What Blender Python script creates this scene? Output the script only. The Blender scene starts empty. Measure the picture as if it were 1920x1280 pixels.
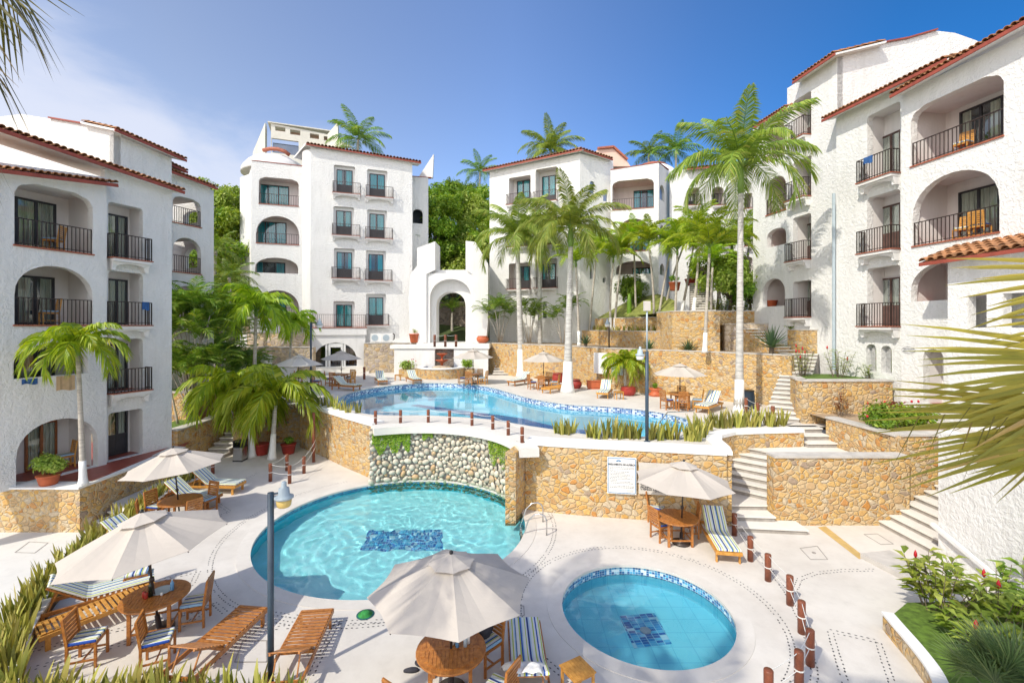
import bpy, bmesh, math, random
from mathutils import Vector, Matrix
from mathutils.geometry import tessellate_polygon
R = math.radians
sc = bpy.context.scene
col = sc.collection
rnd = random.Random(7)

# ------------------------------------------------------------------ camera, sky, sun, exposure
F = 853.0; EYE = 6.3; HZ = 612.0
cam_d = bpy.data.cameras.new('camera'); cam = bpy.data.objects.new('camera', cam_d); col.objects.link(cam)
cam.location = (0, 0, EYE); cam.rotation_euler = (R(90), 0, 0)
cam_d.sensor_width = 36; cam_d.lens = F * 36 / 1920; cam_d.shift_y = (HZ - 640) / 1920
cam_d.clip_start = 0.1; cam_d.clip_end = 2000
sc.camera = cam
SUN_EL = R(46); SUN_TRAVEL = Vector((0.71, 0.70, 0)).normalized()
sd = SUN_TRAVEL * math.cos(SUN_EL) + Vector((0, 0, -math.sin(SUN_EL)))
sl = bpy.data.lights.new('sun', 'SUN'); sun = bpy.data.objects.new('sun', sl); col.objects.link(sun)
sl.energy = 2.4; sl.angle = R(0.6); sl.color = (1.0, 0.94, 0.82)
sun.rotation_euler = sd.to_track_quat('-Z', 'Y').to_euler(); sun.location = (-20, -20, 30)
w = bpy.data.worlds.new('World'); sc.world = w; w.use_nodes = True
nt = w.node_tree; N = nt.nodes; Lk = nt.links; N.clear()
wo = N.new('ShaderNodeOutputWorld'); bg = N.new('ShaderNodeBackground'); sky = N.new('ShaderNodeTexSky')
sky.sky_type = 'NISHITA'; sky.sun_disc = False; sky.sun_elevation = SUN_EL
sky.sun_rotation = math.atan2(-SUN_TRAVEL.x, -SUN_TRAVEL.y); sky.air_density = 1.0; sky.dust_density = 0.35; sky.ozone_density = 2.6
bg.inputs['Strength'].default_value = 0.15
tc = N.new('ShaderNodeTexCoord')
mp = N.new('ShaderNodeMapping'); mp.inputs['Scale'].default_value = (1.1, 1.1, 2.6); mp.inputs['Rotation'].default_value = (0.1, 0.35, 0)
nz = N.new('ShaderNodeTexNoise'); nz.inputs['Scale'].default_value = 1.7; nz.inputs['Detail'].default_value = 9; nz.inputs['Roughness'].default_value = 0.55; nz.inputs['Distortion'].default_value = 0.6
Lk.new(tc.outputs['Generated'], mp.inputs['Vector']); Lk.new(mp.outputs['Vector'], nz.inputs['Vector'])
# clouds thicken towards the low western (left) sky
sx = N.new('ShaderNodeSeparateXYZ'); Lk.new(tc.outputs['Generated'], sx.inputs[0])
def wm(op, a, b=None, clamp=False):
    n = N.new('ShaderNodeMath'); n.operation = op; n.use_clamp = clamp
    for i, v in enumerate((a, b)):
        if v is None: continue
        if isinstance(v, (int, float)): n.inputs[i].default_value = v
        else: Lk.new(v, n.inputs[i])
    return n.outputs[0]
bias = wm('ADD', wm('ADD', wm('MULTIPLY', sx.outputs[0], -0.5), wm('MULTIPLY', sx.outputs[2], -1.3)), 0.16)
rmp = N.new('ShaderNodeMapRange'); rmp.inputs['From Min'].default_value = 0.34; rmp.inputs['From Max'].default_value = 0.66
rmp.inputs['To Max'].default_value = 0.80; rmp.interpolation_type = 'SMOOTHSTEP'
# bright white cloud added to the unseen sky behind the viewer, fills the shade
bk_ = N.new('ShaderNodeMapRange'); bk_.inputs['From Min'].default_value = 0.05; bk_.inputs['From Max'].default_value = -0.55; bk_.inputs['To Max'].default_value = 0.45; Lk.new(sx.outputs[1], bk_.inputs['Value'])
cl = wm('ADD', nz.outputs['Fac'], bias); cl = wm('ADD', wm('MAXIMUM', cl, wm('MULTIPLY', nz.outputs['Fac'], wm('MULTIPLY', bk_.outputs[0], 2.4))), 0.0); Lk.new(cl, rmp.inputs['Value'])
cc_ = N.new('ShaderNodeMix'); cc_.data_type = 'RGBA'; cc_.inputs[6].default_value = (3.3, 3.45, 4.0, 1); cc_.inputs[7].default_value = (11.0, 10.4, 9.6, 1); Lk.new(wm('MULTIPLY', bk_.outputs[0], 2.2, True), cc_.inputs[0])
tint = N.new('ShaderNodeMix'); tint.data_type = 'RGBA'; tint.blend_type = 'MULTIPLY'; tint.inputs[0].default_value = 1
Lk.new(sky.outputs[0], tint.inputs[6]); tm_ = N.new('ShaderNodeValToRGB'); mr_ = N.new('ShaderNodeMapRange'); mr_.inputs['From Min'].default_value = -0.7; mr_.inputs['From Max'].default_value = 0.7
Lk.new(sx.outputs[0], mr_.inputs['Value']); Lk.new(mr_.outputs[0], tm_.inputs[0]); cr_ = tm_.color_ramp
for p_, c_ in ((.5, (.80, .84, .97)), (.74, (.34, .56, .80)), (.91, (.12, .41, .68))): e_ = cr_.elements.new(p_); e_.color = (*c_, 1)
cr_.elements[0].position = .12; cr_.elements[0].color = (1.15, .93, .84, 1); cr_.elements[-1].color = (.09, .38, .65, 1)
Lk.new(tm_.outputs[0], tint.inputs[7])
cm = N.new('ShaderNodeMix'); cm.data_type = 'RGBA'
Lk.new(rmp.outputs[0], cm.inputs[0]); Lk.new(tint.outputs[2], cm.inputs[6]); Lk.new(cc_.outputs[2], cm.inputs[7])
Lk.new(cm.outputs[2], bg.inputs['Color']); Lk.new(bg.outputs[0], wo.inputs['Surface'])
sc.view_settings.view_transform = 'Standard'; sc.view_settings.look = 'None'; sc.view_settings.gamma = 1
sc.view_settings.exposure = 0.72
sc.render.engine = 'CYCLES'
try:
    sc.cycles.use_denoising = True; sc.cycles.max_bounces = 8; sc.cycles.transparent_max_bounces = 12
    sc.cycles.caustics_reflective = False; sc.cycles.caustics_refractive = True; sl.cycles.is_caustics_light = True
except Exception: pass

# ------------------------------------------------------------------ helpers
def G(px, py, z=0.0):
    Y = F * (EYE - z) / (py - HZ); return Vector(((px - 960) / F * Y, Y, z))
def AT(px, py, Y): return Vector(((px - 960) / F * Y, Y, EYE - (py - HZ) / F * Y))
def GX(px, Y): return (px - 960) / F * Y
def V(*a): return Vector(a)

def lab(o, label=None, cat=None, group=None, kind=None):
    if label: o['label'] = label
    if cat: o['category'] = cat
    if group: o['group'] = group
    if kind: o['kind'] = kind
    return o
def empty(name, loc=(0, 0, 0), rz=0.0, label=None, cat=None, group=None):
    o = bpy.data.objects.new(name, None); col.objects.link(o); o.location = loc; o.rotation_euler = (0, 0, rz)
    o.empty_display_size = 0.1
    return lab(o, label, cat, group)
def rootloc(p):
    v = Vector((0, 0, 0))
    while p is not None: v += Vector(p.location); p = p.parent
    return v
class MB:
    def __init__(s): s.v = []; s.f = []; s.m = []; s.uv = None
    def add(s, vs, fs, mi=0):
        b = len(s.v); s.v += [tuple(v) for v in vs]; s.f += [tuple(b + i for i in f) for f in fs]; s.m += [mi] * len(fs)
    def box(s, c, d, rz=0.0, mi=0, M=None):
        x, y, z = d[0] / 2, d[1] / 2, d[2] / 2
        vs = [Vector((sx * x, sy * y, sz * z)) for sz in (-1, 1) for sy in (-1, 1) for sx in (-1, 1)]
        if M is None: M = Matrix.Rotation(rz, 3, 'Z')
        s.add([M @ v + Vector(c) for v in vs], [(0, 2, 3, 1), (4, 5, 7, 6), (0, 1, 5, 4), (2, 6, 7, 3), (0, 4, 6, 2), (1, 3, 7, 5)], mi)
    def bar(s, a, b, w, h=None, mi=0, up=Vector((0, 0, 1))):
        a = Vector(a); b = Vector(b); h = h or w; d = b - a; L = d.length
        if L < 1e-6: return
        d.normalize(); sd_ = d.cross(up)
        if sd_.length < 1e-4: sd_ = Vector((1, 0, 0)) if abs(d.x) < .9 else Vector((0, 1, 0)); sd_ = (sd_ - d * sd_.dot(d))
        sd_.normalize(); u = sd_.cross(d)
        s.add([p + sd_ * (i * w / 2) + u * (j * h / 2) for p in (a, b) for (i, j) in ((-1, -1), (1, -1), (1, 1), (-1, 1))],
              [(0, 3, 2, 1), (4, 5, 6, 7), (0, 1, 5, 4), (1, 2, 6, 5), (2, 3, 7, 6), (3, 0, 4, 7)], mi)
    def tube(s, pts, rad, n=8, mi=0, cap=True):
        pts = [Vector(p) for p in pts]; rs = rad if isinstance(rad, (list, tuple)) else [rad] * len(pts)
        rings = []; prev = None
        for i, p in enumerate(pts):
            t = (pts[min(i + 1, len(pts) - 1)] - pts[max(i - 1, 0)]).normalized()
            if prev is None:
                prev = t.orthogonal()
                if abs(t.z) > .8: prev = Vector((1, 0, 0))
            x = (prev - t * prev.dot(t)).normalized(); y = t.cross(x); prev = x
            rings.append([p + (x * math.cos(2 * math.pi * k / n) + y * math.sin(2 * math.pi * k / n)) * rs[i] for k in range(n)])
        vs = [v for r in rings for v in r]; fs = []
        for i in range(len(pts) - 1):
            for k in range(n):
                fs.append((i * n + k, i * n + (k + 1) % n, (i + 1) * n + (k + 1) % n, (i + 1) * n + k))
        if cap: fs.append(tuple(range(n - 1, -1, -1))); fs.append(tuple(range((len(pts) - 1) * n, len(pts) * n)))
        s.add(vs, fs, mi)
    def lathe(s, prof, c=(0, 0, 0), n=16, mi=0, ph=0.0):
        c = Vector(c); vs = []; fs = []
        for (r, z) in prof: vs += [c + Vector((r * math.cos(2 * math.pi * k / n + ph), r * math.sin(2 * math.pi * k / n + ph), z)) for k in range(n)]
        for i in range(len(prof) - 1):
            for k in range(n): fs.append((i * n + k, i * n + (k + 1) % n, (i + 1) * n + (k + 1) % n, (i + 1) * n + k))
        fs.append(tuple(range(n - 1, -1, -1))); fs.append(tuple(range((len(prof) - 1) * n, len(prof) * n)))
        s.add(vs, fs, mi)
    def sheet(s, poly, z, holes=(), mi=0):
        loops = [[Vector((p[0], p[1], 0)) for p in poly]] + [[Vector((p[0], p[1], 0)) for p in h] for h in holes]
        tris = tessellate_polygon(loops); flat = [v for l in loops for v in l]
        vs = [(v.x, v.y, z) for v in flat]; out = []
        for t in tris:
            a, b, c = (flat[i] for i in t)
            out.append(t if (b - a).cross(c - a).z > 0 else (t[0], t[2], t[1]))
        s.add(vs, out, mi)
    def prism(s, poly, z0, z1, mi=0):
        n = len(poly)
        s.sheet(poly, z1, (), mi)
        area = sum(poly[i][0] * poly[(i + 1) % n][1] - poly[(i + 1) % n][0] * poly[i][1] for i in range(n))
        P = list(poly) if area > 0 else list(reversed(poly))
        vs = [(p[0], p[1], z0) for p in P] + [(p[0], p[1], z1) for p in P]
        s.add(vs, [(i, (i + 1) % n, n + (i + 1) % n, n + i) for i in range(n)], mi)
    def build(s, name, mats, parent=None, smooth=False, world=True, kind=None, bevel=0):
        me = bpy.data.meshes.new(name); off = rootloc(parent) if (parent and world) else Vector((0, 0, 0))
        me.from_pydata([(v[0] - off.x, v[1] - off.y, v[2] - off.z) for v in s.v], [], s.f)
        if not isinstance(mats, (list, tuple)): mats = [mats]
        for m in mats: me.materials.append(m)
        if len(mats) > 1:
            for p, mi in zip(me.polygons, s.m): p.material_index = mi
        if smooth:
            for p in me.polygons: p.use_smooth = True
        me.update(); me.validate()
        o = bpy.data.objects.new(name, me); col.objects.link(o)
        if parent: o.parent = parent
        if kind: o['kind'] = kind
        if bevel:
            b = o.modifiers.new('b', 'BEVEL'); b.width = bevel; b.segments = 2; b.limit_method = 'ANGLE'; b.angle_limit = R(40)
        return o
def kids(o, idx={}):
    return list(o.children)
def copy_tree(o, parent=None):
    c = o.copy(); col.objects.link(c); c.parent = parent
    for ch in kids(o): copy_tree(ch, c)
    return c
def place(proto, loc, rz=0.0, s=1.0, label=None, first=False, group=None):
    c = proto if first else copy_tree(proto)
    c.location = loc; c.rotation_euler = (0, 0, rz); c.scale = (s, s, s)
    if label: c['label'] = label
    if group: c['group'] = group
    return c
class Proto:
    """first use moves the prototype itself, later uses copy it"""
    def __init__(s, root): s.root = root; s.used = False
    def put(s, loc, rz=0.0, sc_=1.0, label=None, group=None, rot=None):
        if s.used: c = copy_tree(s.root)
        else: c = s.root; s.used = True; s.root_copy = None
        c.location = loc; c.rotation_euler = rot or (0, 0, rz); c.scale = (sc_, sc_, sc_)
        if label: c['label'] = label
        if group: c['group'] = group
        return c

# ------------------------------------------------------------------ materials
def new_mat(name):
    m = bpy.data.materials.new(name); m.use_nodes = True; nt = m.node_tree; nt.nodes.clear()
    out = nt.nodes.new('ShaderNodeOutputMaterial'); return m, nt, out
class NT:
    def __init__(s, name): s.m, s.t, s.out = new_mat(name)
    def n(s, typ, ins=None, **kw):
        x = s.t.nodes.new(typ)
        for k, v in kw.items(): setattr(x, k, v)
        for k, v in (ins or {}).items():
            if hasattr(v, 'is_linked') or isinstance(v, bpy.types.NodeSocket): s.t.links.new(v, x.inputs[k])
            else: x.inputs[k].default_value = v
        return x
    def coord(s, kind='Object', scale=None):
        o = s.n('ShaderNodeTexCoord').outputs[kind]
        if scale:
            mpn = s.n('ShaderNodeMapping', {'Vector': o, 'Scale': scale}); o = mpn.outputs[0]
        return o
    def noise(s, vec, scale, detail=4, rough=.5, dist=0.0):
        return s.n('ShaderNodeTexNoise', {'Vector': vec, 'Scale': scale, 'Detail': detail, 'Roughness': rough, 'Distortion': dist})
    def ramp(s, fac, stops, interp='LINEAR'):
        r = s.n('ShaderNodeValToRGB', {'Fac': fac}); cr = r.color_ramp; cr.interpolation = interp
        while len(cr.elements) < len(stops): cr.elements.new(0.5)
        for e, (p, c) in zip(cr.elements, stops): e.position = p; e.color = (*c, 1) if len(c) == 3 else c
        return r.outputs['Color']
    def mix(s, fac, a, b, blend='MIX'):
        x = s.n('ShaderNodeMix', data_type='RGBA', blend_type=blend)
        for i, v in ((0, fac), (6, a), (7, b)):
            if isinstance(v, bpy.types.NodeSocket): s.t.links.new(v, x.inputs[i])
            else: x.inputs[i].default_value = (*v, 1) if isinstance(v, tuple) and len(v) == 3 else v
        return x.outputs[2]
    def math(s, op, a, b=None, clamp=False):
        x = s.n('ShaderNodeMath', operation=op); x.use_clamp = clamp
        for i, v in enumerate((a, b)):
            if v is None: continue
            if isinstance(v, bpy.types.NodeSocket): s.t.links.new(v, x.inputs[i])
            else: x.inputs[i].default_value = v
        return x.outputs[0]
    def bump(s, h, strength=.5, dist=.02):
        return s.n('ShaderNodeBump', {'Height': h, 'Strength': strength, 'Distance': dist}).outputs[0]
    def pbsdf(s, color, rough=.6, normal=None, **kw):
        ins = {'Base Color': (*color, 1) if isinstance(color, tuple) and len(color) == 3 else color, 'Roughness': rough}
        if normal is not None: ins['Normal'] = normal
        ins.update(kw)
        return s.n('ShaderNodeBsdfPrincipled', ins).outputs[0]
    def fin(s, shader): s.t.links.new(shader, s.out.inputs['Surface']); return s.m

def m_simple(name, color, rough=.6, var=.12, scale=8, bump=0.0, **kw):
    t = NT(name); c = t.coord('Object'); n = t.noise(c, scale, 5)
    dark = tuple(x * (1 - var) for x in color); lite = tuple(min(1, x * (1 + var)) for x in color)
    cc = t.ramp(n.outputs[0], [(.3, dark), (.7, lite)])
    nm = t.bump(n.outputs[0], bump, .01) if bump else None
    return t.fin(t.pbsdf(cc, rough, nm, **kw))
def m_stucco(name, color, bs=.9, sc1=5.0):
    t = NT(name); c = t.coord('Object')
    n1 = t.noise(c, sc1, 3, .55, .4); n2 = t.noise(c, sc1 * 4.2, 3); n3 = t.noise(c, .5, 6, .6)
    n4 = t.noise(t.coord('Object', (1.2, 1.2, .22)), 2.0, 6, .65)
    h = t.math('ADD', t.math('MULTIPLY', n1.outputs[0], 1.0), t.math('MULTIPLY', n2.outputs[0], .35))
    cc = t.mix(t.math('MULTIPLY', t.math('SUBTRACT', n3.outputs[0], .42, True), .8, True), color, tuple(x * .80 for x in color))
    cc = t.mix(t.math('MULTIPLY', t.math('SUBTRACT', n4.outputs[0], .50, True), 1.7, True), cc, (color[0] * .72, color[1] * .72, color[2] * .70))
    return t.fin(t.pbsdf(cc, .9, t.bump(h, bs, .11)))
def m_rubble(name, sc_=3.2, cols=None, mortar=(.60, .47, .29), bw=.058, seed=0.0):
    cols = cols or [(0, (.55, .32, .09)), (.14, (.60, .39, .15)), (.30, (.58, .42, .23)), (.46, (.50, .33, .16)), (.60, (.60, .38, .13)), (.74, (.50, .23, .055)), (.82, (.54, .45, .32)), (.90, (.44, .26, .11)), (.96, (.32, .24, .18))]
    t = NT(name); c = t.coord('Object', (1, 1, 1.25))
    dn = t.noise(c, 2.3, 2); off = t.n('ShaderNodeVectorMath', {0: dn.outputs['Color'], 1: (.5, .5, .5)}, operation='SUBTRACT')
    off2 = t.n('ShaderNodeVectorMath', {0: off.outputs[0], 'Scale': .28}, operation='SCALE')
    cv = t.n('ShaderNodeVectorMath', {0: c, 1: off2.outputs[0]}, operation='ADD').outputs[0]
    cv = t.n('ShaderNodeVectorMath', {0: cv, 1: (seed, seed, seed)}, operation='ADD').outputs[0]
    v1 = t.n('ShaderNodeTexVoronoi', {'Vector': cv, 'Scale': sc_, 'Randomness': .9}, feature='F1')
    ve = t.n('ShaderNodeTexVoronoi', {'Vector': cv, 'Scale': sc_, 'Randomness': .9}, feature='DISTANCE_TO_EDGE')
    sep = t.n('ShaderNodeSeparateColor', {0: v1.outputs['Color']})
    stone = t.ramp(sep.outputs[0], cols, 'CONSTANT')
    grain = t.noise(c, 14, 6, .65); big = t.noise(c, 4.5, 3)
    stone = t.mix(.55, stone, t.ramp(grain.outputs[0], [(.25, (.25, .2, .16)), (.5, (.5, .5, .5)), (.8, (.85, .8, .7))]), 'OVERLAY')
    stone = t.mix(t.math('MULTIPLY', sep.outputs[1], .22), stone, (.62, .46, .28))
    ew = t.math('ADD', bw * .5, t.math('MULTIPLY', big.outputs[0], bw))
    em = t.n('ShaderNodeMapRange', {'Value': ve.outputs[0], 'From Min': t.math('MULTIPLY', ew, .55), 'From Max': t.math('MULTIPLY', ew, 1.25)}).outputs[0]
    cc = t.mix(em, t.mix(grain.outputs[0], tuple(x * .8 for x in mortar), mortar), stone)
    h = t.math('ADD', t.math('MULTIPLY', t.math('MINIMUM', ve.outputs[0], .16), 3.0), t.math('MULTIPLY', grain.outputs[0], .22))
    return t.fin(t.pbsdf(cc, .85, t.bump(h, .9, .07)))
def m_deck(name, c1=(.58, .54, .485), c2=(.70, .665, .61)):
    t = NT(name); c = t.coord('Object')
    a = t.noise(c, .55, 8, .65); b = t.noise(c, 3.2, 7, .68); g = t.noise(c, 60, 3)
    cc = t.ramp(a.outputs[0], [(.3, c1), (.62, c2)])
    cc = t.mix(t.math('MULTIPLY', t.math('SUBTRACT', b.outputs[0], .5, True), 1.2, True), cc, tuple(x * .80 for x in c1))
    return t.fin(t.pbsdf(cc, .75, t.bump(g.outputs[0], .25, .01)))
def m_leaf(name, c1, c2, c3=None, trans=.35, rough=.45):
    t = NT(name); oi = t.n('ShaderNodeObjectInfo'); geo = t.n('ShaderNodeNewGeometry')
    n = t.noise(t.coord('Object'), 1.3, 3); fac = t.math('ADD', t.math('MULTIPLY', geo.outputs['Random Per Island'], .75), t.math('MULTIPLY', n.outputs[0], .3), True)
    st = [(0.1, c1), (.75, c2)] + ([(.97, c3)] if c3 else [])
    cc = t.ramp(fac, st)
    hs = t.n('ShaderNodeHueSaturation', {'Hue': t.math('ADD', .485, t.math('MULTIPLY', oi.outputs['Random'], .03)), 'Value': t.math('ADD', .85, t.math('MULTIPLY', oi.outputs['Random'], .3)), 'Color': cc})
    p = t.pbsdf(hs.outputs[0], rough); tr = t.n('ShaderNodeBsdfTranslucent', {'Color': t.mix(1.0, hs.outputs[0], (1.25, 1.2, .5), 'MULTIPLY')})
    return t.fin(t.n('ShaderNodeMixShader', {0: trans, 1: p, 2: tr.outputs[0]}).outputs[0])
def m_wood(name, c1, c2, rough=.38):
    t = NT(name); n = t.noise(t.coord('Object', (3, 3, 3)), 4, 4); n2 = t.noise(t.coord('Object', (30, 4, 30)), 2.5, 4, .6)
    f = t.math('ADD', t.math('MULTIPLY', n.outputs[0], .5), t.math('MULTIPLY', n2.outputs[0], .5))
    cc = t.ramp(f, [(.35, c1), (.62, c2)])
    return t.fin(t.pbsdf(cc, rough, t.bump(n2.outputs[0], .2, .004)))
def m_stripes(name):
    """woven stripes running along local X"""
    t = NT(name); sp = t.n('ShaderNodeSeparateXYZ', {0: t.coord('Object')})
    f = t.math('FRACT', t.math('MULTIPLY', t.math('ADD', sp.outputs[1], 5.0), 1.9))
    W = (.74, .75, .70); B = (.02, .08, .40); LB = (.26, .44, .62); GR = (.46, .54, .10); DB = (.02, .05, .22); PB = (.50, .62, .72)
    st = [(0, W), (.07, B), (.12, W), (.18, GR), (.23, W), (.31, PB), (.36, DB), (.43, W), (.48, GR), (.51, W), (.60, LB), (.64, B), (.69, GR), (.74, W), (.84, DB), (.87, LB), (.91, W), (.95, GR)]
    cc = t.ramp(f, st, 'CONSTANT'); n = t.noise(t.coord('Object'), 6, 3); g = t.noise(t.coord('Object'), 220, 2)
    cc = t.mix(.2, cc, n.outputs[0], 'OVERLAY')
    return t.fin(t.pbsdf(cc, .85, t.bump(t.math('ADD', n.outputs[0], t.math('MULTIPLY', g.outputs[0], .1)), .35, .02)))
def m_mosaic(name, cols, w=.055, h=.055, grout=(.75, .8, .82)):
    """small tiles: random colour per cell, cells in polar angle around the mesh or plain x/y, both from the UV map"""
    t = NT(name); uv = t.n('ShaderNodeUVMap').outputs[0]
    sc1 = t.n('ShaderNodeVectorMath', {0: uv, 1: (1 / w, 1 / h, 1)}, operation='MULTIPLY').outputs[0]
    fl = t.n('ShaderNodeVectorMath', {0: sc1}, operation='FLOOR').outputs[0]
    fr = t.n('ShaderNodeVectorMath', {0: sc1}, operation='FRACTION').outputs[0]
    wn = t.n('ShaderNodeTexWhiteNoise', {'Vector': fl}, noise_dimensions='3D')
    cc = t.ramp(wn.outputs['Value'], cols, 'CONSTANT')
    sp = t.n('ShaderNodeSeparateXYZ', {0: fr})
    e = t.math('MULTIPLY', t.math('GREATER_THAN', sp.outputs[0], .09), t.math('GREATER_THAN', sp.outputs[1], .09))
    return t.fin(t.pbsdf(t.mix(e, grout, cc), .25))
def m_water(name, tintc, bscale=1.6, bst=.25, stretch=(1, 1, 1)):
    t = NT(name); c = t.coord('Object', stretch)
    n1 = t.noise(c, bscale, 3, .5, .8); n2 = t.noise(c, bscale * 4.5, 3, .5, .5)
    h = t.math('ADD', n1.outputs[0], t.math('MULTIPLY', n2.outputs[0], .35)); nm = t.bump(h, bst, .05)
    tr = t.n('ShaderNodeBsdfTransparent', {'Color': (*tintc, 1)}); gl = t.n('ShaderNodeBsdfGlossy', {'Color': (1, 1, 1, 1), 'Roughness': .03, 'Normal': nm})
    fr = t.n('ShaderNodeFresnel', {'IOR': 1.33, 'Normal': nm})
    return t.fin(t.n('ShaderNodeMixShader', {0: t.math('MULTIPLY', fr.outputs[0], 1.0), 1: tr.outputs[0], 2: gl.outputs[0]}).outputs[0])
def m_glass(name, tintc=(.92, .97, .97), refl=.12):
    t = NT(name); tr = t.n('ShaderNodeBsdfTransparent', {'Color': (*tintc, 1)}); gl = t.n('ShaderNodeBsdfGlossy', {'Color': (1, 1, 1, 1), 'Roughness': .02})
    lw = t.n('ShaderNodeFresnel', {'IOR': 1.5})
    return t.fin(t.n('ShaderNodeMixShader', {0: t.math('ADD', t.math('MULTIPLY', lw.outputs[0], .55), refl * .3, True), 1: tr.outputs[0], 2: gl.outputs[0]}).outputs[0])
def m_curtain(name, c):
    t = NT(name); sp = t.n('ShaderNodeSeparateXYZ', {0: t.coord('Object')})
    s = t.math('ADD', sp.outputs[0], sp.outputs[1]); wv = t.math('SINE', t.math('MULTIPLY', s, 46)); nn = t.noise(t.coord('Object', (1, 1, .1)), 5, 3)
    h = t.math('ADD', wv, nn.outputs[0])
    cc = t.ramp(nn.outputs[0], [(.3, tuple(x * .7 for x in c)), (.7, c)])
    return t.fin(t.pbsdf(cc, .9, t.bump(h, .8, .05)))
def m_canvas(name, c):
    t = NT(name); n = t.noise(t.coord('Object'), 1.6, 5); g = t.noise(t.coord('Object'), 7, 4)
    cc = t.ramp(n.outputs[0], [(.3, tuple(x * .93 for x in c)), (.7, c)])
    p = t.pbsdf(cc, .9, t.bump(g.outputs[0], .25, .03)); tr = t.n('ShaderNodeBsdfTranslucent', {'Color': cc})
    return t.fin(t.n('ShaderNodeMixShader', {0: .22, 1: p, 2: tr.outputs[0]}).outputs[0])
def m_trunk(name, c1, c2, ring=9.0):
    t = NT(name); c = t.coord('Object'); n = t.noise(c, 3.5, 5, .65); n2 = t.noise(t.coord('Object', (1, 1, ring)), 1.5, 3, .6)
    cc = t.mix(t.math('MULTIPLY', t.math('SUBTRACT', n2.outputs[0], .42, True), 3, True), t.ramp(n.outputs[0], [(.3, c1), (.7, c2)]), tuple(x * .6 for x in c1))
    return t.fin(t.pbsdf(cc, .85, t.bump(n2.outputs[0], .5, .02)))
M = {}
M['stucco'] = m_stucco('white_stucco', (.79, .785, .765), .55, 8.0)
M['smooth'] = m_stucco('smooth_white_plaster', (.80, .79, .775), .18, 3.0)
M['inner'] = m_stucco('loggia_plaster', (.78, .75, .73), .12, 3.0)
M['cream'] = m_stucco('cream_plaster', (.74, .71, .62), .2, 3.0)
M['salmon'] = m_stucco('salmon_plaster', (.74, .52, .42), .2, 3.0)
M['rubble'] = m_rubble('ochre_rubble', 4.7)
M['rubble2'] = m_rubble('ochre_rubble_fine', 5.4, bw=.05, seed=4.0)
M['rubble3'] = m_rubble('grey_rubble', 2.6, [(0, (.42, .36, .30)), (.2, (.55, .47, .38)), (.4, (.38, .32, .28)), (.6, (.60, .48, .33)), (.8, (.48, .42, .38)), (.92, (.55, .38, .2))], seed=9.0)
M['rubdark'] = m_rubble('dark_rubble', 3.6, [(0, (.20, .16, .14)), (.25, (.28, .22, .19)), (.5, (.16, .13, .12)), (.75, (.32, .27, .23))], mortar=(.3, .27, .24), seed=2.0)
M['cap'] = m_simple('grey_stone_coping', (.52, .49, .45), .8, .15, 3, .3)
M['capw'] = m_simple('white_coping', (.80, .79, .76), .75, .06, 3, .2)
M['deck'] = m_deck('cream_concrete')
M['deck2'] = m_deck('pale_concrete', (.64, .63, .60), (.72, .70, .66))
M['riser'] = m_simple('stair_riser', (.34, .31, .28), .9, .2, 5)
M['pebdark'] = m_simple('dark_inlay_pebble', (.07, .07, .075), .6, .4, 20)
M['yellow'] = m_simple('yellow_brown_paint', (.55, .38, .14), .8, .12, 6)
M['redtile'] = m_simple('red_floor_tile', (.33, .07, .045), .45, .15, 5)
M['rededge'] = m_simple('red_painted_edge', (.36, .11, .06), .6, .2, 5)
M['fascia'] = m_simple('dark_red_fascia', (.30, .065, .04), .6, .2, 4)
M['tile'] = m_simple('terracotta_tile', (.36, .17, .075), .85, .5, 2.2, .5)
M['metal'] = m_simple('dark_bronze_metal', (.055, .04, .035), .45, .2, 6, 0, Metallic=.3)
M['frame'] = m_simple('dark_door_frame', (.03, .03, .035), .45, .2, 6)
M['brownp'] = m_simple('dark_brown_panel', (.10, .055, .045), .5, .2, 6)
M['glass'] = m_glass('window_glass')
M['darkglass'] = m_glass('dark_window_glass', (.25, .3, .33), .6)
M['curtc'] = m_curtain('cream_curtain', (.74, .68, .54))
M['curtt'] = m_curtain('teal_curtain', (.02, .50, .58))
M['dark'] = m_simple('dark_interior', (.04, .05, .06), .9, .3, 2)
M['teak'] = m_wood('oiled_teak', (.27, .085, .018), (.52, .215, .05))
M['teaky'] = m_wood('golden_teak', (.42, .18, .03), (.68, .34, .07))
M['teakd'] = m_wood('dark_red_teak', (.20, .06, .018), (.36, .12, .035))
M['bollard'] = m_wood('red_brown_post_paint', (.15, .045, .022), (.25, .075, .035), .4)
M['stripes'] = m_stripes('striped_cushion_fabric')
M['canvas'] = m_canvas('beige_canvas', (.66, .60, .53))
M['canvasw'] = m_canvas('cream_canvas', (.74, .70, .64))
M['rope'] = m_simple('white_rope', (.75, .74, .70), .9, .1, 40)
M['steel'] = m_simple('brushed_steel', (.6, .6, .6), .25, .05, 10, 0, Metallic=1.0)
M['bluepost'] = m_simple('blue_grey_lamp_post', (.045, .075, .11), .45, .2, 3)
M['greymetal'] = m_simple('pale_grey_metal', (.40, .48, .53), .5, .08, 6)
M['amber'] = m_simple('amber_plastic_lens', (.72, .52, .16), .3, .1, 6)
M['white'] = m_simple('white_paint', (.80, .80, .78), .6, .05, 6)
M['terra'] = m_simple('terracotta_pot', (.50, .12, .045), .6, .15, 5)
M['terrar'] = m_simple('dark_red_pot', (.34, .035, .025), .5, .15, 5)
M['soil'] = m_simple('dark_soil', (.13, .09, .06), .95, .4, 10, .6)
M['earth'] = m_simple('sandy_earth', (.36, .27, .18), .95, .25, 2, .5)
M['grass'] = m_simple('lawn', (.10, .17, .02), .9, .4, 9, .8)
M['lawnd'] = m_simple('dry_lawn', (.20, .22, .05), .9, .4, 3, .8)
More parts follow.
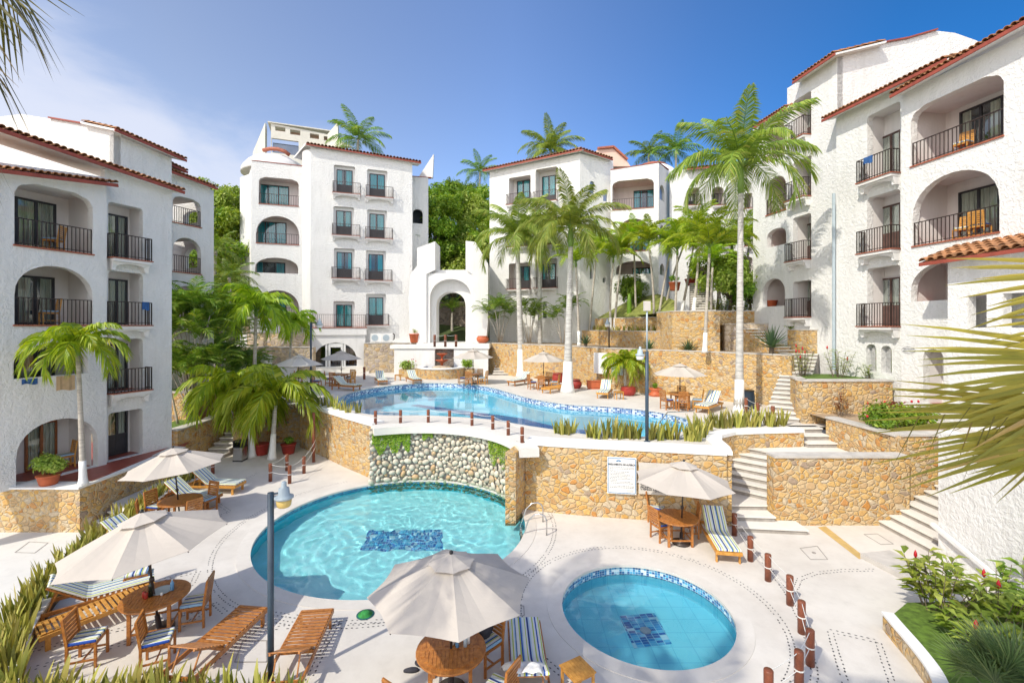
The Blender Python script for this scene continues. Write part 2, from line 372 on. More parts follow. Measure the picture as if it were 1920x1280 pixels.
M['hill'] = m_simple('hillside_ground', (.07, .10, .03), .95, .4, .3, .8)
M['black'] = m_simple('black_plastic', (.02, .02, .022), .4, .2, 6)
M['towel'] = m_simple('white_towel', (.76, .76, .76), .95, .06, 30, .4)
M['blue'] = m_simple('blue_pool_paint', (.01, .12, .36), .4, .1, 4)
M['navy'] = m_simple('navy_tile', (.015, .035, .25), .3, .2, 8)
M['logoblue'] = m_simple('blue_print', (.03, .2, .42), .6, .05, 8)
M['print'] = m_simple('dark_print', (.05, .05, .06), .7, .05, 8)
M['printg'] = m_simple('grey_print', (.22, .23, .25), .7, .05, 8)
M['signb'] = m_simple('cream_sign_board', (.62, .58, .52), .6, .05, 3)
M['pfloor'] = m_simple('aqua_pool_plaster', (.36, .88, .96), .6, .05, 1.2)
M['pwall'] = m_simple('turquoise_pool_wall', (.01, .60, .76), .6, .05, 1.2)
t = NT('pale_blue_pool_tile'); n_ = t.noise(t.coord('Object'), 1.0, 3); br_ = t.n('ShaderNodeTexBrick', {'Vector': t.coord('Object'), 'Color1': (.19, .69, .87, 1), 'Color2': (.21, .71, .88, 1), 'Mortar': (.14, .60, .80, 1), 'Scale': 1.0, 'Mortar Size': .012, 'Brick Width': .45, 'Row Height': .45}, offset=0.0)
M['pfloor2'] = t.fin(t.pbsdf(t.mix(.12, br_.outputs[0], n_.outputs[0], 'OVERLAY'), .5))
M['pfloor3'] = m_simple('pale_aqua_upper_pool', (.22, .68, .88), .6, .05, 1.0)
_mos = [(0, (.02, .10, .28)), (.2, (.04, .22, .45)), (.4, (.08, .38, .60)), (.55, (.03, .15, .36)), (.66, (.36, .58, .70)), (.82, (.66, .76, .80))]
M['mosaic'] = m_mosaic('blue_mosaic', _mos, .07, .06)
M['mosaic2'] = m_mosaic('blue_white_mosaic', [(0, (.05, .12, .34)), (.3, (.74, .78, .82)), (.5, (.10, .22, .46)), (.68, (.58, .68, .78)), (.86, (.25, .38, .58))], .11, .075)
M['mosaic3'] = m_mosaic('teal_blue_mosaic', [(0, (.0, .10, .28)), (.4, (.01, .22, .42)), (.7, (.02, .35, .55)), (.9, (.15, .5, .65))], .06, .06, (.25, .5, .6))
M['mosaicf'] = m_mosaic('pool_floor_mosaic', [(0, (.01, .12, .40)), (.35, (.02, .24, .56)), (.65, (.08, .42, .70)), (.88, (.35, .64, .80))], .075, .16, (.25, .58, .76))
M['water1'] = m_water('rippled_pool_water', (.90, 1.0, 1.0), 2.6, .45, (1, 1, 1))
M['water2'] = m_water('still_pool_water', (.86, .98, 1.0), .8, .04)
M['water3'] = m_water('upper_pool_water', (.90, .99, 1.0), 1.0, .06)
M['palm_r'] = m_leaf('royal_palm_leaf', (.13, .22, .03), (.32, .42, .06), (.56, .50, .18))
M['palm_m'] = m_leaf('manila_palm_leaf', (.18, .32, .015), (.42, .54, .03), (.58, .58, .07), .42)
M['palm_a'] = m_leaf('areca_leaf', (.09, .19, .02), (.22, .35, .04), (.44, .44, .09))
M['shaft'] = m_simple('green_crownshaft', (.16, .27, .04), .4, .2, 2)
M['fan'] = m_leaf('yellowing_fan_leaf', (.26, .27, .04), (.50, .43, .07), (.56, .38, .17), .3)
M['fang'] = m_leaf('grey_green_fan_leaf', (.10, .17, .07), (.22, .31, .12), (.32, .38, .16), .3)
M['coco'] = m_leaf('coconut_leaf', (.09, .09, .02), (.17, .15, .03), (.26, .15, .05), .25)
M['leaf1'] = m_leaf('bright_tree_leaf', (.11, .23, .015), (.31, .46, .03), (.52, .56, .06))
M['leaf2'] = m_leaf('shrub_leaf', (.08, .18, .012), (.23, .38, .03), (.40, .48, .06))
M['leafy'] = m_leaf('yellow_green_leaf', (.16, .26, .03), (.38, .46, .07), (.54, .56, .16))
M['snake'] = m_leaf('snake_plant_leaf', (.12, .15, .025), (.38, .36, .07), (.62, .54, .18), .2)
M['agave'] = m_leaf('agave_leaf', (.06, .11, .06), (.12, .20, .08), None, .15)
M['redleaf'] = m_leaf('red_brown_leaf', (.14, .03, .02), (.30, .08, .03), (.25, .2, .05))
M['redflower'] = m_simple('red_flower', (.5, .01, .02), .5, .2, 9)
M['trunk'] = m_trunk('pale_palm_trunk', (.50, .48, .44), (.66, .64, .60))
M['trunkt'] = m_trunk('thin_palm_trunk', (.42, .37, .31), (.60, .56, .49), 14)
M['bark'] = m_trunk('tree_bark', (.12, .09, .06), (.22, .17, .12), 2)
M['limed'] = m_simple('whitewashed_trunk_base', (.80, .80, .78), .8, .05, 5, .2)
# ================================================================== the setting: ground, decks, pools
from mathutils import noise as mnoise
t = NT('clear_pool_water'); M['waterg'] = t.fin(t.n('ShaderNodeBsdfGlass', {'Color': (.93, 1, 1, 1), 'Roughness': 0.0, 'IOR': 1.33}).outputs[0])
def catmull(P, n=6, closed=True):
    out = []; m = len(P)
    for i in range(m if closed else m - 1):
        p0, p1, p2, p3 = (P[(i + k - 1) % m] if closed else P[max(0, min(m - 1, i + k - 1))] for k in range(4))
        for j in range(n):
            t = j / n
            out.append(tuple(.5 * (2 * p1[a] + (p2[a] - p0[a]) * t + (2 * p0[a] - 5 * p1[a] + 4 * p2[a] - p3[a]) * t * t + (3 * p1[a] - p0[a] - 3 * p2[a] + p3[a]) * t ** 3) for a in range(2)))
    if not closed: out.append(tuple(P[-1][:2]))
    return out
def offset(P, d, closed=False):
    out = []; n = len(P)
    for i, p in enumerate(P):
        a = P[(i - 1) % n] if closed or i > 0 else p; b = P[(i + 1) % n] if closed or i < n - 1 else p
        t = Vector((b[0] - a[0], b[1] - a[1])).normalized()
        k = 1.0
        if a is not p and b is not p:
            t1 = Vector((p[0] - a[0], p[1] - a[1])); t2 = Vector((b[0] - p[0], b[1] - p[1]))
            if t1.length > 1e-6 and t2.length > 1e-6:
                c = max(.5, math.sqrt(max(0, (1 + t1.normalized().dot(t2.normalized())) / 2))); k = 1 / c
        out.append((p[0] - t.y * d * k, p[1] + t.x * d * k))
    return out
def circ(cx, cy, r, a0=0, a1=360, n=64):
    full = abs(a1 - a0) >= 360
    return [(cx + r * math.cos(R(a0 + (a1 - a0) * i / n)), cy + r * math.sin(R(a0 + (a1 - a0) * i / n))) for i in range(n if full else n + 1)]
ZU = 2.25
C1 = (-3.66, 14.55); R1 = 4.12
C2 = (2.97, 10.17); R2 = 1.88
P1 = circ(*C1, R1, n=96); P2 = circ(*C2, R2, n=80)
P3px = [(632, 748), (650, 738), (680, 730), (720, 724), (770, 719), (820, 717), (870, 719), (915, 724), (950, 733), (985, 743), (1020, 750), (1070, 757), (1130, 760), (1190, 765), (1240, 772), (1280, 781), (1297, 790), (1298, 801), (1270, 812), (1220, 818), (1160, 820), (1100, 815), (1040, 806), (980, 797), (920, 787), (860, 782), (800, 779), (740, 779), (690, 777), (655, 768), (636, 758)]
P3 = catmull([tuple(G(x, y, ZU))[:2] for x, y in P3px], 4)

def uvband(name, poly, z0, z1, mat, parent, closed=True, flip=False):
    vs = []; fs = []; us = []; s = 0; n = len(poly); m = n if closed else n - 1
    me = bpy.data.meshes.new(name); off = rootloc(parent) if parent else Vector((0, 0, 0))
    for i in range(m):
        a = poly[i]; b = poly[(i + 1) % n]; L = math.dist(a, b); k = len(vs)
        vs += [(a[0] - off.x, a[1] - off.y, z0 - off.z), (b[0] - off.x, b[1] - off.y, z0 - off.z), (b[0] - off.x, b[1] - off.y, z1 - off.z), (a[0] - off.x, a[1] - off.y, z1 - off.z)]
        fs.append((k, k + 1, k + 2, k + 3)); us += [(s, 0), (s + L, 0), (s + L, z1 - z0), (s, z1 - z0)]; s += L
    me.from_pydata(vs, [], fs); me.materials.append(mat); uvl = me.uv_layers.new(name='UVMap')
    for i, u in enumerate(us): uvl.data[i].uv = u
    o = bpy.data.objects.new(name, me); col.objects.link(o); o.parent = parent; return o
def pool(poly, zt, zw, zf, matf, matw, mosaic, bandz, label, wmat, cx, cy, drip=.32, amp=None):
    p = empty('swimming_pool', (cx, cy, zt), 0, label, 'pool')
    b = MB(); b.sheet(poly, zf); b.build('pool_floor', matf, p)
    uvband('pool_wall', poly, zf, bandz, matw, p)
    uvband('tile_band', poly, bandz, zt - .03, mosaic, p)
    c = MB(); inner = offset(poly, .05, True); outer = offset(poly, -drip, True)
    if abs(sum(a[0] for a in inner)) > 0: pass
    # coping: thin slab round the rim, 12 mm proud of the deck
    n = len(poly)
    A = offset(poly, .04, True); B = offset(poly, -drip, True)
    vs = [(*A[i], zt + .012) for i in range(n)] + [(*B[i], zt + .012) for i in range(n)] + [(*A[i], zt - .05) for i in range(n)] + [(*B[i], zt - .01) for i in range(n)]
    fs = []
    for i in range(n):
        j = (i + 1) % n
        fs += [(i, n + i, n + j, j), (2 * n + i, i, j, 2 * n + j), (n + i, 3 * n + i, 3 * n + j, n + j)]
    c.add(vs, fs); c.build('coping', M['deck'], p)
    if amp is None: wt = MB(); wt.sheet(poly, zw); o = wt.build('water', wmat, None, kind='structure')
    else:
        n = len(poly); rings = 64; cx_ = sum(a[0] for a in poly) / n; cy_ = sum(a[1] for a in poly) / n; vs = [(cx_, cy_, zw)]; P_ = []
        for i in range(n):
            for k in range(2): t_ = k / 2; a = poly[i]; b_ = poly[(i + 1) % n]; P_.append((a[0] + (b_[0] - a[0]) * t_, a[1] + (b_[1] - a[1]) * t_))
        n = len(P_)
        for r_ in range(1, rings + 1):
            u_ = r_ / rings
            for a in P_:
                x, y = cx_ + (a[0] - cx_) * u_, cy_ + (a[1] - cy_) * u_; v_ = Vector((x, y, 0)); w1 = mnoise.noise(v_ * 1.1); w2 = mnoise.noise(v_ * 1.1 + Vector((5, 5, 5)))
                vs.append((x, y, zw + amp * (mnoise.noise(v_ * 3.0 + Vector((w1, w2, 0)) * .9) + .28 * mnoise.noise(v_ * 7.5))))
        fs = [(0, 1 + k, 1 + (k + 1) % n) for k in range(n)]
        for r_ in range(rings - 1):
            for k in range(n): a = 1 + r_ * n; fs.append((a + k, a + n + k, a + n + (k + 1) % n, a + (k + 1) % n))
        wt = MB(); wt.add(vs, fs); o = wt.build('water', wmat, None, True, kind='structure'); o.cycles.is_caustics_caster = True
        for ch in p.children: ch.cycles.is_caustics_receiver = ch.name.startswith(('pool_floor', 'pool_wall'))
    return p
def ccw(P):
    return P if sum(P[i][0] * P[(i + 1) % len(P)][1] - P[(i + 1) % len(P)][0] * P[i][1] for i in range(len(P))) > 0 else P[::-1]
M['deckw'] = m_deck('pool_rim_concrete', (.70, .67, .61), (.76, .735, .68))
P3 = ccw(P3)
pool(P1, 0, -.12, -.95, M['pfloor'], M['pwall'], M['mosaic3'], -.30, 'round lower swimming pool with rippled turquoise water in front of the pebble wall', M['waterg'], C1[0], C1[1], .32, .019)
pool(P2, 0, -.24, -.80, M['pfloor2'], M['pfloor2'], M['mosaic'], -.30, 'small round wading pool with still blue water and a blue mosaic rim', M['waterg'], C2[0], C2[1], .3, .002)
pool(P3, ZU, ZU - .30, .95, M['pfloor3'], M['pfloor3'], M['mosaic2'], ZU - .34, 'kidney-shaped upper swimming pool with a dark blue lane stripe and patterned tile rim', M['water3'], 0, 22, .3)

ground = MB()
ground.box((0, 60, -1.9), (700, 600, .5)); ground.build('ground', M['earth'], None, kind='structure')

# ---- lower pool deck (holes where the pools are)
UPF_ARC = circ(*C1, 4.30, 118, 14, 26)
planter_in = [G(x, y, .3)[:2] for x, y in ((385, 893), (330, 912), (285, 946), (240, 985), (190, 1030), (150, 1062), (105, 1108), (70, 1160), (45, 1215), (30, 1290))]
planter_out = [G(x, y, .3)[:2] for x, y in ((352, 893), (300, 917), (250, 946), (200, 985), (150, 1025), (105, 1062), (50, 1110), (5, 1165), (-30, 1220), (-70, 1300))]
DECK = [(-8.3, 4.0), (20, 4.0), (20, 19.2), (-3, 27), (-25, 27), (-14.35, 27), (-14.35, 16.2), (-13.55, 15.85)]
DECK = [(-14.34, 16.3), (planter_out[2][0], planter_out[2][1])] + [tuple(p) for p in planter_out[3:]] + [(-9.4, 2.5), (20, 2.5), (20, 19.2), (4, 24), (-6, 27.5), (-14.34, 27.5)]
d = MB(); d.sheet(DECK, 0.0, [P1, P2]); d.build('lower_deck', M['deck'], None, kind='structure')
e = MB(); PD = ccw([tuple(p[:2]) for p in DECK])
for i in range(len(PD)):
    a = PD[i]; b = PD[(i + 1) % len(PD)]; k = len(e.v); e.add([(*a, -.9), (*b, -.9), (*b, 0), (*a, 0)], [(0, 1, 2, 3)])
e.build('deck_edge', M['deck'], None, kind='structure')
wk = MB(); wk.sheet([(-45, 2), (-9.0, 2), (-13, 17.2), (-45, 17.2)], -.5); wk.build('walkway', M['deck2'], None, kind='structure')

# pebble inlay lines
inl = MB()
def inlay(pts, z=.004, rows=(-.05, .05), sp=.105, L=.06, W=.026):
    s = 0.0; nxt = 0.0
    for i in range(len(pts) - 1):
        a = Vector(pts[i][:2]); b = Vector(pts[i + 1][:2]); d_ = (b - a); Ls = d_.length
        if Ls < 1e-6: continue
        d_.normalize(); nn = Vector((-d_.y, d_.x))
        while nxt < s + Ls:
            for rr in rows:
                if rnd.random() < .93:
                    c = a + d_ * (nxt - s + rnd.uniform(-.012, .012)) + nn * (rr + rnd.uniform(-.006, .006)); l = L * rnd.uniform(.7, 1.15) / 2; ww = W * rnd.uniform(.8, 1.2) / 2
                    inl.add([(*(c - d_ * l), z), (*(c - d_ * l * .4 - nn * ww), z), (*(c + d_ * l * .5 - nn * ww), z), (*(c + d_ * l), z), (*(c + d_ * l * .3 + nn * ww), z), (*(c - d_ * l * .5 + nn * ww), z)], [(0, 1, 2, 3, 4, 5)])
            nxt += sp
        s += Ls
inlay(circ(*C1, 5.0, 128, 372, 90)); inlay(circ(*C2, 2.82, -70, 230, 90))
g2 = lambda *pp: [tuple(G(x, y, 0)[:2]) for x, y in pp]
inlay(g2((1380, 990), (1430, 1050), (1475, 1110), (1510, 1180), (1528, 1260), (1520, 1330)))
inlay(g2((1488, 1110), (1500, 1085), (1530, 1074), (1580, 1069), (1642, 1068)))
inlay(g2((1600, 1330), (1556, 1182), (1646, 1202), (1690, 1330)))
inlay(g2((640, 1166), (705, 1164), (760, 1163))); inlay(g2((632, 1166), (570, 1290)))
inlay(g2((515, 1150), (632, 1166))); inlay(g2((400, 1133), (350, 1150), (160, 1195), (35, 1225)))
inlay(g2((300, 1088), (372, 1070), (360, 1095), (330, 1110))); inlay(g2((70, 1250), (200, 1215), (350, 1170), (400, 1130), (425, 1150)))
inlay(g2((400, 900), (440, 905), (470, 893), (485, 885))); inlay(g2((370, 960), (410, 945), (430, 958), (395, 975)))
inlay(g2((370, 1262), (480, 1180), (640, 1166)))
inl.build('pebble_inlay', M['pebdark'], None, kind='structure')
dr = MB()
for pts in (((1500, 1027), (1532, 1023), (1552, 1048), (1520, 1048)), ((1620, 1001), (1645, 1000), (1675, 1019), (1652, 1020)), ((1655, 1041), (1683, 1041), (1720, 1065), (1695, 1065)), ((600, 1200), (617, 1200), (603, 1227), (575, 1227)), ((955, 1135), (982, 1135), (983, 1153), (952, 1153)), ((455, 1200), (500, 1200), (500, 1240), (440, 1240)), ((28, 1035), (55, 1015), (90, 1017), (65, 1036))):
    z = .006 if pts[0][0] > 100 else -.494
    q = [G(x, y, z) for x, y in pts]
    for i in range(4): dr.bar(q[i], q[(i + 1) % 4], .022, .004)
for (x, y) in ((1526, 1036),): dr.lathe([(.05, 0), (.05, .012)], G(x, y, 0), 12)
dr.build('drain_cover', M['riser'], None, kind='structure')
st = MB(); q = [G(1533, 988, 0), G(1548, 986, 0), G(1622, 1044, 0), G(1611, 1048, 0)]
st.add([(v.x, v.y, .004) for v in q], [(3, 2, 1, 0)]); st.build('pavement_marking', M['yellow'], None, kind='structure')

# upper deck
UPL = [G(562, 757, ZU)[:2], G(600, 767, ZU)[:2], G(645, 781, ZU)[:2], (-5.72, 18.75)]
CEN = [(.46, 15.67), (1.4, 15.4), (2.6, 15.12), (4.2, 14.85), (5.6, 14.55), (6.75, 14.3)]
CURV = [(6.93, 14.35), (7.15, 15.0), (7.3, 15.9), (7.65, 16.6), (8.4, 17.1), (9.6, 17.3), (11.2, 17.45)]
SLAB = circ(*C1, 3.93, 116, 6, 30)
UP = [tuple(p) for p in UPL] + SLAB + [(.32, 15.6)] + CEN[1:] + CURV + [(11.3, 18.4), (13.3, 18.4), (13.3, 19.6), (12.0, 19.6), (14.4, 22.5), (12.6, 24.3), (10.9, 26.3), (8.1, 28), (5.6, 31), (4.1, 34), (-1.8, 40), (-1.8, 44), (-30, 44), (-30, 31), (-19, 27), (-11.5, 25)]
u = MB(); u.sheet(UP, ZU, [P3]); u.build('upper_deck', M['deck2'] if False else M['deck'], None, kind='structure')

# ================================================================== stone walls
def stone_wall(name, label, pts, z0, z1, mat, th=.35, cap='cap', side=1, capw=.04, caph=.07, cat='wall', group=None):
    n = len(pts); pts = [tuple(p[:2]) for p in pts]; bk = offset(pts, th * side)
    zz0 = z0 if isinstance(z0, (list, tuple)) else [z0] * n; zz1 = z1 if isinstance(z1, (list, tuple)) else [z1] * n
    def ring(F_, B_, lo, hi):
        vs = []; fs = []
        for i in range(n): vs += [(*F_[i], lo[i]), (*F_[i], hi[i]), (*B_[i], hi[i]), (*B_[i], lo[i])]
        for i in range(n - 1):
            for k in range(4):
                a, b = i * 4 + k, i * 4 + (k + 1) % 4; fs.append((a, b, b + 4, a + 4) if side > 0 else (b, a, a + 4, b + 4))
        fs += [(0, 3, 2, 1), (4 * n - 4, 4 * n - 3, 4 * n - 2, 4 * n - 1)]
        return vs, fs
    m = MB(); m.add(*ring(pts, bk, zz0, zz1)); o = m.build(name, mat, None); lab(o, label, cat, group, 'thing')
    if cap:
        # extend the ends a little
        fo = offset(pts, -capw * side); bo = offset(pts, (th + capw) * side)
        c = MB(); c.add(*ring(fo, bo, [z + .002 for z in zz1], [z + caph for z in zz1])); c.build('coping', M[cap], o)
    return o
def q(*pp, z=0): return [tuple(G(x, y, z)[:2]) for x, y in pp]
stone_wall('stone_wall', 'tall curved ochre stone wall left of the round pool, carrying the snake plants', UPL + [], -.05, ZU - .07, M['rubble'], .5, 'capw', 1, .05, .14)
stone_wall('stone_wall', 'ochre stone wall behind the round pool deck with the rules board on it', CEN, -.05, 2.24, M['rubble'], .75, 'capw', 1, .03, .12)
stone_wall('stone_wall', 'concave ochre stone wall beside the lower staircase with a curved white coping', CURV, -.05, 2.233, M['rubble'], .45, 'capw', 1, .03, .12)
stone_wall('stone_pier', 'reddish ochre stone pier at the right end of the pebble wall', [(.12, 14.85), (.12, 14.86), (.47, 15.75)], -.3, 2.18, M['rubble2'], .34, None, 1, cat='pier')
stone_wall('stone_wall', 'free-standing ochre stone wall with grey coping between the two lower staircases', [(8.3, 14.42), (12.6, 14.42)], -.05, 2.14, M['rubble'], .4, 'cap', 1)
stone_wall('stone_wall', 'ochre stone wall beside the wide right steps ending at the white wall', [(12.6, 14.7), (17, 14.9)], -.05, 2.75, M['rubble2'], .4, 'cap', 1)
stone_wall('stone_wall', 'slanting ochre stone wall edging the garden bed right of the landing', [(12.55, 14.85), (12.45, 16.3), (12.35, 17.9)], 1.2, [2.7, 2.7, 2.7], M['rubble2'], .35, 'cap', -1)
stone_wall('stone_wall', 'square ochre stone planter wall right of the long stairs with a grassy bed on top', [(12.15, 19.0), (15.9, 19.0)], 2.0, 4.0, M['rubble'], .4, 'cap', 1)
stone_wall('stone_wall', 'short stone return wall along the foot of the long stairs', [(12.15, 19.42), (12.6, 20.6)], 2.0, 4.0, M['rubble'], .35, 'cap', -1)
W1 = [(-2.0, 39.5), (.5, 36.8), (3.9, 33.6), (5.4, 30.9), (7.8, 27.8), (10.4, 26.1), (12.3, 23.9), (13.7, 22.3)]
stone_wall('stone_wall', 'long tall ochre retaining wall behind the upper pool terrace', W1, ZU - .05, 4.86, M['rubble'], .4, 'cap', 1, .02, .05)
stone_wall('stone_wall', 'end wall of the long ochre retaining wall beside the narrow stairs', [(13.7, 22.32), (15.1, 25.0)], ZU, 4.86, M['rubble2'], .4, 'cap', 1, .02, .05)
W2 = [(5.9, 38.5), (6.8, 36.5), (8.8, 31.6), (9.9, 29.0)]
stone_wall('stone_wall', 'low ochre wall of the second planting tier below the lawn', W2, 4.8, 5.95, M['rubble2'], .4, 'cap', 1, .02, .05)
stone_wall('stone_wall', 'low ochre wall of the third planting tier directly below the lawn', [(7.1, 39.0), (7.9, 36.5), (9.7, 33.4), (10.9, 30.5)], 5.9, 6.95, M['rubble'], .4, 'cap', 1, .02, .05)
stone_wall('stone_wall', 'tall ochre wall block beneath the upper stairs', [(9.6, 30.2), (9.75, 27.7), (12.3, 26.9), (12.35, 29.4)], 4.8, 7.2, M['rubble'], .4, 'cap', 1, .02, .06)
stone_wall('stone_wall', 'long ochre terrace wall under the archway of the right building', [(12.4, 28.6), (15.0, 28.5), (17.2, 28.5)], 4.8, 7.25, M['rubble2'], .4, 'cap', 1, .02, .06)
stone_wall('stone_wall', 'darker rubble wall tier just above the spiky yucca', [(12.9, 27.6), (15.9, 27.2)], 4.8, 6.45, M['rubble3'], .4, 'cap', 1, .02, .05)
stone_wall('stone_wall', 'ochre stone wall above the narrow stairs meeting the right building', [(15.5, 25.6), (15.75, 24.0), (16.5, 22.6)], 3.6, 6.1, M['rubble2'], .35, 'cap', 1, .03, .06)
# left side
lt = stone_wall('stone_wall', 'ochre stone terrace wall under the left building with a potted shrub on top', [(-40, 15.05), (-14.3, 15.05), (-14.3, 18.6)], -.55, .93, M['rubble'], .35, 'capw', 1, .04, .07)
stone_wall('stone_wall', 'shaded ochre stone wall along the left corridor, ending at two low blocks', [(-14.2, 18.6), (-14.2, 20.0)], -.05, .55, M['rubble2'], .5, 'cap', 1)
stone_wall('stone_wall', 'low grassy stone planter against the left building wall', [(-16.4, 20.4), (-15.0, 20.4), (-15.0, 22.6)], -.05, 1.62, M['rubble2'], .35, 'cap', 1)
stone_wall('stone_wall', 'stone side wall left of the left garden stairs', [(-15.05, 22.2), (-15.1, 24.5), (-15.2, 26.5)], -.05, [1.5, 2.0, 2.6], M['rubble2'], .35, 'cap', 1)
stone_wall('stone_wall', 'upper stone planter with the slender palm clump by the left building', [(-18.5, 23.2), (-16.6, 23.2), (-16.6, 27)], -.05, 2.9, M['rubble2'], .35, 'cap', 1)
stone_wall('stone_wall', 'rough stone wall behind the steel litter bin and leaning palms', [(-13.95, 26.5), (-13.6, 22.2), (-12.95, 22.0), (-12.9, 24.6), (-11.1, 24.9), (-11.0, 23.8)], -.05, 2.05, M['rubble2'], .35, 'cap', 1)
for (pts, z0, z1, lb_) in (([(-22.5, 36.6), (-16.0, 36.6)], 2.2, 4.6, 'grey-brown stone wall tier behind the left garden, lowest of three'), ([(-22.5, 38.6), (-17.3, 38.6)], 4.4, 5.75, 'grey-brown stone wall tier behind the left garden, middle of three'), ([(-24, 40.6), (-19.0, 40.6)], 5.6, 6.9, 'grey-brown stone wall tier behind the left garden, highest of three')):
    stone_wall('stone_wall', lb_, pts, z0, z1, M['rubble3'], .5, 'cap', 1)
stone_wall('garden_wall', 'low white garden wall behind the left palms', [(-21.5, 34.6), (-18.4, 34.6)], 2.2, 4.1, M['smooth'], .3, 'capw', 1)
stone_wall('garden_wall', 'low white wall beside the left service terrace', [(-19.5, 31.0), (-15.2, 32.0)], 2.2, 3.3, M['smooth'], .3, 'capw', 1)
stone_wall('stone_wall', 'stone wall under the condenser units right of the arched windows', [(-12.9, 39.6), (-8.6, 40.9)], 2.2, 4.8, M['rubble3'], .5, 'cap', 1, .02, .06)
# planter wall of snake plants along the left of the lower deck
pi = [tuple(p) for p in planter_in][::-1]
stone_wall('planter_edge', 'pale curved planter kerb holding the snake plants left of the deck', pi, -.05, .28, M['rubble'], .16, 'capw', 1, .02, .05, cat='kerb')
so = MB(); so.sheet([tuple(p) for p in planter_in] + [tuple(p) for p in planter_out][::-1], .18)
po = ccw([tuple(p) for p in planter_in] + [tuple(p) for p in planter_out][::-1])
for i in range(len(po)):
    a = po[i]; b = po[(i + 1) % len(po)]; so.add([(*a, -.6), (*b, -.6), (*b, .18), (*a, .18)], [(0, 1, 2, 3)])
so.build('planter_soil', M['soil'], None, kind='structure')
# right lower planter
RP = catmull([tuple(p) for p in q((1655, 1148), (1678, 1175), (1712, 1215), (1745, 1262), (1770, 1330), z=.35)], 5, False)
stone_wall('planter_edge', 'curved white-capped stone kerb of the ginger bed at the lower right', RP, -.05, .33, M['rubble2'], .16, 'capw', -1 if False else 1, .03, .05, cat='kerb')
gs = MB(); inner = offset(RP, .14); gs.sheet(inner + [(9.5, 6.0), (11.3, 8.5), (11.3, 10.0), (8.6, 9.9)], .30); gs.build('grass', M['grass'], None, kind='structure')
# ramp slab
rp = MB(); a_, b_, c_, d_ = G(1613, 1046, .0), G(1668, 1040, .0), G(1790, 1098, .0), G(1740, 1112, .0)
rp.prism([tuple(v[:2]) for v in (a_, b_, c_, d_)], 0.0, .14); rp.build('ramp', M['cap'], None, kind='structure')

# ================================================================== terraces and slopes
def terrace(name, poly, z, mat, z0=None):
    m = MB()
    if z0 is None: m.sheet(poly, z)
    else: m.prism(poly, z0, z)
    return m.build(name, mat, None, kind='structure')
W1b = offset(W1, .3)
terrace('terrace', W1b + [(14.9, 25.0), (15, 30), (6, 42), (-2, 46)], 4.84, M['earth'])
terrace('terrace', [(-30, 41), (-8.6, 40.95), (-8.0, 38.2), (-1.9, 38.2), (-1.7, 39.9), (-1.7, 48), (-30, 48)], 4.87, M['deck2'], 4.5)
terrace('terrace', offset(W2, .3) + [(10.5, 30.5), (9.6, 34), (7.6, 39.5)], 5.92, M['earth'])
terrace('terrace', [(9.75, 27.9), (12.3, 27.1), (12.6, 28.8), (17.3, 28.7), (20, 40), (9.6, 40)], 7.18, M['earth'])
terrace('terrace', [(12.9, 27.8), (15.9, 27.4), (16.5, 28.5), (12.5, 28.6)], 6.4, M['earth'])
terrace('terrace', [(15.6, 25.4), (15.8, 24.1), (16.6, 22.7), (17.5, 22.7), (17.5, 26.5), (15.8, 26.5)], 6.05, M['grass'])
terrace('terrace', [(12.3, 19.3), (12.9, 21), (14.2, 22.2), (15.9, 22.3), (16.6, 19.3)], 3.98, M['grass'])
terrace('terrace', [(12.45, 15.1), (17.5, 15.1), (17.0, 19.2), (12.4, 19.2)], 2.66, M['earth'])
terrace('terrace', [(-40, 15.3), (-14.55, 15.3), (-14.55, 20.2), (-14.9, 21), (-40, 21)], .96, M['redtile'])
terrace('terrace', [(-14.9, 18.8), (-14.45, 18.8), (-14.45, 20.2), (-15.2, 20.4)], .965, M['deck2'])
terrace('terrace', [(-17, 20.7), (-15.2, 20.7), (-15.2, 23.3), (-17, 23.3)], 1.55, M['grass'])
terrace('terrace', [(-20, 23.4), (-16.9, 23.4), (-16.9, 27.5), (-20, 27.5)], 2.85, M['grass'])
terrace('terrace', [(-30, 27.3), (-14.0, 27.3), (-12.9, 24.9), (-11, 25), (-11, 32), (-30, 38)], 2.2, M['earth'])
lw = MB()   # sloping lawn below the middle building
lw.add([(7.6, 39.2, 6.9), (8.2, 36.7, 6.9), (10.0, 33.6, 6.9), (11.0, 30.7, 6.9), (12.0, 33.5, 8.2), (12.0, 37.5, 9.0), (10.4, 39.6, 8.7), (7.4, 41.2, 6.9)],
       [(0, 1, 6, 7), (1, 2, 5, 6), (2, 3, 4, 5)]); lw.build('lawn', M['lawnd'], None, kind='structure')
hl = MB()   # wooded hill behind
gx = [-90 + 6 * i for i in range(31)]; gy = [43 + 5 * j for j in range(16)]
def hz_(x, y):
    base = max(0, (y - 43)) * .55; base = min(base, 16) + max(0, y - 75) * .12
    return 4.4 + base * (1 - .25 * math.exp(-((x - 6) / 14) ** 2)) + .8 * math.sin(x * .23 + y * .1) + .5 * math.sin(x * .6)
vs = [(x, y, hz_(x, y) if j else 4.2) for j, y in enumerate(gy) for x in gx]
hl.add(vs, [(j * 31 + i, j * 31 + i + 1, (j + 1) * 31 + i + 1, (j + 1) * 31 + i) for j in range(15) for i in range(30)])
hl.build('hill', M['hill'], None, True, kind='structure')
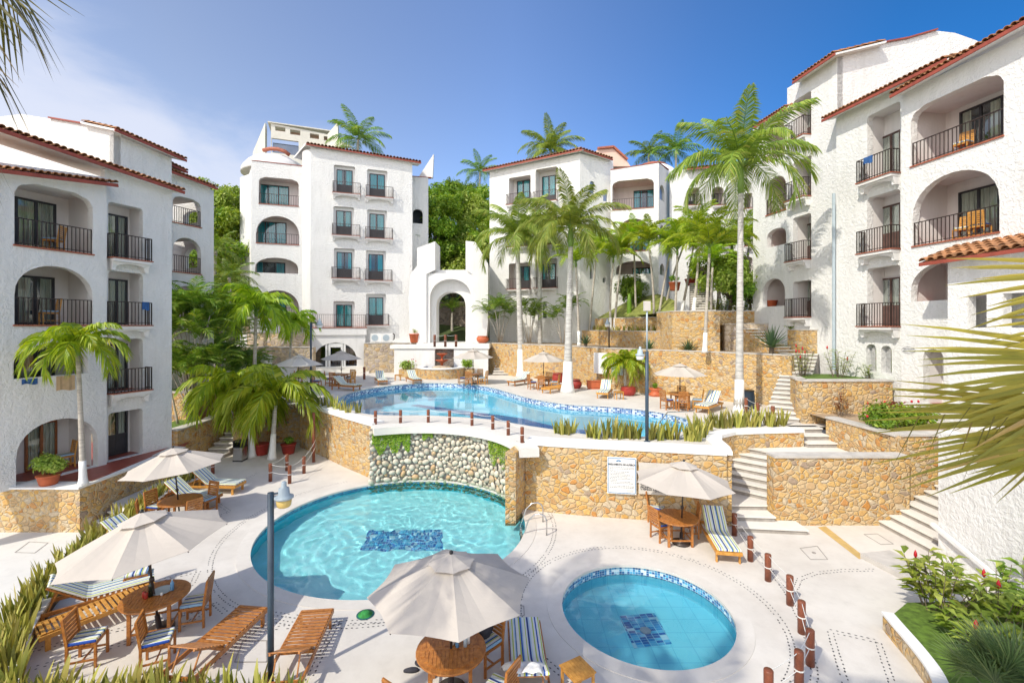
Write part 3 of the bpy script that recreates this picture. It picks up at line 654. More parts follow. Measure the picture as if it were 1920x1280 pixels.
# ================================================================== stairs
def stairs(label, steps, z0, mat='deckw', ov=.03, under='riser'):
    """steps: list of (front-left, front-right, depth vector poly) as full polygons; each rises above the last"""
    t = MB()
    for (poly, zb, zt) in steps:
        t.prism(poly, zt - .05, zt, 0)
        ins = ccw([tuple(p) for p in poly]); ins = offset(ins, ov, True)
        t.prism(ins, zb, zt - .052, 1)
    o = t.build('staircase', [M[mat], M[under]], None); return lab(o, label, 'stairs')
def flight(p0, dirv, width_vec, n, run, z0, rise, wfun=None, base=None):
    """p0 front corner, dirv uphill unit vector, width_vec full nosing vector"""
    out = []; dv = Vector(dirv).normalized(); wv = Vector(width_vec); p0 = Vector(p0)
    for i in range(n):
        a = p0 + dv * run * i; b = p0 + dv * run * (n + .3)
        out.append(([tuple(a), tuple(a + wv), tuple(b + wv), tuple(b)] if False else [tuple(a), tuple(a + wv), tuple(a + wv + dv * (run + .06)), tuple(a + dv * (run + .06))], (base if base is not None else z0 + rise * i - .25), z0 + rise * (i + 1)))
    return out
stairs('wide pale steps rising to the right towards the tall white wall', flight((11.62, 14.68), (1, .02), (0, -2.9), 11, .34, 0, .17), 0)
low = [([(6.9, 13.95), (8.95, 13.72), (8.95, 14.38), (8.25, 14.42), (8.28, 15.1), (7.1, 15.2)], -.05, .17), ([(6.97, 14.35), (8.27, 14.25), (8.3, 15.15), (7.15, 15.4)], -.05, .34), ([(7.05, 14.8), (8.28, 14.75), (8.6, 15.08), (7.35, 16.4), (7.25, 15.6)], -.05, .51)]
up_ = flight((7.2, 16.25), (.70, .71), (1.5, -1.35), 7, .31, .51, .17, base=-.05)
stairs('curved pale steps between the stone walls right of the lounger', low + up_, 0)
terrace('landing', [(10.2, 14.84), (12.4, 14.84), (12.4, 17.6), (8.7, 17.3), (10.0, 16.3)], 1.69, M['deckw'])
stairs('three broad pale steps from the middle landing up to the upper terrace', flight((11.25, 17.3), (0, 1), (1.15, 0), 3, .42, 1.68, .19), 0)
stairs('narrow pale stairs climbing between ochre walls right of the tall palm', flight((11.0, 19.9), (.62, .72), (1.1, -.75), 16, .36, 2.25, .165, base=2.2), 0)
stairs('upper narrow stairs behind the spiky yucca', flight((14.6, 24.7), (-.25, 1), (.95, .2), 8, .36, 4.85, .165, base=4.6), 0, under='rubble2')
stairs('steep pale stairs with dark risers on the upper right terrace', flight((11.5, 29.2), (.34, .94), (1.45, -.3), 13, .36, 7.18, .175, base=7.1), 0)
stairs('grey stone garden stairs by the left building', flight((-14.9, 21.9), (.02, 1), (1.05, 0), 13, .40, 0, .165, base=-.05), 0)
stairs('two pale steps from the left walkway up to the deck corridor', flight((-14.3, 15.55), (.35, 1), (1.6, -.55), 3, .4, -.5, .165, base=-.6), 0)
stairs('small pale steps at the foot of the ochre wall right of the fountain', flight((-1.6, 37.6), (.1, 1), (1.9, .1), 5, .4, 2.25, .18, base=2.2), 0)
# ================================================================== building kit
class Wall:
    def __init__(s, p, d, off=0.0):
        s.p = Vector(p[:2]); s.d = Vector(d[:2]).normalized(); s.n = Vector((s.d.y, -s.d.x)); s.off = off
        if s.n.dot(-s.p) < 0: s.n = -s.n
    def at(s, off): w_ = Wall(s.p, s.d); w_.n = s.n; w_.off = s.off + off; return w_
    def s_(s, px):
        qx = (px - 960) / F; p = s.p + s.n * s.off
        return (qx * p.y - p.x) / (s.d.x - qx * s.d.y)
    def Y(s, px): return (s.p + s.n * s.off + s.d * s.s_(px)).y
    def z(s, px, py): return EYE - (py - HZ) / F * s.Y(px)
    def pt(s, a, z, o=0.0):
        v = s.p + s.d * a + s.n * (s.off + o); return Vector((v.x, v.y, z))
def opening(a0, a1, zb, zt, style='arch'):
    if a0 > a1: a0, a1 = a1, a0
    w_ = a1 - a0; h = zt - zb
    if style == 'rect': return [(a0, zb), (a1, zb), (a1, zt), (a0, zt)]
    if style == 'round': r = .12; return [(a0, zb), (a1, zb), (a1, zt - r), (a1 - r * .3, zt - r * .3), (a1 - r, zt), (a0 + r, zt), (a0 + r * .3, zt - r * .3), (a0, zt - r)]
    if style == 'corbel':
        c = min(.42, w_ * .2, h * .3); o = [(a0, zb), (a1, zb), (a1, zt - c)]
        for k in range(1, 6): t = k / 5 * math.pi / 2; o.append((a1 - c * .6 * (1 - math.cos(t)) - .04, zt - c + c * .75 * math.sin(t)))
        o += [(a1 - c * 1.15, zt - .02), (a1 - c * 1.4, zt), (a0 + c * 1.4, zt), (a0 + c * 1.15, zt - .02)]
        for k in range(5, 0, -1): t = k / 5 * math.pi / 2; o.append((a0 + c * .6 * (1 - math.cos(t)) + .04, zt - c + c * .75 * math.sin(t)))
        return o + [(a0, zt - c)]
    rise = {'arch': min(w_ / 2, h * .75), 'seg': min(w_ * .3, h * .7)}[style]; o = [(a0, zb), (a1, zb)]; n = 14
    for k in range(n + 1):
        t = math.pi * k / n; o.append(((a0 + a1) / 2 + w_ / 2 * math.cos(t), zt - rise + rise * (math.sin(t) ** (.85))))
    return o
def facade(parent, W, outline, holes, th=.3, mat='stucco', name='wall'):
    """a wall slab with real openings; outline and holes are (s, z) polygons on the wall plane"""
    loops = [[Vector((a, z, 0)) for a, z in l] for l in [outline] + list(holes)]
    tris = tessellate_polygon(loops); flat = [v for l in loops for v in l]; n = len(flat)
    m = MB(); vs = [W.pt(v.x, v.y, 0) for v in flat] + [W.pt(v.x, v.y, -th) for v in flat]; fs = []
    for t in tris:
        a, b, c = (vs[i] for i in t); nrm = (b - a).cross(c - a)
        tt = t if nrm.dot(Vector((W.n.x, W.n.y, 0))) > 0 else (t[0], t[2], t[1])
        fs += [tuple(tt), (n + tt[0], n + tt[2], n + tt[1])]
    k = 0
    for l in loops:
        L = len(l)
        for i in range(L): j = (i + 1) % L; fs.append((k + i, k + j, n + k + j, n + k + i))
        k += L
    m.add(vs, fs); o = m.build(name, M[mat], parent)
    # consistent normals
    bm = bmesh.new(); bm.from_mesh(o.data); bmesh.ops.recalc_face_normals(bm, faces=bm.faces); bm.to_mesh(o.data); bm.free()
    return o
class Multi:
    def __init__(s): s.items = []
    def build(s, name, mats, parent): return [m.build(name, mats, parent) for m in s.items]
def recess(m, W, a0, a1, zb, zt, depth, th=.3, floor_mat=1, back=True, ext=.12, sides=2):
    if isinstance(m, Multi): m.items.append(MB()); m = m.items[-1]
    if a0 > a1: a0, a1 = a1, a0
    a0 -= ext; a1 += ext; zt += .06
    o0, o1 = -th, -th - depth
    c = [W.pt(a, z, o) for o in (o0, o1) for (a, z) in ((a0, zb), (a1, zb), (a1, zt), (a0, zt))]
    m.add(c, [(0, 1, 5, 4)], floor_mat)
    m.add(c, [(2, 3, 7, 6), (3, 0, 4, 7)] + ([(1, 2, 6, 5)] if sides == 2 else []) + ([(4, 5, 6, 7)] if back else []), 0)
def door(parent, W, a0, a1, zb, zt, off, n=2, cur='curtc', panel=0.0, framem='frame', gl='glass'):
    if a0 > a1: a0, a1 = a1, a0
    f = MB(); fw = min(.07, (a1 - a0) * .12)
    def B(m, s0, s1, z0, z1, o0, o1, mi=0):
        c = [W.pt(a, z, off + o) for o in (o0, o1) for (a, z) in ((s0, z0), (s1, z0), (s1, z1), (s0, z1))]
        m.add(c, [(0, 1, 2, 3), (7, 6, 5, 4), (0, 4, 5, 1), (1, 5, 6, 2), (2, 6, 7, 3), (3, 7, 4, 0)], mi)
    B(f, a0, a0 + fw, zb, zt, .012, .09); B(f, a1 - fw, a1, zb, zt, .012, .09); B(f, a0 + fw, a1 - fw, zt - fw, zt, .012, .09); B(f, a0 + fw, a1 - fw, zb, zb + fw, .012, .09)
    for k in range(1, n):
        c = a0 + (a1 - a0) * k / n; B(f, c - fw * .6, c + fw * .6, zb + fw, zt - fw, .012, .085)
    if panel: B(f, a0 + fw, a1 - fw, zb + fw, zb + panel, .02, .075)
    o = f.build('door', M[framem], parent)
    g = MB(); B(g, a0 + fw, a1 - fw, zb + max(fw, panel), zt - fw, .055, .06); g.build('pane', M[gl], o)
    if cur:
        c = MB(); z0 = zb + max(fw, panel); gap = rnd.choice((.0, .02, .05, .12, .22)) * (a1 - a0); mid = (a0 + a1) / 2 + rnd.uniform(-.1, .1) * (a1 - a0)
        c.add([W.pt(a0, z0, off + .008), W.pt(a1, z0, off + .008), W.pt(a1, zt, off + .008), W.pt(a0, zt, off + .008)], [(0, 1, 2, 3)], 1)
        for (u0, u1) in ((a0 + fw, mid - gap), (mid + gap, a1 - fw)):
            kk = max(2, int((u1 - u0) / .05)); vs = []
            for i in range(kk + 1):
                u = u0 + (u1 - u0) * i / kk; dd = .025 + .014 * math.sin(i * 1.7)
                vs += [W.pt(u, z0, off + dd), W.pt(u, zt - fw, off + dd)]
            c.add(vs, [(2 * i, 2 * i + 2, 2 * i + 3, 2 * i + 1) for i in range(kk)], 0)
        c.build('curtain', [M[cur], M['dark']], o)
    return o
def rail_mesh(m, pts, h=.92, sp=.12, w_=.022):
    for i in range(len(pts) - 1):
        a, b = Vector(pts[i]), Vector(pts[i + 1]); L = (b - a).length; n = max(1, round(L / sp)); up = Vector((0, 0, 1))
        m.bar(a + up * h, b + up * h, .05, .03); m.bar(a + up * .08, b + up * .08, .03, .025)
        for k in range(n + 1):
            p = a + (b - a) * k / n; m.bar(p + up * .0, p + up * h, w_ if 0 < k < n else w_ * 1.5, None, 0, Vector((b - a).normalized()))
def balcony(parent, W, a0, a1, zf, proj=.45, h=.92, slab=True, corbel=True, sp=.12, redge=True, railin=.04):
    if a0 > a1: a0, a1 = a1, a0
    b = MB()
    def B(s0, s1, z0, z1, o0, o1, mi=0):
        c = [W.pt(a, z, o) for o in (o0, o1) for (a, z) in ((s0, z0), (s1, z0), (s1, z1), (s0, z1))]
        b.add(c, [(0, 1, 2, 3), (7, 6, 5, 4), (0, 4, 5, 1), (1, 5, 6, 2), (2, 6, 7, 3), (3, 7, 4, 0)], mi)
    if slab:
        B(a0 + .02, a1 - .02, zf - .16, zf - .045, .003, proj - .02, 0)
        B(a0 - .02, a1 + .02, zf - .042, zf, .003, proj + .02, 1)
        if corbel:
            w_ = a1 - a0; P = [(a0 + .04, zf - .163), (a0 + .04, zf - .50), (a0 + .16, zf - .50)]
            for k in range(9): t = math.pi * (1 - k / 8); P.append(((a0 + a1) / 2 + (w_ / 2 - .17) * math.cos(t), zf - .48 + .26 * math.sin(t) ** .6))
            P += [(a1 - .16, zf - .50), (a1 - .04, zf - .50), (a1 - .04, zf - .163)]
            n = len(P); tr = tessellate_polygon([[Vector((x, z, 0)) for x, z in P]])
            vs = [W.pt(x, z, .003) for x, z in P] + [W.pt(x, z, proj * (.72 if z > zf - .3 else .5)) for x, z in P]
            b.add(vs, [tuple(n + i for i in t) for t in tr] + [(i, (i + 1) % n, n + (i + 1) % n, n + i) for i in range(n)], 0)
    else:
        B(a0 - .02, a1 + .02, zf - .05, zf + .003, -.28, .05, 1)
    o = b.build('balcony', [M['smooth'], M['rededge']], parent)
    r = MB(); pr = proj - railin if slab else -.06
    pts = [W.pt(a0 + .03, zf, pr), W.pt(a1 - .03, zf, pr)]
    if slab: pts = [W.pt(a0 + .03, zf, .02)] + pts + [W.pt(a1 - .03, zf, .02)]
    rail_mesh(r, pts, h, sp); r.build('railing', M['metal'], o)
    return o
def tile_roof(parent, A, B, inward, depth, slope=20, over=.0, fasc=.125, name='roof', r=.088, tmat='tile', soffit=True):
    """barrel-tile roof: A-B is the eave line, tiles run up the slope along 'inward'"""
    A = Vector(A); B = Vector(B); inw = Vector((inward[0], inward[1], 0)).normalized(); up = (inw * math.cos(R(slope)) + Vector((0, 0, math.sin(R(slope))))).normalized()
    d = (B - A); L = d.length; d.normalize(); nrm = d.cross(up)
    if nrm.z < 0: nrm = -nrm
    m = MB(); n = max(2, int(L / (r * 2.25))); nt_ = max(1, int(depth / .38)); k = 7
    for i in range(n):
        base = A + d * ((i + .5) * L / n)
        for j in range(nt_):
            t0 = depth * j / nt_ - (.05 if j else .06) + rnd.uniform(-.015, .015); t1 = depth * (j + 1) / nt_; jit = rnd.uniform(-.012, .012)
            vs = []
            for (t, rr, lift) in ((t0, r * 1.04, .035), (t1, r * .86, .0)):
                for q_ in range(k): a = math.pi * q_ / (k - 1); vs.append(base + d * (jit + rr * math.cos(a)) + up * t + nrm * (lift + rr * .95 * math.sin(a)))
                for q_ in range(k): a = math.pi * q_ / (k - 1); vs.append(base + d * (jit + (rr - .018) * math.cos(a)) + up * t + nrm * (lift + (rr - .018) * .95 * math.sin(a) - .004))
            fs = []
            for q_ in range(k - 1):
                fs.append((q_, q_ + 1, 2 * k + q_ + 1, 2 * k + q_)); fs.append((q_ + 1, q_, k + q_, k + q_ + 1))
            m.add(vs, fs)
    c = [A, B, B + up * depth, A + up * depth]; m.add([p - nrm * .012 for p in c], [(0, 1, 2, 3)])
    o = m.build(name, M[tmat], parent)
    f = MB(); dn = Vector((0, 0, -1)); f.bar(A + dn * (fasc / 2 + .02) - inw * .01, B + dn * (fasc / 2 + .02) - inw * .01, .05, fasc); f.build('fascia', M['fascia'], o)
    if soffit:
        s_ = MB(); q4 = [A + inw * .03 + dn * (fasc), B + inw * .03 + dn * (fasc), B + up * depth + dn * (fasc + .02), A + up * depth + dn * (fasc + .02)]
        s_.add(q4 + [p + Vector((0, 0, .09)) for p in q4], [(0, 3, 2, 1), (0, 1, 5, 4), (1, 2, 6, 5), (2, 3, 7, 6), (3, 0, 4, 7)]); s_.build('soffit', M['smooth'], o)
    return o
def slit_window(parent, W, a0, a1, zb, zt, off=-.26):
    g = MB(); P = opening(a0, a1, zb, zt, 'arch'); tr = tessellate_polygon([[Vector((x, z, 0)) for x, z in P]])
    g.add([W.pt(x, z, off) for x, z in P], tr); return g.build('window', M['darkglass'], parent)

def hotel(loc, label): return empty('hotel_building', loc, 0, label, 'building')
def cap_line(parent, W, a0, z0, a1, z1, th=.3, name='coping'):
    c = MB(); c.bar(W.pt(a0, z0 + .03, -th / 2), W.pt(a1, z1 + .03, -th / 2), th + .08, .06); c.build(name, M['fascia'], parent)

# ================================================================== left building
LB = hotel((-17, 18, .9), 'long white stucco building on the left with iron balconies and stepped terracotta eaves')
WA = Wall((-15.8, 17.4), (.313, .95))
F4 = [.97, 3.68, 6.36, 9.03]
rm = Multi()
def S2(W, x0, x1): return W.s_(x0), W.s_(x1)
a30, a172 = S2(WA, 27, 174)
ztA = [WA.z(-60, 305), WA.z(200, 340)]
HA = [opening(a30, a172, F4[3], WA.z(100, 352), 'corbel'), opening(a30, a172, F4[2], WA.z(95, 498), 'arch'), opening(*S2(WA, 25, 165), 4.55, WA.z(85, 648), 'seg'), opening(*S2(WA, 30, 184), .98, WA.z(125, 783), 'arch')]
sA0, sA1 = S2(WA, -200, 200)
facade(LB, WA, [(sA0, .9), (sA1, .9), (sA1, ztA[1] + .15), (WA.s_(-60), ztA[0] + .15), (sA0, ztA[0] + .15)], HA, .3)
for i, (zb, zt) in enumerate(((F4[3], WA.z(100, 352)), (F4[2], WA.z(95, 498)), (4.55, WA.z(85, 648)), (.98, WA.z(125, 783)))):
    recess(rm, WA, a30, a172, zb - (.8 if i == 2 else 0), zt, 1.35)
WAb = WA.at(-1.65)
door(LB, WAb, *S2(WAb, 26, 103), F4[3] + .02, WAb.z(65, 376), 0)
door(LB, WAb, *S2(WAb, 26, 100), F4[2] + .02, WAb.z(65, 518), 0)
door(LB, WAb, *S2(WAb, 26, 100), 3.8, WAb.z(60, 655), 0)
door(LB, WAb, *S2(WAb, 45, 105), 1.0, WAb.z(80, 790), 0, 2, 'curtc', 0, 'teakd')
balcony(LB, WA, a30 - .02, a172 + .02, F4[3], slab=False); balcony(LB, WA, a30 - .02, a172 + .02, F4[2], slab=False)
WB = WA.at(-.25); sB0, sB1 = WB.s_(197), WB.s_(322)
n0, n1 = S2(WB, 203, 268); HB = []
tops = [WB.z(235, 770), F4[1] + 2.12, F4[2] + 2.15, F4[3] + 2.2]
for i in range(4): HB.append(opening(n0, n1, F4[i] + .01, tops[i], 'round'))
facade(LB, WB, [(sB0, .9), (sB1, .9), (sB1, WB.z(322, 352)), (sB0, WB.z(200, 318))], HB, .25)
for i in range(4): recess(rm, WB, n0, n1, F4[i] + .01, tops[i], .62, .25, 1, ext=.03)
WBb = WB.at(-.86)
for i in range(4):
    a0, a1 = S2(WBb, 196, 237); door(LB, WBb, a0, a1, F4[i] + .02, F4[i] + (1.9 if i else 1.85), 0, 2, 'curtc', .85 if i == 0 else .0)
    if i: balcony(LB, WB, n0 - .05, n1 + .12, F4[i], .42)
rm.build('loggia', [M['inner'], M['redtile']], LB)
# return wall between A and B, right end wall
rt = MB(); rt.add([WA.pt(sA1, .9, -.3), WA.pt(sA1, .9, 0), WA.pt(sA1, ztA[1], 0), WA.pt(sA1, ztA[1], -.3)], [(0, 1, 2, 3)]); rt.build('corner_wall', M['stucco'], LB)
EA = lambda W, px, py, o=.42: (lambda w_: w_.pt(w_.s_(px), w_.z(px, py)))(W.at(o))
tile_roof(LB, EA(WA, -120, 300), EA(WA, 221, 344), -WA.n, 3.2, 9)
tile_roof(LB, EA(WB, -40, 225), EA(WB, 346, 358), -WA.n, 3.0, 10)
# upper stair block D and its side wall
WD = Wall((-19.3, 22.0), (.313, .95)); sD = WD.s_(213)
facade(LB, WD, [(sD, 6), (WD.s_(322), 6), (WD.s_(322), WD.z(322, 297)), (sD, WD.z(213, 252))], [], .3)
WDs = Wall(WD.pt(sD, 0)[:2], (-.95, .313))
pr = [(213, 243), (150, 229), (95, 223), (40, 214), (0, 219), (-80, 240)]
facade(LB, WDs, [(WDs.s_(p), WDs.z(p, y)) for p, y in pr] + [(WDs.s_(-80), 6), (0, 6)], [], .3)
tile_roof(LB, EA(WD, 215, 240, .5), EA(WD, 350, 299, .5), -WD.n, 2.6, 16)
cp = MB(); cp.bar(WDs.pt(WDs.s_(213), WDs.z(213, 243) + .04, .06), WDs.pt(WDs.s_(95), WDs.z(95, 223) + .04, .06), .12, .07); cp.build('coping', M['fascia'], LB)
# wing C with see-through loggias
WC = Wall((-18.85, 25.2), (.313, .95)); c0, c1 = S2(WC, 324, 377); rc = Multi(); HC = []
fl = [(WC.z(350, 600), WC.z(350, 536), 'arch'), (WC.z(350, 511), WC.z(350, 446), 'arch'), (WC.z(350, 421), WC.z(350, 371), 'corbel')]
for zb, zt, st_ in fl: HC.append(opening(c0, c1, zb, zt, st_)); recess(rc, WC, c0, c1, zb, zt, 2.2, .3, 1, sides=1)
cs0, cs1 = S2(WC, 316, 394)
facade(LB, WC, [(cs0, 2.8), (cs1, 2.8), (cs1, WC.z(394, 352)), (cs0, WC.z(316, 325))], HC, .3)
for zb, zt, st_ in fl: balcony(LB, WC, c0 - .02, c1 + .02, zb, slab=False)
rc.build('loggia', [M['inner'], M['redtile']], LB)
WCs = Wall(WC.pt(cs1, 0)[:2], (-.95, .313))
eh0, eh1 = sorted((WCs.s_(343), WCs.s_(367))); eh0 = max(.5, min(eh0, 1.0)); eh1 = eh0 + 1.1
facade(LB, WCs, [(0.02, 2.8), (3.2, 2.8), (3.2, WC.z(394, 355)), (0.02, WC.z(394, 355))], [opening(eh0, eh1, zb + .5, zt - .3, st_) for zb, zt, st_ in fl], .25, 'stucco', 'end_wall')
tile_roof(LB, EA(WC, 318, 318, .45), EA(WC, 408, 352, .45), -WC.n, 2.5, 16)
tile_roof(LB, EA(WC, 318, 305, -.3), EA(WC, 352, 321, -.3), -WC.n, 1.5, 16)
# ---- middle tower
MT = hotel((-14, 42, 4.9), 'five-storey white stucco tower left of the arched gateway with teal-curtained balcony doors')
WM = Wall((-17.9, 40.5), (.95, .32))
H_ = []; rmn = Multi(); specs = []
cols_ = [((631, 661), (624, 676), (317, 364)), ((693, 722), (686, 737), (325, 371)), ((630, 659), (623, 675), (394, 442)), ((693, 721), (685, 736), (400, 448)), ((631, 660), (622, 675), (472, 522)), ((691, 719), (684, 735), (476, 526)), ((691, 719), (686, 729), (557, 609)), ((630, 660), (0, 0), (571, 626))]
for (dx, rx, yy) in cols_:
    a0, a1 = S2(WM, *dx); mid = sum(dx) / 2; zb = WM.z(mid, yy[1]); zt = WM.z(mid, yy[0])
    if rx[0] == 0: zb = 5.45
    H_.append(opening(a0 - .22, a1 + .22, zb, zt + .3, 'round')); specs.append((a0, a1, zb, zt, rx))
sM0, sM1 = S2(WM, 582, 773)
facade(MT, WM, [(sM0, 2.2), (sM1, 2.2), (sM1, WM.z(773, 303)), (sM0, WM.z(582, 276))], H_, .3)
for a0, a1, zb, zt, rx in specs:
    recess(rmn, WM, a0 - .22, a1 + .22, zb, zt + .3, .02, .3, 0, ext=0)
    door(MT, WM, a0, a1, zb + .02, zt, -.32, 2, 'curtt', .9)
    if rx[0]: r0, r1 = S2(WM, *rx); balcony(MT, WM, r0, r1, zb, .48, .98, sp=.14)
rmn.build('niche', [M['smooth'], M['redtile']], MT)
# chamfered corner strip and loggia wing
cA = WM.pt(sM0, 0); cB = AT(567, 612, 41.2); ch = MB()
ztm = WM.z(582, 280)
k = 5
for i in range(k):
    t0, t1 = i / k, (i + 1) / k
    def cpnt(t): b = (1 - t) * (1 - t); return Vector(cA) * (1 - t) + Vector(cB) * t + Vector((-.12, -.18, 0)) * (4 * t * (1 - t)) * .6
    p0, p1 = cpnt(t0), cpnt(t1); ch.add([(p0.x, p0.y, 2.2), (p1.x, p1.y, 2.2), (p1.x, p1.y, ztm), (p0.x, p0.y, ztm)], [(0, 1, 2, 3)])
ch.build('corner_wall', M['stucco'], MT, True)
WL = Wall((cB.x, cB.y), (.95, .32)); l0, l1 = S2(WL, 471, 567); rl = Multi(); HL = []
fl2 = [(485, 560, 334, 384, 'corbel'), (480, 561, 405, 457, 'arch'), (478, 559, 483, 512, 'seg'), (480, 561, 544, 596, 'arch')]
for x0, x1, y0, y1, st_ in fl2:
    mid = (x0 + x1) / 2; a0, a1 = S2(WL, x0, x1); zb, zt = WL.z(mid, y1), WL.z(mid, y0)
    HL.append(opening(a0, a1, zb, zt, st_)); recess(rl, WL, a0, a1, zb - (.5 if st_ == 'seg' else 0), zt, 1.3)
    wb = WL.at(-1.6); door(MT, wb, *S2(wb, x0 - 2, x0 + 57), zb + (0 if st_ != 'seg' else -.4), zt - .25, 0, 3, 'curtt')
    if st_ != 'seg': balcony(MT, WL, a0, a1, zb, slab=False, sp=.2)
rl.build('loggia', [M['inner'], M['redtile']], MT)
facade(MT, WL, [(l0, 2.2), (l1, 2.2), (l1, WL.z(567, 312)), (l0, WL.z(471, 301))], HL, .3)
cap_line(MT, WL, l0, WL.z(471, 301), l1, WL.z(567, 312))
sv = MB(); p0 = AT(467, 612, 41.5); p1 = AT(450, 612, 42.5); p2 = AT(471, 612, WL.Y(471))
for a, b in ((p0, p1), (p2, p0)): sv.add([(a.x, a.y, 2), (b.x, b.y, 2), (b.x, b.y, 20.2), (a.x, a.y, 20.2)], [(0, 1, 2, 3)])
sv.build('side_wall', M['stucco'], MT)
tile_roof(MT, EA(WM, 574, 269, .35), EA(WM, 790, 304, .35), -WM.n, 3.0, 14, r=.13)
wl_ = Wall(EA(WM, 574, 269, .35)[:2], (-.55, .83))
so_ = MB(); A_ = EA(WM, 574, 270, .35); B_ = AT(552, 296, 44); so_.add([A_, B_, B_ + V(1.5, 0, -.5), A_ + V(.6, .5, -.2)], [(0, 1, 2, 3)]); so_.bar(A_, B_, .12, .16); so_.build('soffit', M['smooth'], MT)
WMr = WM.at(-2.2); r0, r1 = S2(WMr, 765, 803)
aw = S2(WMr, 774, 793); facade(MT, WMr, [(r0, 2.2), (r1, 2.2), (r1, WMr.z(803, 333)), (r0, WMr.z(765, 331))], [opening(*aw, WMr.z(784, 419), WMr.z(784, 392), 'arch')], .3)
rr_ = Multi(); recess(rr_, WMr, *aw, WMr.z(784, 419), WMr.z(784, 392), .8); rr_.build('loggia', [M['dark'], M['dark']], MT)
cap_line(MT, WMr, WMr.s_(772), WMr.z(772, 331), r1 + .3, WMr.z(803, 333))
fn = MB(); Yf = WMr.Y(790) + .5
P = [AT(784, 333, Yf), AT(811, 333, Yf), AT(813, 289, Yf)]; fn.add(P + [p + V(0, .4, 0) for p in P], [(0, 1, 2), (5, 4, 3), (0, 3, 4, 1), (1, 4, 5, 2), (2, 5, 3, 0)]); fn.build('roof_fin', M['smooth'], MT)
sd2 = MB(); e0 = WM.pt(sM1, 2.2); sd2.add([WM.pt(sM1, 2.2), WM.pt(sM1, 2.2, -2.3), WM.pt(sM1, WM.z(773, 303), -2.3), WM.pt(sM1, WM.z(773, 303))], [(0, 1, 2, 3)])
e1 = WMr.pt(r1, 2.2); sd2.add([WMr.pt(r1, 2.2), WMr.pt(r1, 2.2, -6), WMr.pt(r1, WMr.z(803, 333), -6), WMr.pt(r1, WMr.z(803, 333))], [(0, 1, 2, 3)])
sd2.build('side_wall', M['stucco'], MT)
# ground-floor extension with the arched window group
WX = WM.at(1.35); x0, x1 = S2(WX, 583, 685); zt = WX.z(634, 628); rx = Multi()
g0, g1 = S2(WX, 588, 669); gz0, gz1 = WX.z(630, 690), WX.z(630, 642)
facade(MT, WX, [(x0, 2.2), (x1, 2.2), (x1, zt), (x0, zt)], [opening(g0, g1, gz0, gz1, 'arch')], .2, 'smooth')
xs = MB()
for a in (x0, x1): xs.add([WX.pt(a, 2.2), WX.pt(a, 2.2, -1.3), WX.pt(a, zt, -1.3), WX.pt(a, zt)], [(0, 1, 2, 3)])
xs.build('side_wall', M['smooth'], MT)
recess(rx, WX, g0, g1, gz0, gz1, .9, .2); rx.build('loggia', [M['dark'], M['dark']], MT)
wf = MB()
def WB_(m, W, s0, s1, z0, z1, o0, o1, mi=0):
    c = [W.pt(a, z, o) for o in (o0, o1) for (a, z) in ((s0, z0), (s1, z0), (s1, z1), (s0, z1))]
    m.add(c, [(0, 1, 2, 3), (7, 6, 5, 4), (0, 4, 5, 1), (1, 5, 6, 2), (2, 6, 7, 3), (3, 7, 4, 0)], mi)
for a in (612, 617.5, 641, 646): WB_(wf, WX, WX.s_(a - 2), WX.s_(a + 2), gz0, gz1 - .05, -.12, -.04)
WB_(wf, WX, WX.s_(617), WX.s_(641), gz1 - .42, gz1 - .05, -.13, -.05); WB_(wf, WX, g0, g1, gz0, gz0 + .15, -.125, -.045)
wo_ = wf.build('window', M['white'], MT)
gl = MB(); Pg = opening(g0, g1, gz0, gz1, 'arch'); gl.add([WX.pt(a, z, -.15) for a, z in Pg], tessellate_polygon([[Vector((a, z, 0)) for a, z in Pg]])); gl.build('pane', M['darkglass'], wo_)
bb = MB(); WB_(bb, WX, x0 - .1, x1 + .1, zt, zt + .62, -1.33, .12); bb2 = bb.build('balcony', M['smooth'], MT)
br = MB(); WB_(br, WX, x0 - .15, x1 + .15, zt + .622, zt + .7, -1.33, .17); br.build('tiled_edge', M['rededge'], bb2)
r_ = MB(); rail_mesh(r_, [WX.pt(x0, zt + .7, -1.2), WX.pt(x0, zt + .7, .06), WX.pt(x1, zt + .7, .06), WX.pt(x1, zt + .7, -1.2)], 1.1, .17); r_.build('railing', M['metal'], bb2)
stp = MB()
for i in range(3): WB_(stp, WX, x0 - .3 - i * .3, x1 + .3, 2.0, 2.25 + .48 - i * .16, .01, .5 + .45 * i)
lab(stp.build('staircase', [M['deckw']], None), 'three long pale steps in front of the arched window group', 'stairs')
# penthouse behind the tower
PH = hotel((-22, 50, 20), 'cream rooftop house behind the white tower with slatted pergola openings')
WP = Wall((GX(508, 48), 48), (.93, .36)); p0_, p1_ = S2(WP, 508, 625)
HP = [opening(*S2(WP, a, b), WP.z((a + b) / 2, y1), WP.z((a + b) / 2, y0), 'rect') for a, b, y0, y1 in ((516, 535, 238, 246), (544, 563, 244, 253), (581, 598, 251, 260), (607, 620, 256, 264), (509, 560, 262, 289))]
facade(PH, WP, [(p0_, 14), (p1_, 14), (p1_, WP.z(625, 254)), (p0_, WP.z(508, 231))], HP, .3, 'cream')
ph = MB(); WB_(ph, WP, p0_ - .3, p1_ + .1, WP.z(508, 231), WP.z(508, 231) + .1, -3, .15); ph.build('roof', M['cream'], PH)
pp = MB(); WB_(pp, WP, p0_ + .1, p1_ - .1, WP.z(508, 300), WP.z(508, 262), -.9, -.8); pp.build('window', M['darkglass'], PH)
ps = MB()
for i in range(8): WB_(ps, WP, p0_ + .1, p1_ - .1, WP.z(508, 231) - .55 - i * .11 - .0, WP.z(508, 231) - .5 - i * .11, -.45, -.38)
ps.build('slats', M['teakd'], PH)
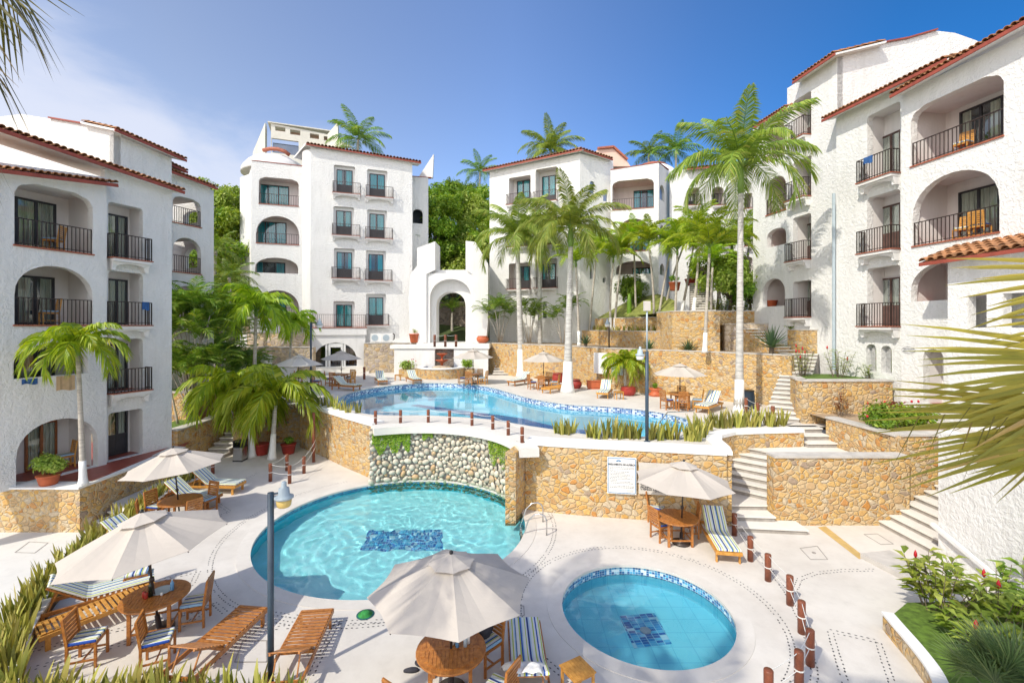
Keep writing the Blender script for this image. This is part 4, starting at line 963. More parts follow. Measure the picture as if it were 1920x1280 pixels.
fn = MB(); Yf = 49
for pts in (((474, 286), (497, 230), (497, 300), (474, 300)), ((614, 252), (633, 229), (634, 262), (660, 275), (614, 275))):
    fn = MB(); P = [AT(x, y, Yf) for x, y in pts]; n = len(P); fn.add(P + [p + V(0, .4, 0) for p in P], [tuple(range(n)), tuple(range(2 * n - 1, n - 1, -1))] + [(i, (i + 1) % n, n + (i + 1) % n, n + i) for i in range(n)]); fn.build('parapet_wall', M['cream'], PH)
bk = MB(); bk.box((GX(560, 51), 53, 17.5), (14, 5, 7.5)); bk.build('wall', M['cream'], PH)
dm = MB(); dm.lathe([(3.0 * math.cos(t * math.pi / 16), 2.0 * math.sin(t * math.pi / 16)) for t in range(8)] + [(.01, 2.0)], (GX(512, 44), 44.5, WL.z(512, 303)), 20)
o = dm.build('dome', M['smooth'], MT, True); dr_ = MB(); dr_.tube([AT(494, 282, 43.2), AT(506, 279, 43), AT(520, 279.5, 43), AT(534, 284, 43), AT(543, 291, 43.2)], .18, 8); dr_.build('dome_trim', M['rededge'], MT, True)
# ---- right-middle building
RM = hotel((4, 42, 4.9), 'four-storey white building right of the gateway with a low dome and loggias, behind the palms')
WR = Wall((5.96, 40), (.897, -.44)); HR = []; rr = Multi(); sp_ = []
for (n0_, n1_), (d0, d1), yt, yd, yl in (((954, 995), (970, 994), 331, 340, 383), ((1004, 1045), (1017, 1042), 315, 331, 379), ((954, 995), (970, 994), 412, 420, 463), ((1004, 1045), (1017, 1042), 400, 412, 460), ((954, 995), (970, 994), 493, 500, 542), ((1004, 1045), (1017, 1042), 485, 495, 540)):
    a0, a1 = S2(WR, n0_, n1_); mid = (n0_ + n1_) / 2; zb, zt = WR.z(mid, yl), WR.z(mid, yt)
    HR.append(opening(a0, a1, zb, zt, 'round')); recess(rr, WR, a0, a1, zb, zt, .9, .25, 1, ext=.02)
    wb = WR.at(-1.14); door(RM, wb, *S2(wb, d0, d1), zb + .02, wb.z(mid, yd), 0, 2, 'curtt', .9); balcony(RM, WR, a0 - .1, a1 + .05, zb, .45, .95, sp=.16)
sw = S2(WR, 1017, 1025); HR.append(opening(*sw, WR.z(1021, 596), WR.z(1021, 565), 'arch')); slit_window(RM, WR, *sw, WR.z(1021, 596), WR.z(1021, 565), -.2)
facade(RM, WR, [(WR.s_(918), 4.6), (0, 4.6), (0, WR.z(1087, 288)), (WR.s_(918), WR.z(918, 322))], HR, .25)
rr.build('niche', [M['smooth'], M['redtile']], RM)
WR2 = Wall((5.96, 40), (.9, .45)); HR2 = []
for x0_, x1_, y0, y1 in ((1106, 1115, 339, 362), (1131, 1140, 354, 377), (1106, 1111, 503, 523), (1130, 1136, 520, 530)):
    a = S2(WR2, x0_, x1_); HR2.append(opening(*a, WR2.z(x0_, y1), WR2.z(x0_, y0), 'arch')); slit_window(RM, WR2, *a, WR2.z(x0_, y1), WR2.z(x0_, y0), -.2)
facade(RM, WR2, [(0, 4.6), (WR2.s_(1150), 4.6), (WR2.s_(1150), WR2.z(1145, 300)), (0, WR2.z(1087, 288))], HR2, .25)
WR3 = Wall((8.78, 40.5), (.956, -.294)); H3 = []; r3 = Multi(); fl3 = [(1148, 1226, 337, 391, 'corbel'), (1158, 1218, 410, 470, 'arch'), (1155, 1224, 489, 514, 'seg')]
for x0_, x1_, y0, y1, st_ in fl3:
    mid = (x0_ + x1_) / 2; a0, a1 = S2(WR3, x0_, x1_); zb, zt = WR3.z(mid, y1), WR3.z(mid, y0); H3.append(opening(a0, a1, zb, zt, st_)); recess(r3, WR3, a0, a1, zb - (.6 if st_ == 'seg' else 0), zt, 2.0)
    wb = WR3.at(-2.3); door(RM, wb, *S2(wb, x1_ - 38, x1_), zb - (.5 if st_ == 'seg' else 0), zt - .35, 0, 3, 'curtt')
    if st_ != 'seg': balcony(RM, WR3, a0, a1, zb, slab=False, sp=.2)
facade(RM, WR3, [(0, 6), (WR3.s_(1235), 6), (WR3.s_(1235), WR3.z(1235, 305)), (0, WR3.z(1145, 319))], H3, .3)
r3.build('loggia', [M['inner'], M['redtile']], RM); cap_line(RM, WR3, 0, WR3.z(1145, 319), WR3.s_(1235), WR3.z(1235, 305))
q3 = WR3.pt(WR3.s_(1235), 0); WR4 = Wall((q3.x, q3.y), (.55, .83)); H4 = []
for y0, y1 in ((347, 376), (422, 450), (494, 516)):
    a = (WR4.s_(1237), WR4.s_(1246)); H4.append(opening(*a, WR4.z(1241, y1), WR4.z(1241, y0), 'arch')); slit_window(RM, WR4, *a, WR4.z(1241, y1), WR4.z(1241, y0), -.2)
facade(RM, WR4, [(0, 6), (WR4.s_(1258), 6), (WR4.s_(1258), WR4.z(1258, 325)), (0, WR4.z(1235, 305))], H4, .25)
cap_line(RM, WR4, 0, WR4.z(1235, 305), WR4.s_(1258), WR4.z(1258, 322), .25)
dm = MB(); dc = (GX(1225, 44), 44.2, WR3.z(1190, 314)); dm.lathe([(2.5 * math.cos(t * math.pi / 18), 1.75 * math.sin(t * math.pi / 18)) for t in range(9)] + [(.01, 1.75)], dc, 24); o = dm.build('dome', M['smooth'], RM, True)
dt = MB(); dt.lathe([(1.55, 1.42), (1.3, 1.62), (.8, 1.82), (.01, 1.95)], dc, 24); dt.build('dome_cap', M['rededge'], o, True)
tile_roof(RM, EA(WR, 905, 319, .5), EA(WR, 1092, 279, .5), -WR.n, 3.5, 12, r=.13)
tile_roof(RM, EA(WR2, 1086, 278, .4), EA(WR2, 1149, 298, .4), -WR2.n, 2.5, 12, r=.13)
gb = MB(); Yb = 46; P = [AT(1090, 312, Yb), AT(1182, 312, Yb), AT(1176, 302, Yb), AT(1150, 278, Yb), AT(1120, 281, Yb), AT(1095, 300, Yb)]
gb.add(P + [p + V(0, 3, 0) for p in P], [tuple(range(6))] + [(i, (i + 1) % 6, 6 + (i + 1) % 6, 6 + i) for i in range(6)]); gb.build('gable_wall', M['salmon'], RM)
gr = MB(); gr.bar(P[2] + V(0, -.1, .1), P[3] + V(0, -.1, .1), .3, .18); gr.bar(P[3] + V(0, -.1, .1), P[4] + V(0, -.1, .1), .3, .18); gr.build('roof_edge', M['rededge'], RM)
gb = MB(); gb.box((GX(985, 49), 51, 18.2), (6, 4, 7)); gb.build('rooftop_wall', M['cream'], RM)
bx_ = MB(); bx_.box((1.0, 47.0, 9.5), (5.5, 5, 10.0)); bx_.build('back_wall', M['stucco'], RM)
# ---- connecting wing between the two right-hand buildings
CB = hotel((16, 39, 9), 'recessed white wing with a low tiled eave between the dome and the tall right building')
WK = Wall((GX(1262, 41), 41), (1, -.16)); HK = []; rk = Multi()
for x0_, x1_, y0, y1, st_ in ((1290, 1312, 352, 386, 'round'), (1335, 1358, 350, 386, 'arch'), (1396, 1411, 362, 392, 'round'), (1290, 1312, 420, 455, 'round'), (1335, 1365, 425, 462, 'arch'), (1396, 1411, 430, 462, 'round'), (1300, 1330, 500, 545, 'arch'), (1380, 1412, 480, 520, 'seg')):
    a0, a1 = S2(WK, x0_, x1_); mid = (x0_ + x1_) / 2; zb, zt = WK.z(mid, y1), WK.z(mid, y0); HK.append(opening(a0, a1, zb, zt, st_)); recess(rk, WK, a0, a1, zb, zt, 1.2, ext=.02)
    wb = WK.at(-1.49); door(CB, wb, a0 + .1, a1 - .1, zb + .02, zt - .2, 0, 2, 'curtc', .8); balcony(CB, WK, a0 - .05, a1 + .05, zb, .4, .95, sp=.16)
facade(CB, WK, [(WK.s_(1256), 6.5), (WK.s_(1425), 6.5), (WK.s_(1425), WK.z(1425, 306)), (WK.s_(1256), WK.z(1256, 320))], HK, .3)
rk.build('loggia', [M['inner'], M['redtile']], CB); tile_roof(CB, EA(WK, 1288, 316, .5), EA(WK, 1425, 303, .5), -WK.n, 2.5, 12, r=.13)
# ---- right building
RB = hotel((17, 19, 2.7), 'tall white stucco building on the right with staggered tiled eaves, arches and iron balconies')
W0 = Wall((16.26, 19.0), (-.15, 1)); rb = Multi()
def lrow(W, x0_, x1_, yt, yb, st_, holes, depth, th=.3, mid=None, ext=.12, back=True):
    a0, a1 = S2(W, x0_, x1_); mid = mid or (x0_ + x1_) / 2; zb, zt = W.z(mid, yb), W.z(mid, yt); holes.append(opening(a0, a1, zb, zt, st_)); recess(rb, W, a0, a1, zb, zt, depth, th, 1, back, ext); return a0, a1, zb, zt
# block R1
W1_ = W0.at(.35); H1 = []
a0, a1, zb, zt = lrow(W1_, 1708, 1882, 168, 283, 'corbel', H1, 1.5); wb = W1_.at(-1.8); door(RB, wb, wb.s_(1802), wb.s_(1884), zb + .02, wb.z(1840, 196), 0, 2, 'curtc'); balcony(RB, W1_, a0, a1, zb, slab=False, sp=.14); z_r1 = zb
a0, a1, zb, zt = lrow(W1_, 1711, 1874, 321, 448, 'arch', H1, 1.5); door(RB, wb, wb.s_(1800), wb.s_(1878), zb + .02, wb.z(1838, 352), 0, 2, 'curtc'); balcony(RB, W1_, a0, a1, zb, slab=False, sp=.14); z_r2 = zb
lrow(W1_, 1708, 1850, 488, 562, 'arch', H1, 1.5)
a0, a1, zb, zt = lrow(W1_, 1731, 1769, 654, 759, 'arch', H1, .6, ext=.02)
e1s, e2s = W1_.s_(1690), W1_.s_(2120)
facade(RB, W1_, [(e1s, 2.4), (e2s, 2.4), (e2s, W1_.z(1920, 70)), (e1s, W1_.z(1690, 176))], H1, .3)
rt = MB(); rt.add([W1_.pt(e1s, 2.4), W1_.pt(e1s, 2.4, -.4), W1_.pt(e1s, W1_.z(1690, 176), -.4), W1_.pt(e1s, W1_.z(1690, 176))], [(0, 1, 2, 3)]); rt.build('corner_wall', M['stucco'], RB)
tile_roof(RB, EA(W1_, 1669, 178, .55), EA(W1_, 2010, -12, .55), -W0.n, 3.6, 17)
# block R2
H2 = []; zl = []
for yt, yb in ((205, 334), (363, 471), (500, 611)):
    a0, a1, zb, zt = lrow(W0, 1626, 1688, yt, yb, 'round', H2, .62, mid=1655, ext=.02); zl.append(zb)
    wb = W0.at(-.91); door(RB, wb, wb.s_(1655), wb.s_(1692), zb + .02, zb + 2.15, 0, 2, 'curtc', .9 if yt != 205 else 0, 'brownp')
    balcony(RB, W0, a0 + .12, a1 - .02, zb, .48, .98)
for x0_, x1_, y0, y1 in ((1624, 1643, 645, 696), (1652, 1672, 648, 700)):
    a = S2(W0, x0_, x1_); z0_, z1_ = W0.z((x0_ + x1_) / 2, y1), W0.z((x0_ + x1_) / 2, y0); H2.append(opening(*a, z0_, z1_, 'arch')); slit_window(RB, W0, *a, z0_, z1_, -.25)
s1568, s1690 = S2(W0, 1568, 1692)
facade(RB, W0, [(s1568, 2.4), (s1690, 2.4), (s1690, W0.z(1690, 150)), (s1568, W0.z(1568, 222))], H2, .3)
tile_roof(RB, EA(W0, 1541, 224, .55), EA(W0, 1775, 108, .55), -W0.n, 3.2, 17)
# block R3 / R4
W3_ = W0.at(-.35); H3 = []
for yt, yb in ((183, 262), (300, 374), (405, 489), (527, 594)):
    a0, a1, zb, zt = lrow(W3_, 1487, 1521, yt, yb, 'round', H3, .7, mid=1500, ext=.02); wb = W3_.at(-.99); door(RB, wb, wb.s_(1503), wb.s_(1524), zb + .02, zb + 2.15, 0, 2, 'curtc', .9, 'brownp'); balcony(RB, W3_, a0 + .1, a1, zb, .48, .98)
lrow(W3_, 1430, 1471, 236, 300, 'corbel', H3, 1.8)
a0, a1, zb, zt = lrow(W3_, 1436, 1474, 331, 398, 'arch', H3, 1.8); balcony(RB, W3_, a0, a1, zb, slab=False)
a0, a1, zb, zt = lrow(W3_, 1438, 1474, 428, 461, 'seg', H3, 1.8)
lrow(W3_, 1430, 1472, 522, 574, 'arch', H3, 1.8)
s3a, s3b, s3c = W3_.s_(1412), W3_.s_(1476), W3_.s_(1570)
facade(RB, W3_, [(s3a, 3.4), (s3c, 3.4), (s3c, W3_.z(1568, 105)), (W3_.s_(1490), W3_.z(1490, 157)), (s3b, W3_.z(1476, 166)), (s3b, W3_.z(1474, 204)), (s3a, W3_.z(1412, 243))], H3, .3)
rb.build('loggia', [M['inner'], M['redtile']], RB)
tile_roof(RB, EA(W3_, 1486, 153, .5), EA(W3_, 1566, 98, .5), -W0.n, 3.0, 17); tile_roof(RB, EA(W3_, 1411, 239, .4), EA(W3_, 1475, 199, .4), -W0.n, 3.0, 17)
c3 = W3_.pt(s3c, 0); W5 = Wall((c3.x, c3.y), (1, .15)); pr = [(1569, 98), (1640, 84), (1700, 74), (1755, 58), (1790, 62), (1830, 76), (1900, 110)]
facade(RB, W5, [(0, 8)] + [(W5.s_(p), W5.z(p, y)) for p, y in pr] + [(W5.s_(1900), 8)], [], .3)
cp = MB(); cp.bar(W5.pt(0, W5.z(1569, 98) + .04, .05), W5.pt(W5.s_(1700), W5.z(1700, 74) + .04, .05), .12, .07); cp.bar(W5.pt(W5.s_(1700), W5.z(1700, 74) + .04, .05), W5.pt(W5.s_(1755), W5.z(1755, 58) + .04, .05), .12, .07); cp.build('coping', M['fascia'], RB)
dp = MB(); x_ = W0.pt(s1568 + .08, 0, .06); dp.tube([(x_.x, x_.y, 4.2), (x_.x, x_.y, 12.8)], .07, 8); dp.build('downpipe', M['greymetal'], RB)
# porch block with tiled canopy
W6_ = W0.at(1.3); p0_, p1_ = S2(W6_, 1777, 2100); zt6 = W6_.z(1780, 478)
hw = S2(W6_, 1814, 1850); hz0, hz1 = W6_.z(1832, 614), W6_.z(1832, 553); hw2 = S2(W6_, 1880, 1950)
facade(RB, W6_, [(p0_, 2.4), (p1_, 2.4), (p1_, zt6), (p0_, zt6)], [opening(*hw, hz0, hz1, 'rect'), opening(*hw2, hz0, hz1, 'rect')], .35)
rt = MB(); rt.add([W6_.pt(p0_, 2.4), W6_.pt(p0_, 2.4, -1.1), W6_.pt(p0_, zt6, -1.1), W6_.pt(p0_, zt6)], [(0, 1, 2, 3)]); rt.build('corner_wall', M['stucco'], RB)
tile_roof(RB, EA(W6_, 1724, 492, .5), EA(W6_, 2060, 442, .5), -W0.n, 1.9, 20, name='canopy_roof', r=.13)
# sign on the right building
# low white garden wall in front (lower right)
LWp = [(11.62, 12.4), (11.5, 10.6), (11.2, 8.0), (11.0, 4.0)]
lw = stone_wall('garden_wall', 'large plain white stucco wall at the right edge beside the wide steps', LWp, -.6, [3.45, 3.4, 3.35, 3.3], M['stucco'], .35, 'capw', 1, .0, .03)
hb = MB(); hb.bar((11.54, 12.5, .88), (11.32, 10.2, .30), .10, .09); hb.build('sloping_curb', M['white'], lw)
terrace('terrace', [(11.9, 12.2), (11.5, 4.0), (20, 4), (20, 13.0), (17, 13.0)], 3.2, M['deck2'])
bw = MB(); bw.add([(11.62, 12.4, -.6), (18, 13.0, -.6), (18, 13.0, 3.4), (11.62, 12.4, 3.4)], [(0, 1, 2, 3)]); bw.build('end_wall', M['stucco'], lw)
# ================================================================== gateway
GW = empty('gateway', (-5.5, 41, 4.87), 0, 'white arched gateway between the two middle buildings with stepped side piers', 'gateway')
WG = Wall((GX(845, 41), 41), (1, 0)); gx_ = lambda x: WG.s_(x); gz_ = lambda y: WG.z(845, y)
facade(GW, WG, [(gx_(790), 4.8), (gx_(897), 4.8), (gx_(897), gz_(506)), (gx_(790), gz_(506))], [opening(gx_(818), gx_(873), 4.82, gz_(547), 'arch')], 1.6, 'smooth')
WG2 = WG.at(.7)
facade(GW, WG2, [(WG2.s_(795), 4.8), (WG2.s_(890), 4.8), (WG2.s_(890), WG2.z(845, 512)), (WG2.s_(795), WG2.z(845, 512))], [opening(WG2.s_(806), WG2.s_(884), 4.82, WG2.z(845, 523), 'arch')], .69, 'smooth', 'arch_surround')
for nm, pts in (('pier', ((803, 641), (773, 643), (770, 560), (774, 516), (786, 500), (786, 468), (819, 456), (819, 508), (803, 516))), ('pier', ((887, 641), (912, 645), (916, 600), (916, 497), (893, 457), (875, 455), (875, 508), (887, 516)))):
    m = MB(); P = [AT(x, y, 41.05) for x, y in pts]; n = len(P); B = [p + V(0, 1.9, 0) for p in P]; P = [p + V(0, -.9, 0) * (1 if i else 1) for i, p in enumerate(P)]
    if nm == 'pier':
        tr = tessellate_polygon([[Vector((p.x, p.z, 0)) for p in P]])
        m.add(P + B, [tuple(t) for t in tr] + [tuple(n + i for i in t) for t in tr] + [(i, (i + 1) % n, n + (i + 1) % n, n + i) for i in range(n)]); o = m.build(nm, M['smooth'], GW)
        bm = bmesh.new(); bm.from_mesh(o.data); bmesh.ops.recalc_face_normals(bm, faces=bm.faces); bm.to_mesh(o.data); bm.free()
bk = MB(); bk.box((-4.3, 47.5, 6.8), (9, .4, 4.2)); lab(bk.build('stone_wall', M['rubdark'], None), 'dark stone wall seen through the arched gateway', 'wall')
# ---- fountain wall, basin and bowls
FW = empty('fountain', (-5.9, 36, 2.25), 0, 'round stone fountain basin with blue lining against a white wall below the gateway', 'fountain')
fz = 4.45
for x0_, x1_ in ((739, 815), (851, 915)):
    m = MB(); a, b = GX(x0_, 37.6), GX(x1_, 37.6); m.box(((a + b) / 2, 38.0, (2.2 + fz) / 2), (b - a, .8, fz - 2.2)); m.build('fountain_wall', M['smooth'], FW)
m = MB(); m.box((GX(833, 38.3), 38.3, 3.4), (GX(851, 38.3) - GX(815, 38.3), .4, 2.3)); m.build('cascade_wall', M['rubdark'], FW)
m = MB(); m.box((GX(826, 38), 38.3, 4.62), (8.2, 1.6, .3)); m.build('bridge_slab', M['capw'], FW)
bc = (GX(826, 36.2), 36.6)
for nm, r0_, r1_, z0_, z1_, mt in (('basin_wall', 1.5, 1.85, 2.2, 3.0, 'rubble2'), ('basin_rim', 1.42, 1.9, 3.0, 3.09, 'capw'), ('basin_lining', 1.40, 1.5, 2.4, 2.99, 'blue')):
    m = MB(); A = circ(*bc, r1_, 150, 390, 40); B = circ(*bc, r0_, 150, 390, 40); n = len(A)
    vs = [(*p, z0_) for p in A] + [(*p, z1_) for p in A] + [(*p, z1_) for p in B] + [(*p, z0_) for p in B]; fs = []
    for i in range(n - 1):
        for k in range(3): fs.append((k * n + i, k * n + i + 1, (k + 1) * n + i + 1, (k + 1) * n + i))
    m.add(vs, fs); m.build(nm, M[mt], FW)
m = MB(); m.sheet(circ(*bc, 1.42), 2.75); m.build('basin_floor', M['blue'], FW)
m = MB(); m.lathe([(.9, 2.76), (.8, 3.0), (.55, 3.12), (.3, 3.15)], (bc[0], bc[1] + .3, 0), 14); m.build('rock_mound', M['rubble3'], FW)
m = MB(); m.lathe([(.12, 3.1), (.1, 3.3), (.2, 3.4), (.5, 3.55), (.56, 3.6), (.5, 3.6), (.3, 3.5), (.08, 3.5), (.07, 3.85), (.2, 3.95), (.42, 4.08), (.46, 4.12), (.4, 4.1), (.1, 4.0)], (bc[0], bc[1] + .3, 0), 18); m.build('bowl', M['terra'], FW, True)
m = MB(); m.prism([(bc[0] - 3.4, 37.5), (bc[0] - 3.4, 36.5), (bc[0] - 1.85, 36.3), (bc[0] - 1.5, 37.5)], 2.2, 2.85); m.build('planting_box', M['rubble2'], FW)
m = MB(); m.prism([(bc[0] + 1.6, 37.5), (bc[0] + 1.9, 36.3), (bc[0] + 2.6, 36.5), (bc[0] + 2.6, 37.5)], 2.2, 2.85); m.build('planting_box', M['rubble2'], FW)

# ================================================================== pebble wall and curved bridge slab
PW = empty('pebble_wall', (C1[0], C1[1] + 4.1, 0), 0, 'concave wall of round grey river pebbles behind the round pool', 'wall'); PW['kind'] = 'thing'
m = MB(); arc = circ(*C1, 4.19, 119, 15, 40); vs = [(*p, -.80) for p in arc] + [(*p, 2.2) for p in arc]; n = len(arc)
m.add(vs, [(i, i + 1, n + i + 1, n + i) for i in range(n - 1)]); m.build('mortar', M['soil'] if False else M['riser'], PW)
m = MB(); pts_ = []; rn = random.Random(3)
L_ = R(119 - 15) * 4.2
for (rad, tries) in ((.125, 500), (.10, 3500), (.075, 8000), (.05, 14000)):
    for _ in range(tries):
        u, v = rn.uniform(0, L_), rn.uniform(-.76, 2.15); r_ = rad * rn.uniform(.85, 1.15)
        if all((u - a) ** 2 + (v - b) ** 2 > ((r_ + c) * .93) ** 2 for a, b, c in pts_ if abs(u - a) < .3 and abs(v - b) < .3): pts_.append((u, v, r_))
for (u, v, r_) in pts_:
    th = R(119) - u / 4.2; cx, cy = C1[0] + 4.15 * math.cos(th), C1[1] + 4.15 * math.sin(th)
    T = Vector((-math.sin(th), math.cos(th), 0)); Nn = Vector((math.cos(th), math.sin(th), 0)); U = Vector((0, 0, 1)); ta = rn.uniform(0, 3.14); ex = rn.uniform(.95, 1.3)
    A = T * math.cos(ta) + U * math.sin(ta); B = -T * math.sin(ta) + U * math.cos(ta); c = Vector((cx, cy, v)) - Nn * rn.uniform(.0, .03)
    vs = []; fs = []
    for j in range(1, 4):
        ph = math.pi / 2 * j / 3.4
        for k in range(9): t = 2 * math.pi * k / 9; vs.append(c - Nn * (r_ * .75 * math.cos(ph)) + (A * ex * math.cos(t) + B / ex * math.sin(t)) * r_ * math.sin(ph) * 1.02)
    vs.append(c - Nn * r_ * .75); b = len(vs) - 1
    for k in range(9): fs.append((b, k, (k + 1) % 9))
    for j in range(2):
        for k in range(9): fs.append((j * 9 + k, (j + 1) * 9 + k, (j + 1) * 9 + (k + 1) % 9, j * 9 + (k + 1) % 9))
    m.add(vs, fs)
t = NT('river_pebble'); geo = t.n('ShaderNodeNewGeometry'); nn = t.noise(t.coord('Object'), 9, 4)
cc = t.ramp(geo.outputs['Random Per Island'], [(0, (.40, .35, .27)), (.3, (.56, .51, .41)), (.6, (.66, .61, .50)), (.85, (.50, .44, .33)), (.96, (.52, .35, .19))])
zz = t.n('ShaderNodeSeparateXYZ', {0: t.coord('Object')}).outputs[2]
wet = t.n('ShaderNodeMapRange', {'Value': zz, 'From Min': -.12, 'From Max': .16}).outputs[0]   # algae at the waterline
cc = t.mix(wet, (.07, .20, .10), cc)
M['pebble'] = t.fin(t.pbsdf(t.mix(.35, cc, nn.outputs[0], 'OVERLAY'), .6)); m.build('pebbles', M['pebble'], PW, True)
m = MB(); A = circ(*C1, 3.92, 117.5, 7, 50); B = circ(*C1, 4.6, 117.5, 7, 50); n = len(A)
vs = [(*p, 1.97) for p in A] + [(*p, 2.262) for p in A] + [(*p, 2.262) for p in B] + [(*p, 1.97) for p in B]; fs = []
for i in range(n - 1):
    for k in range(4): a, b = k * n + i, ((k + 1) % 4) * n + i; fs.append((a, a + 1, b + 1, b))
fs += [(0, n, 2 * n, 3 * n), (n - 1, 2 * n - 1, 3 * n - 1, 4 * n - 1)]; m.add(vs, fs); sl_ = m.build('bridge_slab', M['deckw'], None); lab(sl_, 'curved white concrete slab overhanging the pebble wall', 'slab')
# ================================================================== vegetation
def frond(mb, org, az, elev, L, droop, nl, ll, wd, sag=.35, vee=.35, seg=9, rr=.012, mi_l=0, mi_r=1, t0=.12, curve=1.3, rj=.08, rn=rnd, dry=0.0):
    org = Vector(org); pos = org.copy(); pts = [pos.copy()]; tans = []; h = Vector((math.cos(az), math.sin(az), 0)); st = L / seg
    for i in range(seg):
        t = (i + .5) / seg; e = elev - droop * (t ** curve); tv = h * math.cos(e) + Vector((0, 0, math.sin(e))); tans.append(tv); pos = pos + tv * st; pts.append(pos.copy())
    tans.append(tans[-1])
    mb.tube(pts, [rr * (1 - .8 * i / seg) for i in range(seg + 1)], 3, mi_r, False)
    side = Vector((-math.sin(az), math.cos(az), 0))
    for i in range(nl):
        t = t0 + (1 - t0) * (i + .5) / nl; f = t * seg; k = min(seg - 1, int(f)); p = pts[k].lerp(pts[k + 1], f - k); tv = tans[k]; nrm = side.cross(tv).normalized()
        if nrm.z < 0: nrm = -nrm
        tt = (t - t0) / (1 - t0); ln = ll * (math.sin(math.pi * (.10 + .86 * tt)) ** .55) * rn.uniform(1 - rj, 1 + rj); a = R(68 - 45 * tt) + rn.uniform(-.06, .06)
        for sg in (-1, 1):
            v = vee + rn.uniform(-.15, .15)
            dr = (tv * math.cos(a) + (side * sg * math.cos(v) + nrm * math.sin(v)) * math.sin(a)).normalized()
            m1 = p + dr * ln * .5 + Vector((0, 0, -sag * ln * .18)); tip = p + dr * ln * .93 + Vector((0, 0, -sag * ln * .75)) + Vector((rn.uniform(-1, 1), rn.uniform(-1, 1), 0)) * ln * .04
            wv = tv * (wd * .5) + nrm * (wd * rn.uniform(-.25, .25)); mb.add([p - wv * .5, p + wv * .5, m1 + wv, m1 - wv, tip], [(0, 1, 2, 3), (3, 2, 4)], mi_l)
def crown_mesh(kind, seed):
    rn = random.Random(seed); mb = MB()
    if kind == 'royal':
        n = 19
        for i in range(n):
            a = i * 2.399 + rn.uniform(-.2, .2); q_ = i / n
            frond(mb, (0, 0, .0), a, R(82 - 75 * q_ ** .9), rn.uniform(3.0, 3.5), R(56 + 78 * q_), 72, .88, .056, sag=.8, vee=rn.uniform(-.1, .45), rr=.03, rn=rn, t0=.1, curve=1.2)
        mats = [M['palm_r'], M['shaft']]
    elif kind == 'manila':
        n = 17
        for i in range(n):
            a = i * 2.399 + rn.uniform(-.2, .2); q_ = i / n
            frond(mb, (0, 0, .0), a, R(82 - 62 * q_), rn.uniform(1.7, 2.1), R(102 + 55 * q_), 42, .64, .088, sag=1.0, vee=.45, rr=.025, rn=rn, t0=.12, curve=1.1)
        mats = [M['palm_m'], M['shaft']]
    elif kind == 'spiky':
        n = 14
        for i in range(n):
            a = i * 2.399 + rn.uniform(-.2, .2); q_ = i / n
            frond(mb, (0, 0, .0), a, R(84 - 52 * q_), rn.uniform(1.7, 2.05), R(68 + 42 * q_), 34, .56, .06, sag=.6, vee=.5, rr=.02, rn=rn, t0=.12, curve=1.3)
        mats = [M['palm_m'], M['shaft']]
    elif kind == 'coco':
        n = 17
        for i in range(n):
            a = i * 2.399 + rn.uniform(-.2, .2); q_ = i / n
            frond(mb, (0, 0, .0), a, R(75 - 85 * q_), rn.uniform(2.6, 3.1), R(60 + 25 * q_), 34, .75, .07, sag=.7, vee=.1, rr=.03, rn=rn)
        mats = [M['palm_a'], M['shaft']]
    else:
        n = 9
        for i in range(n):
            a = i * 2.399 + rn.uniform(-.2, .2); q_ = i / n
            frond(mb, (0, 0, .0), a, R(82 - 38 * q_), rn.uniform(1.1, 1.5), R(75 + 30 * q_), 24, .38, .04, sag=.45, vee=.35, rr=.012, rn=rn, t0=.2)
        mats = [M['palm_a'], M['shaft']]
    me = bpy.data.meshes.new(kind + '_crown'); me.from_pydata(mb.v, [], mb.f)
    for m in mats: me.materials.append(m)
    for p, mi in zip(me.polygons, mb.m): p.material_index = mi
    return me
CR = {k: [crown_mesh(k, 11 * j + 5) for j in range(nv)] for k, nv in (('royal', 3), ('manila', 4), ('spiky', 4), ('coco', 2), ('areca', 3))}
def inst(name, me, parent, loc, rz=0, s=1.0, rx=0):
    o = bpy.data.objects.new(name, me); col.objects.link(o); o.parent = parent; o.location = Vector(loc); o.rotation_euler = (rx, 0, rz); o.scale = (s, s, s); return o
pc = 0
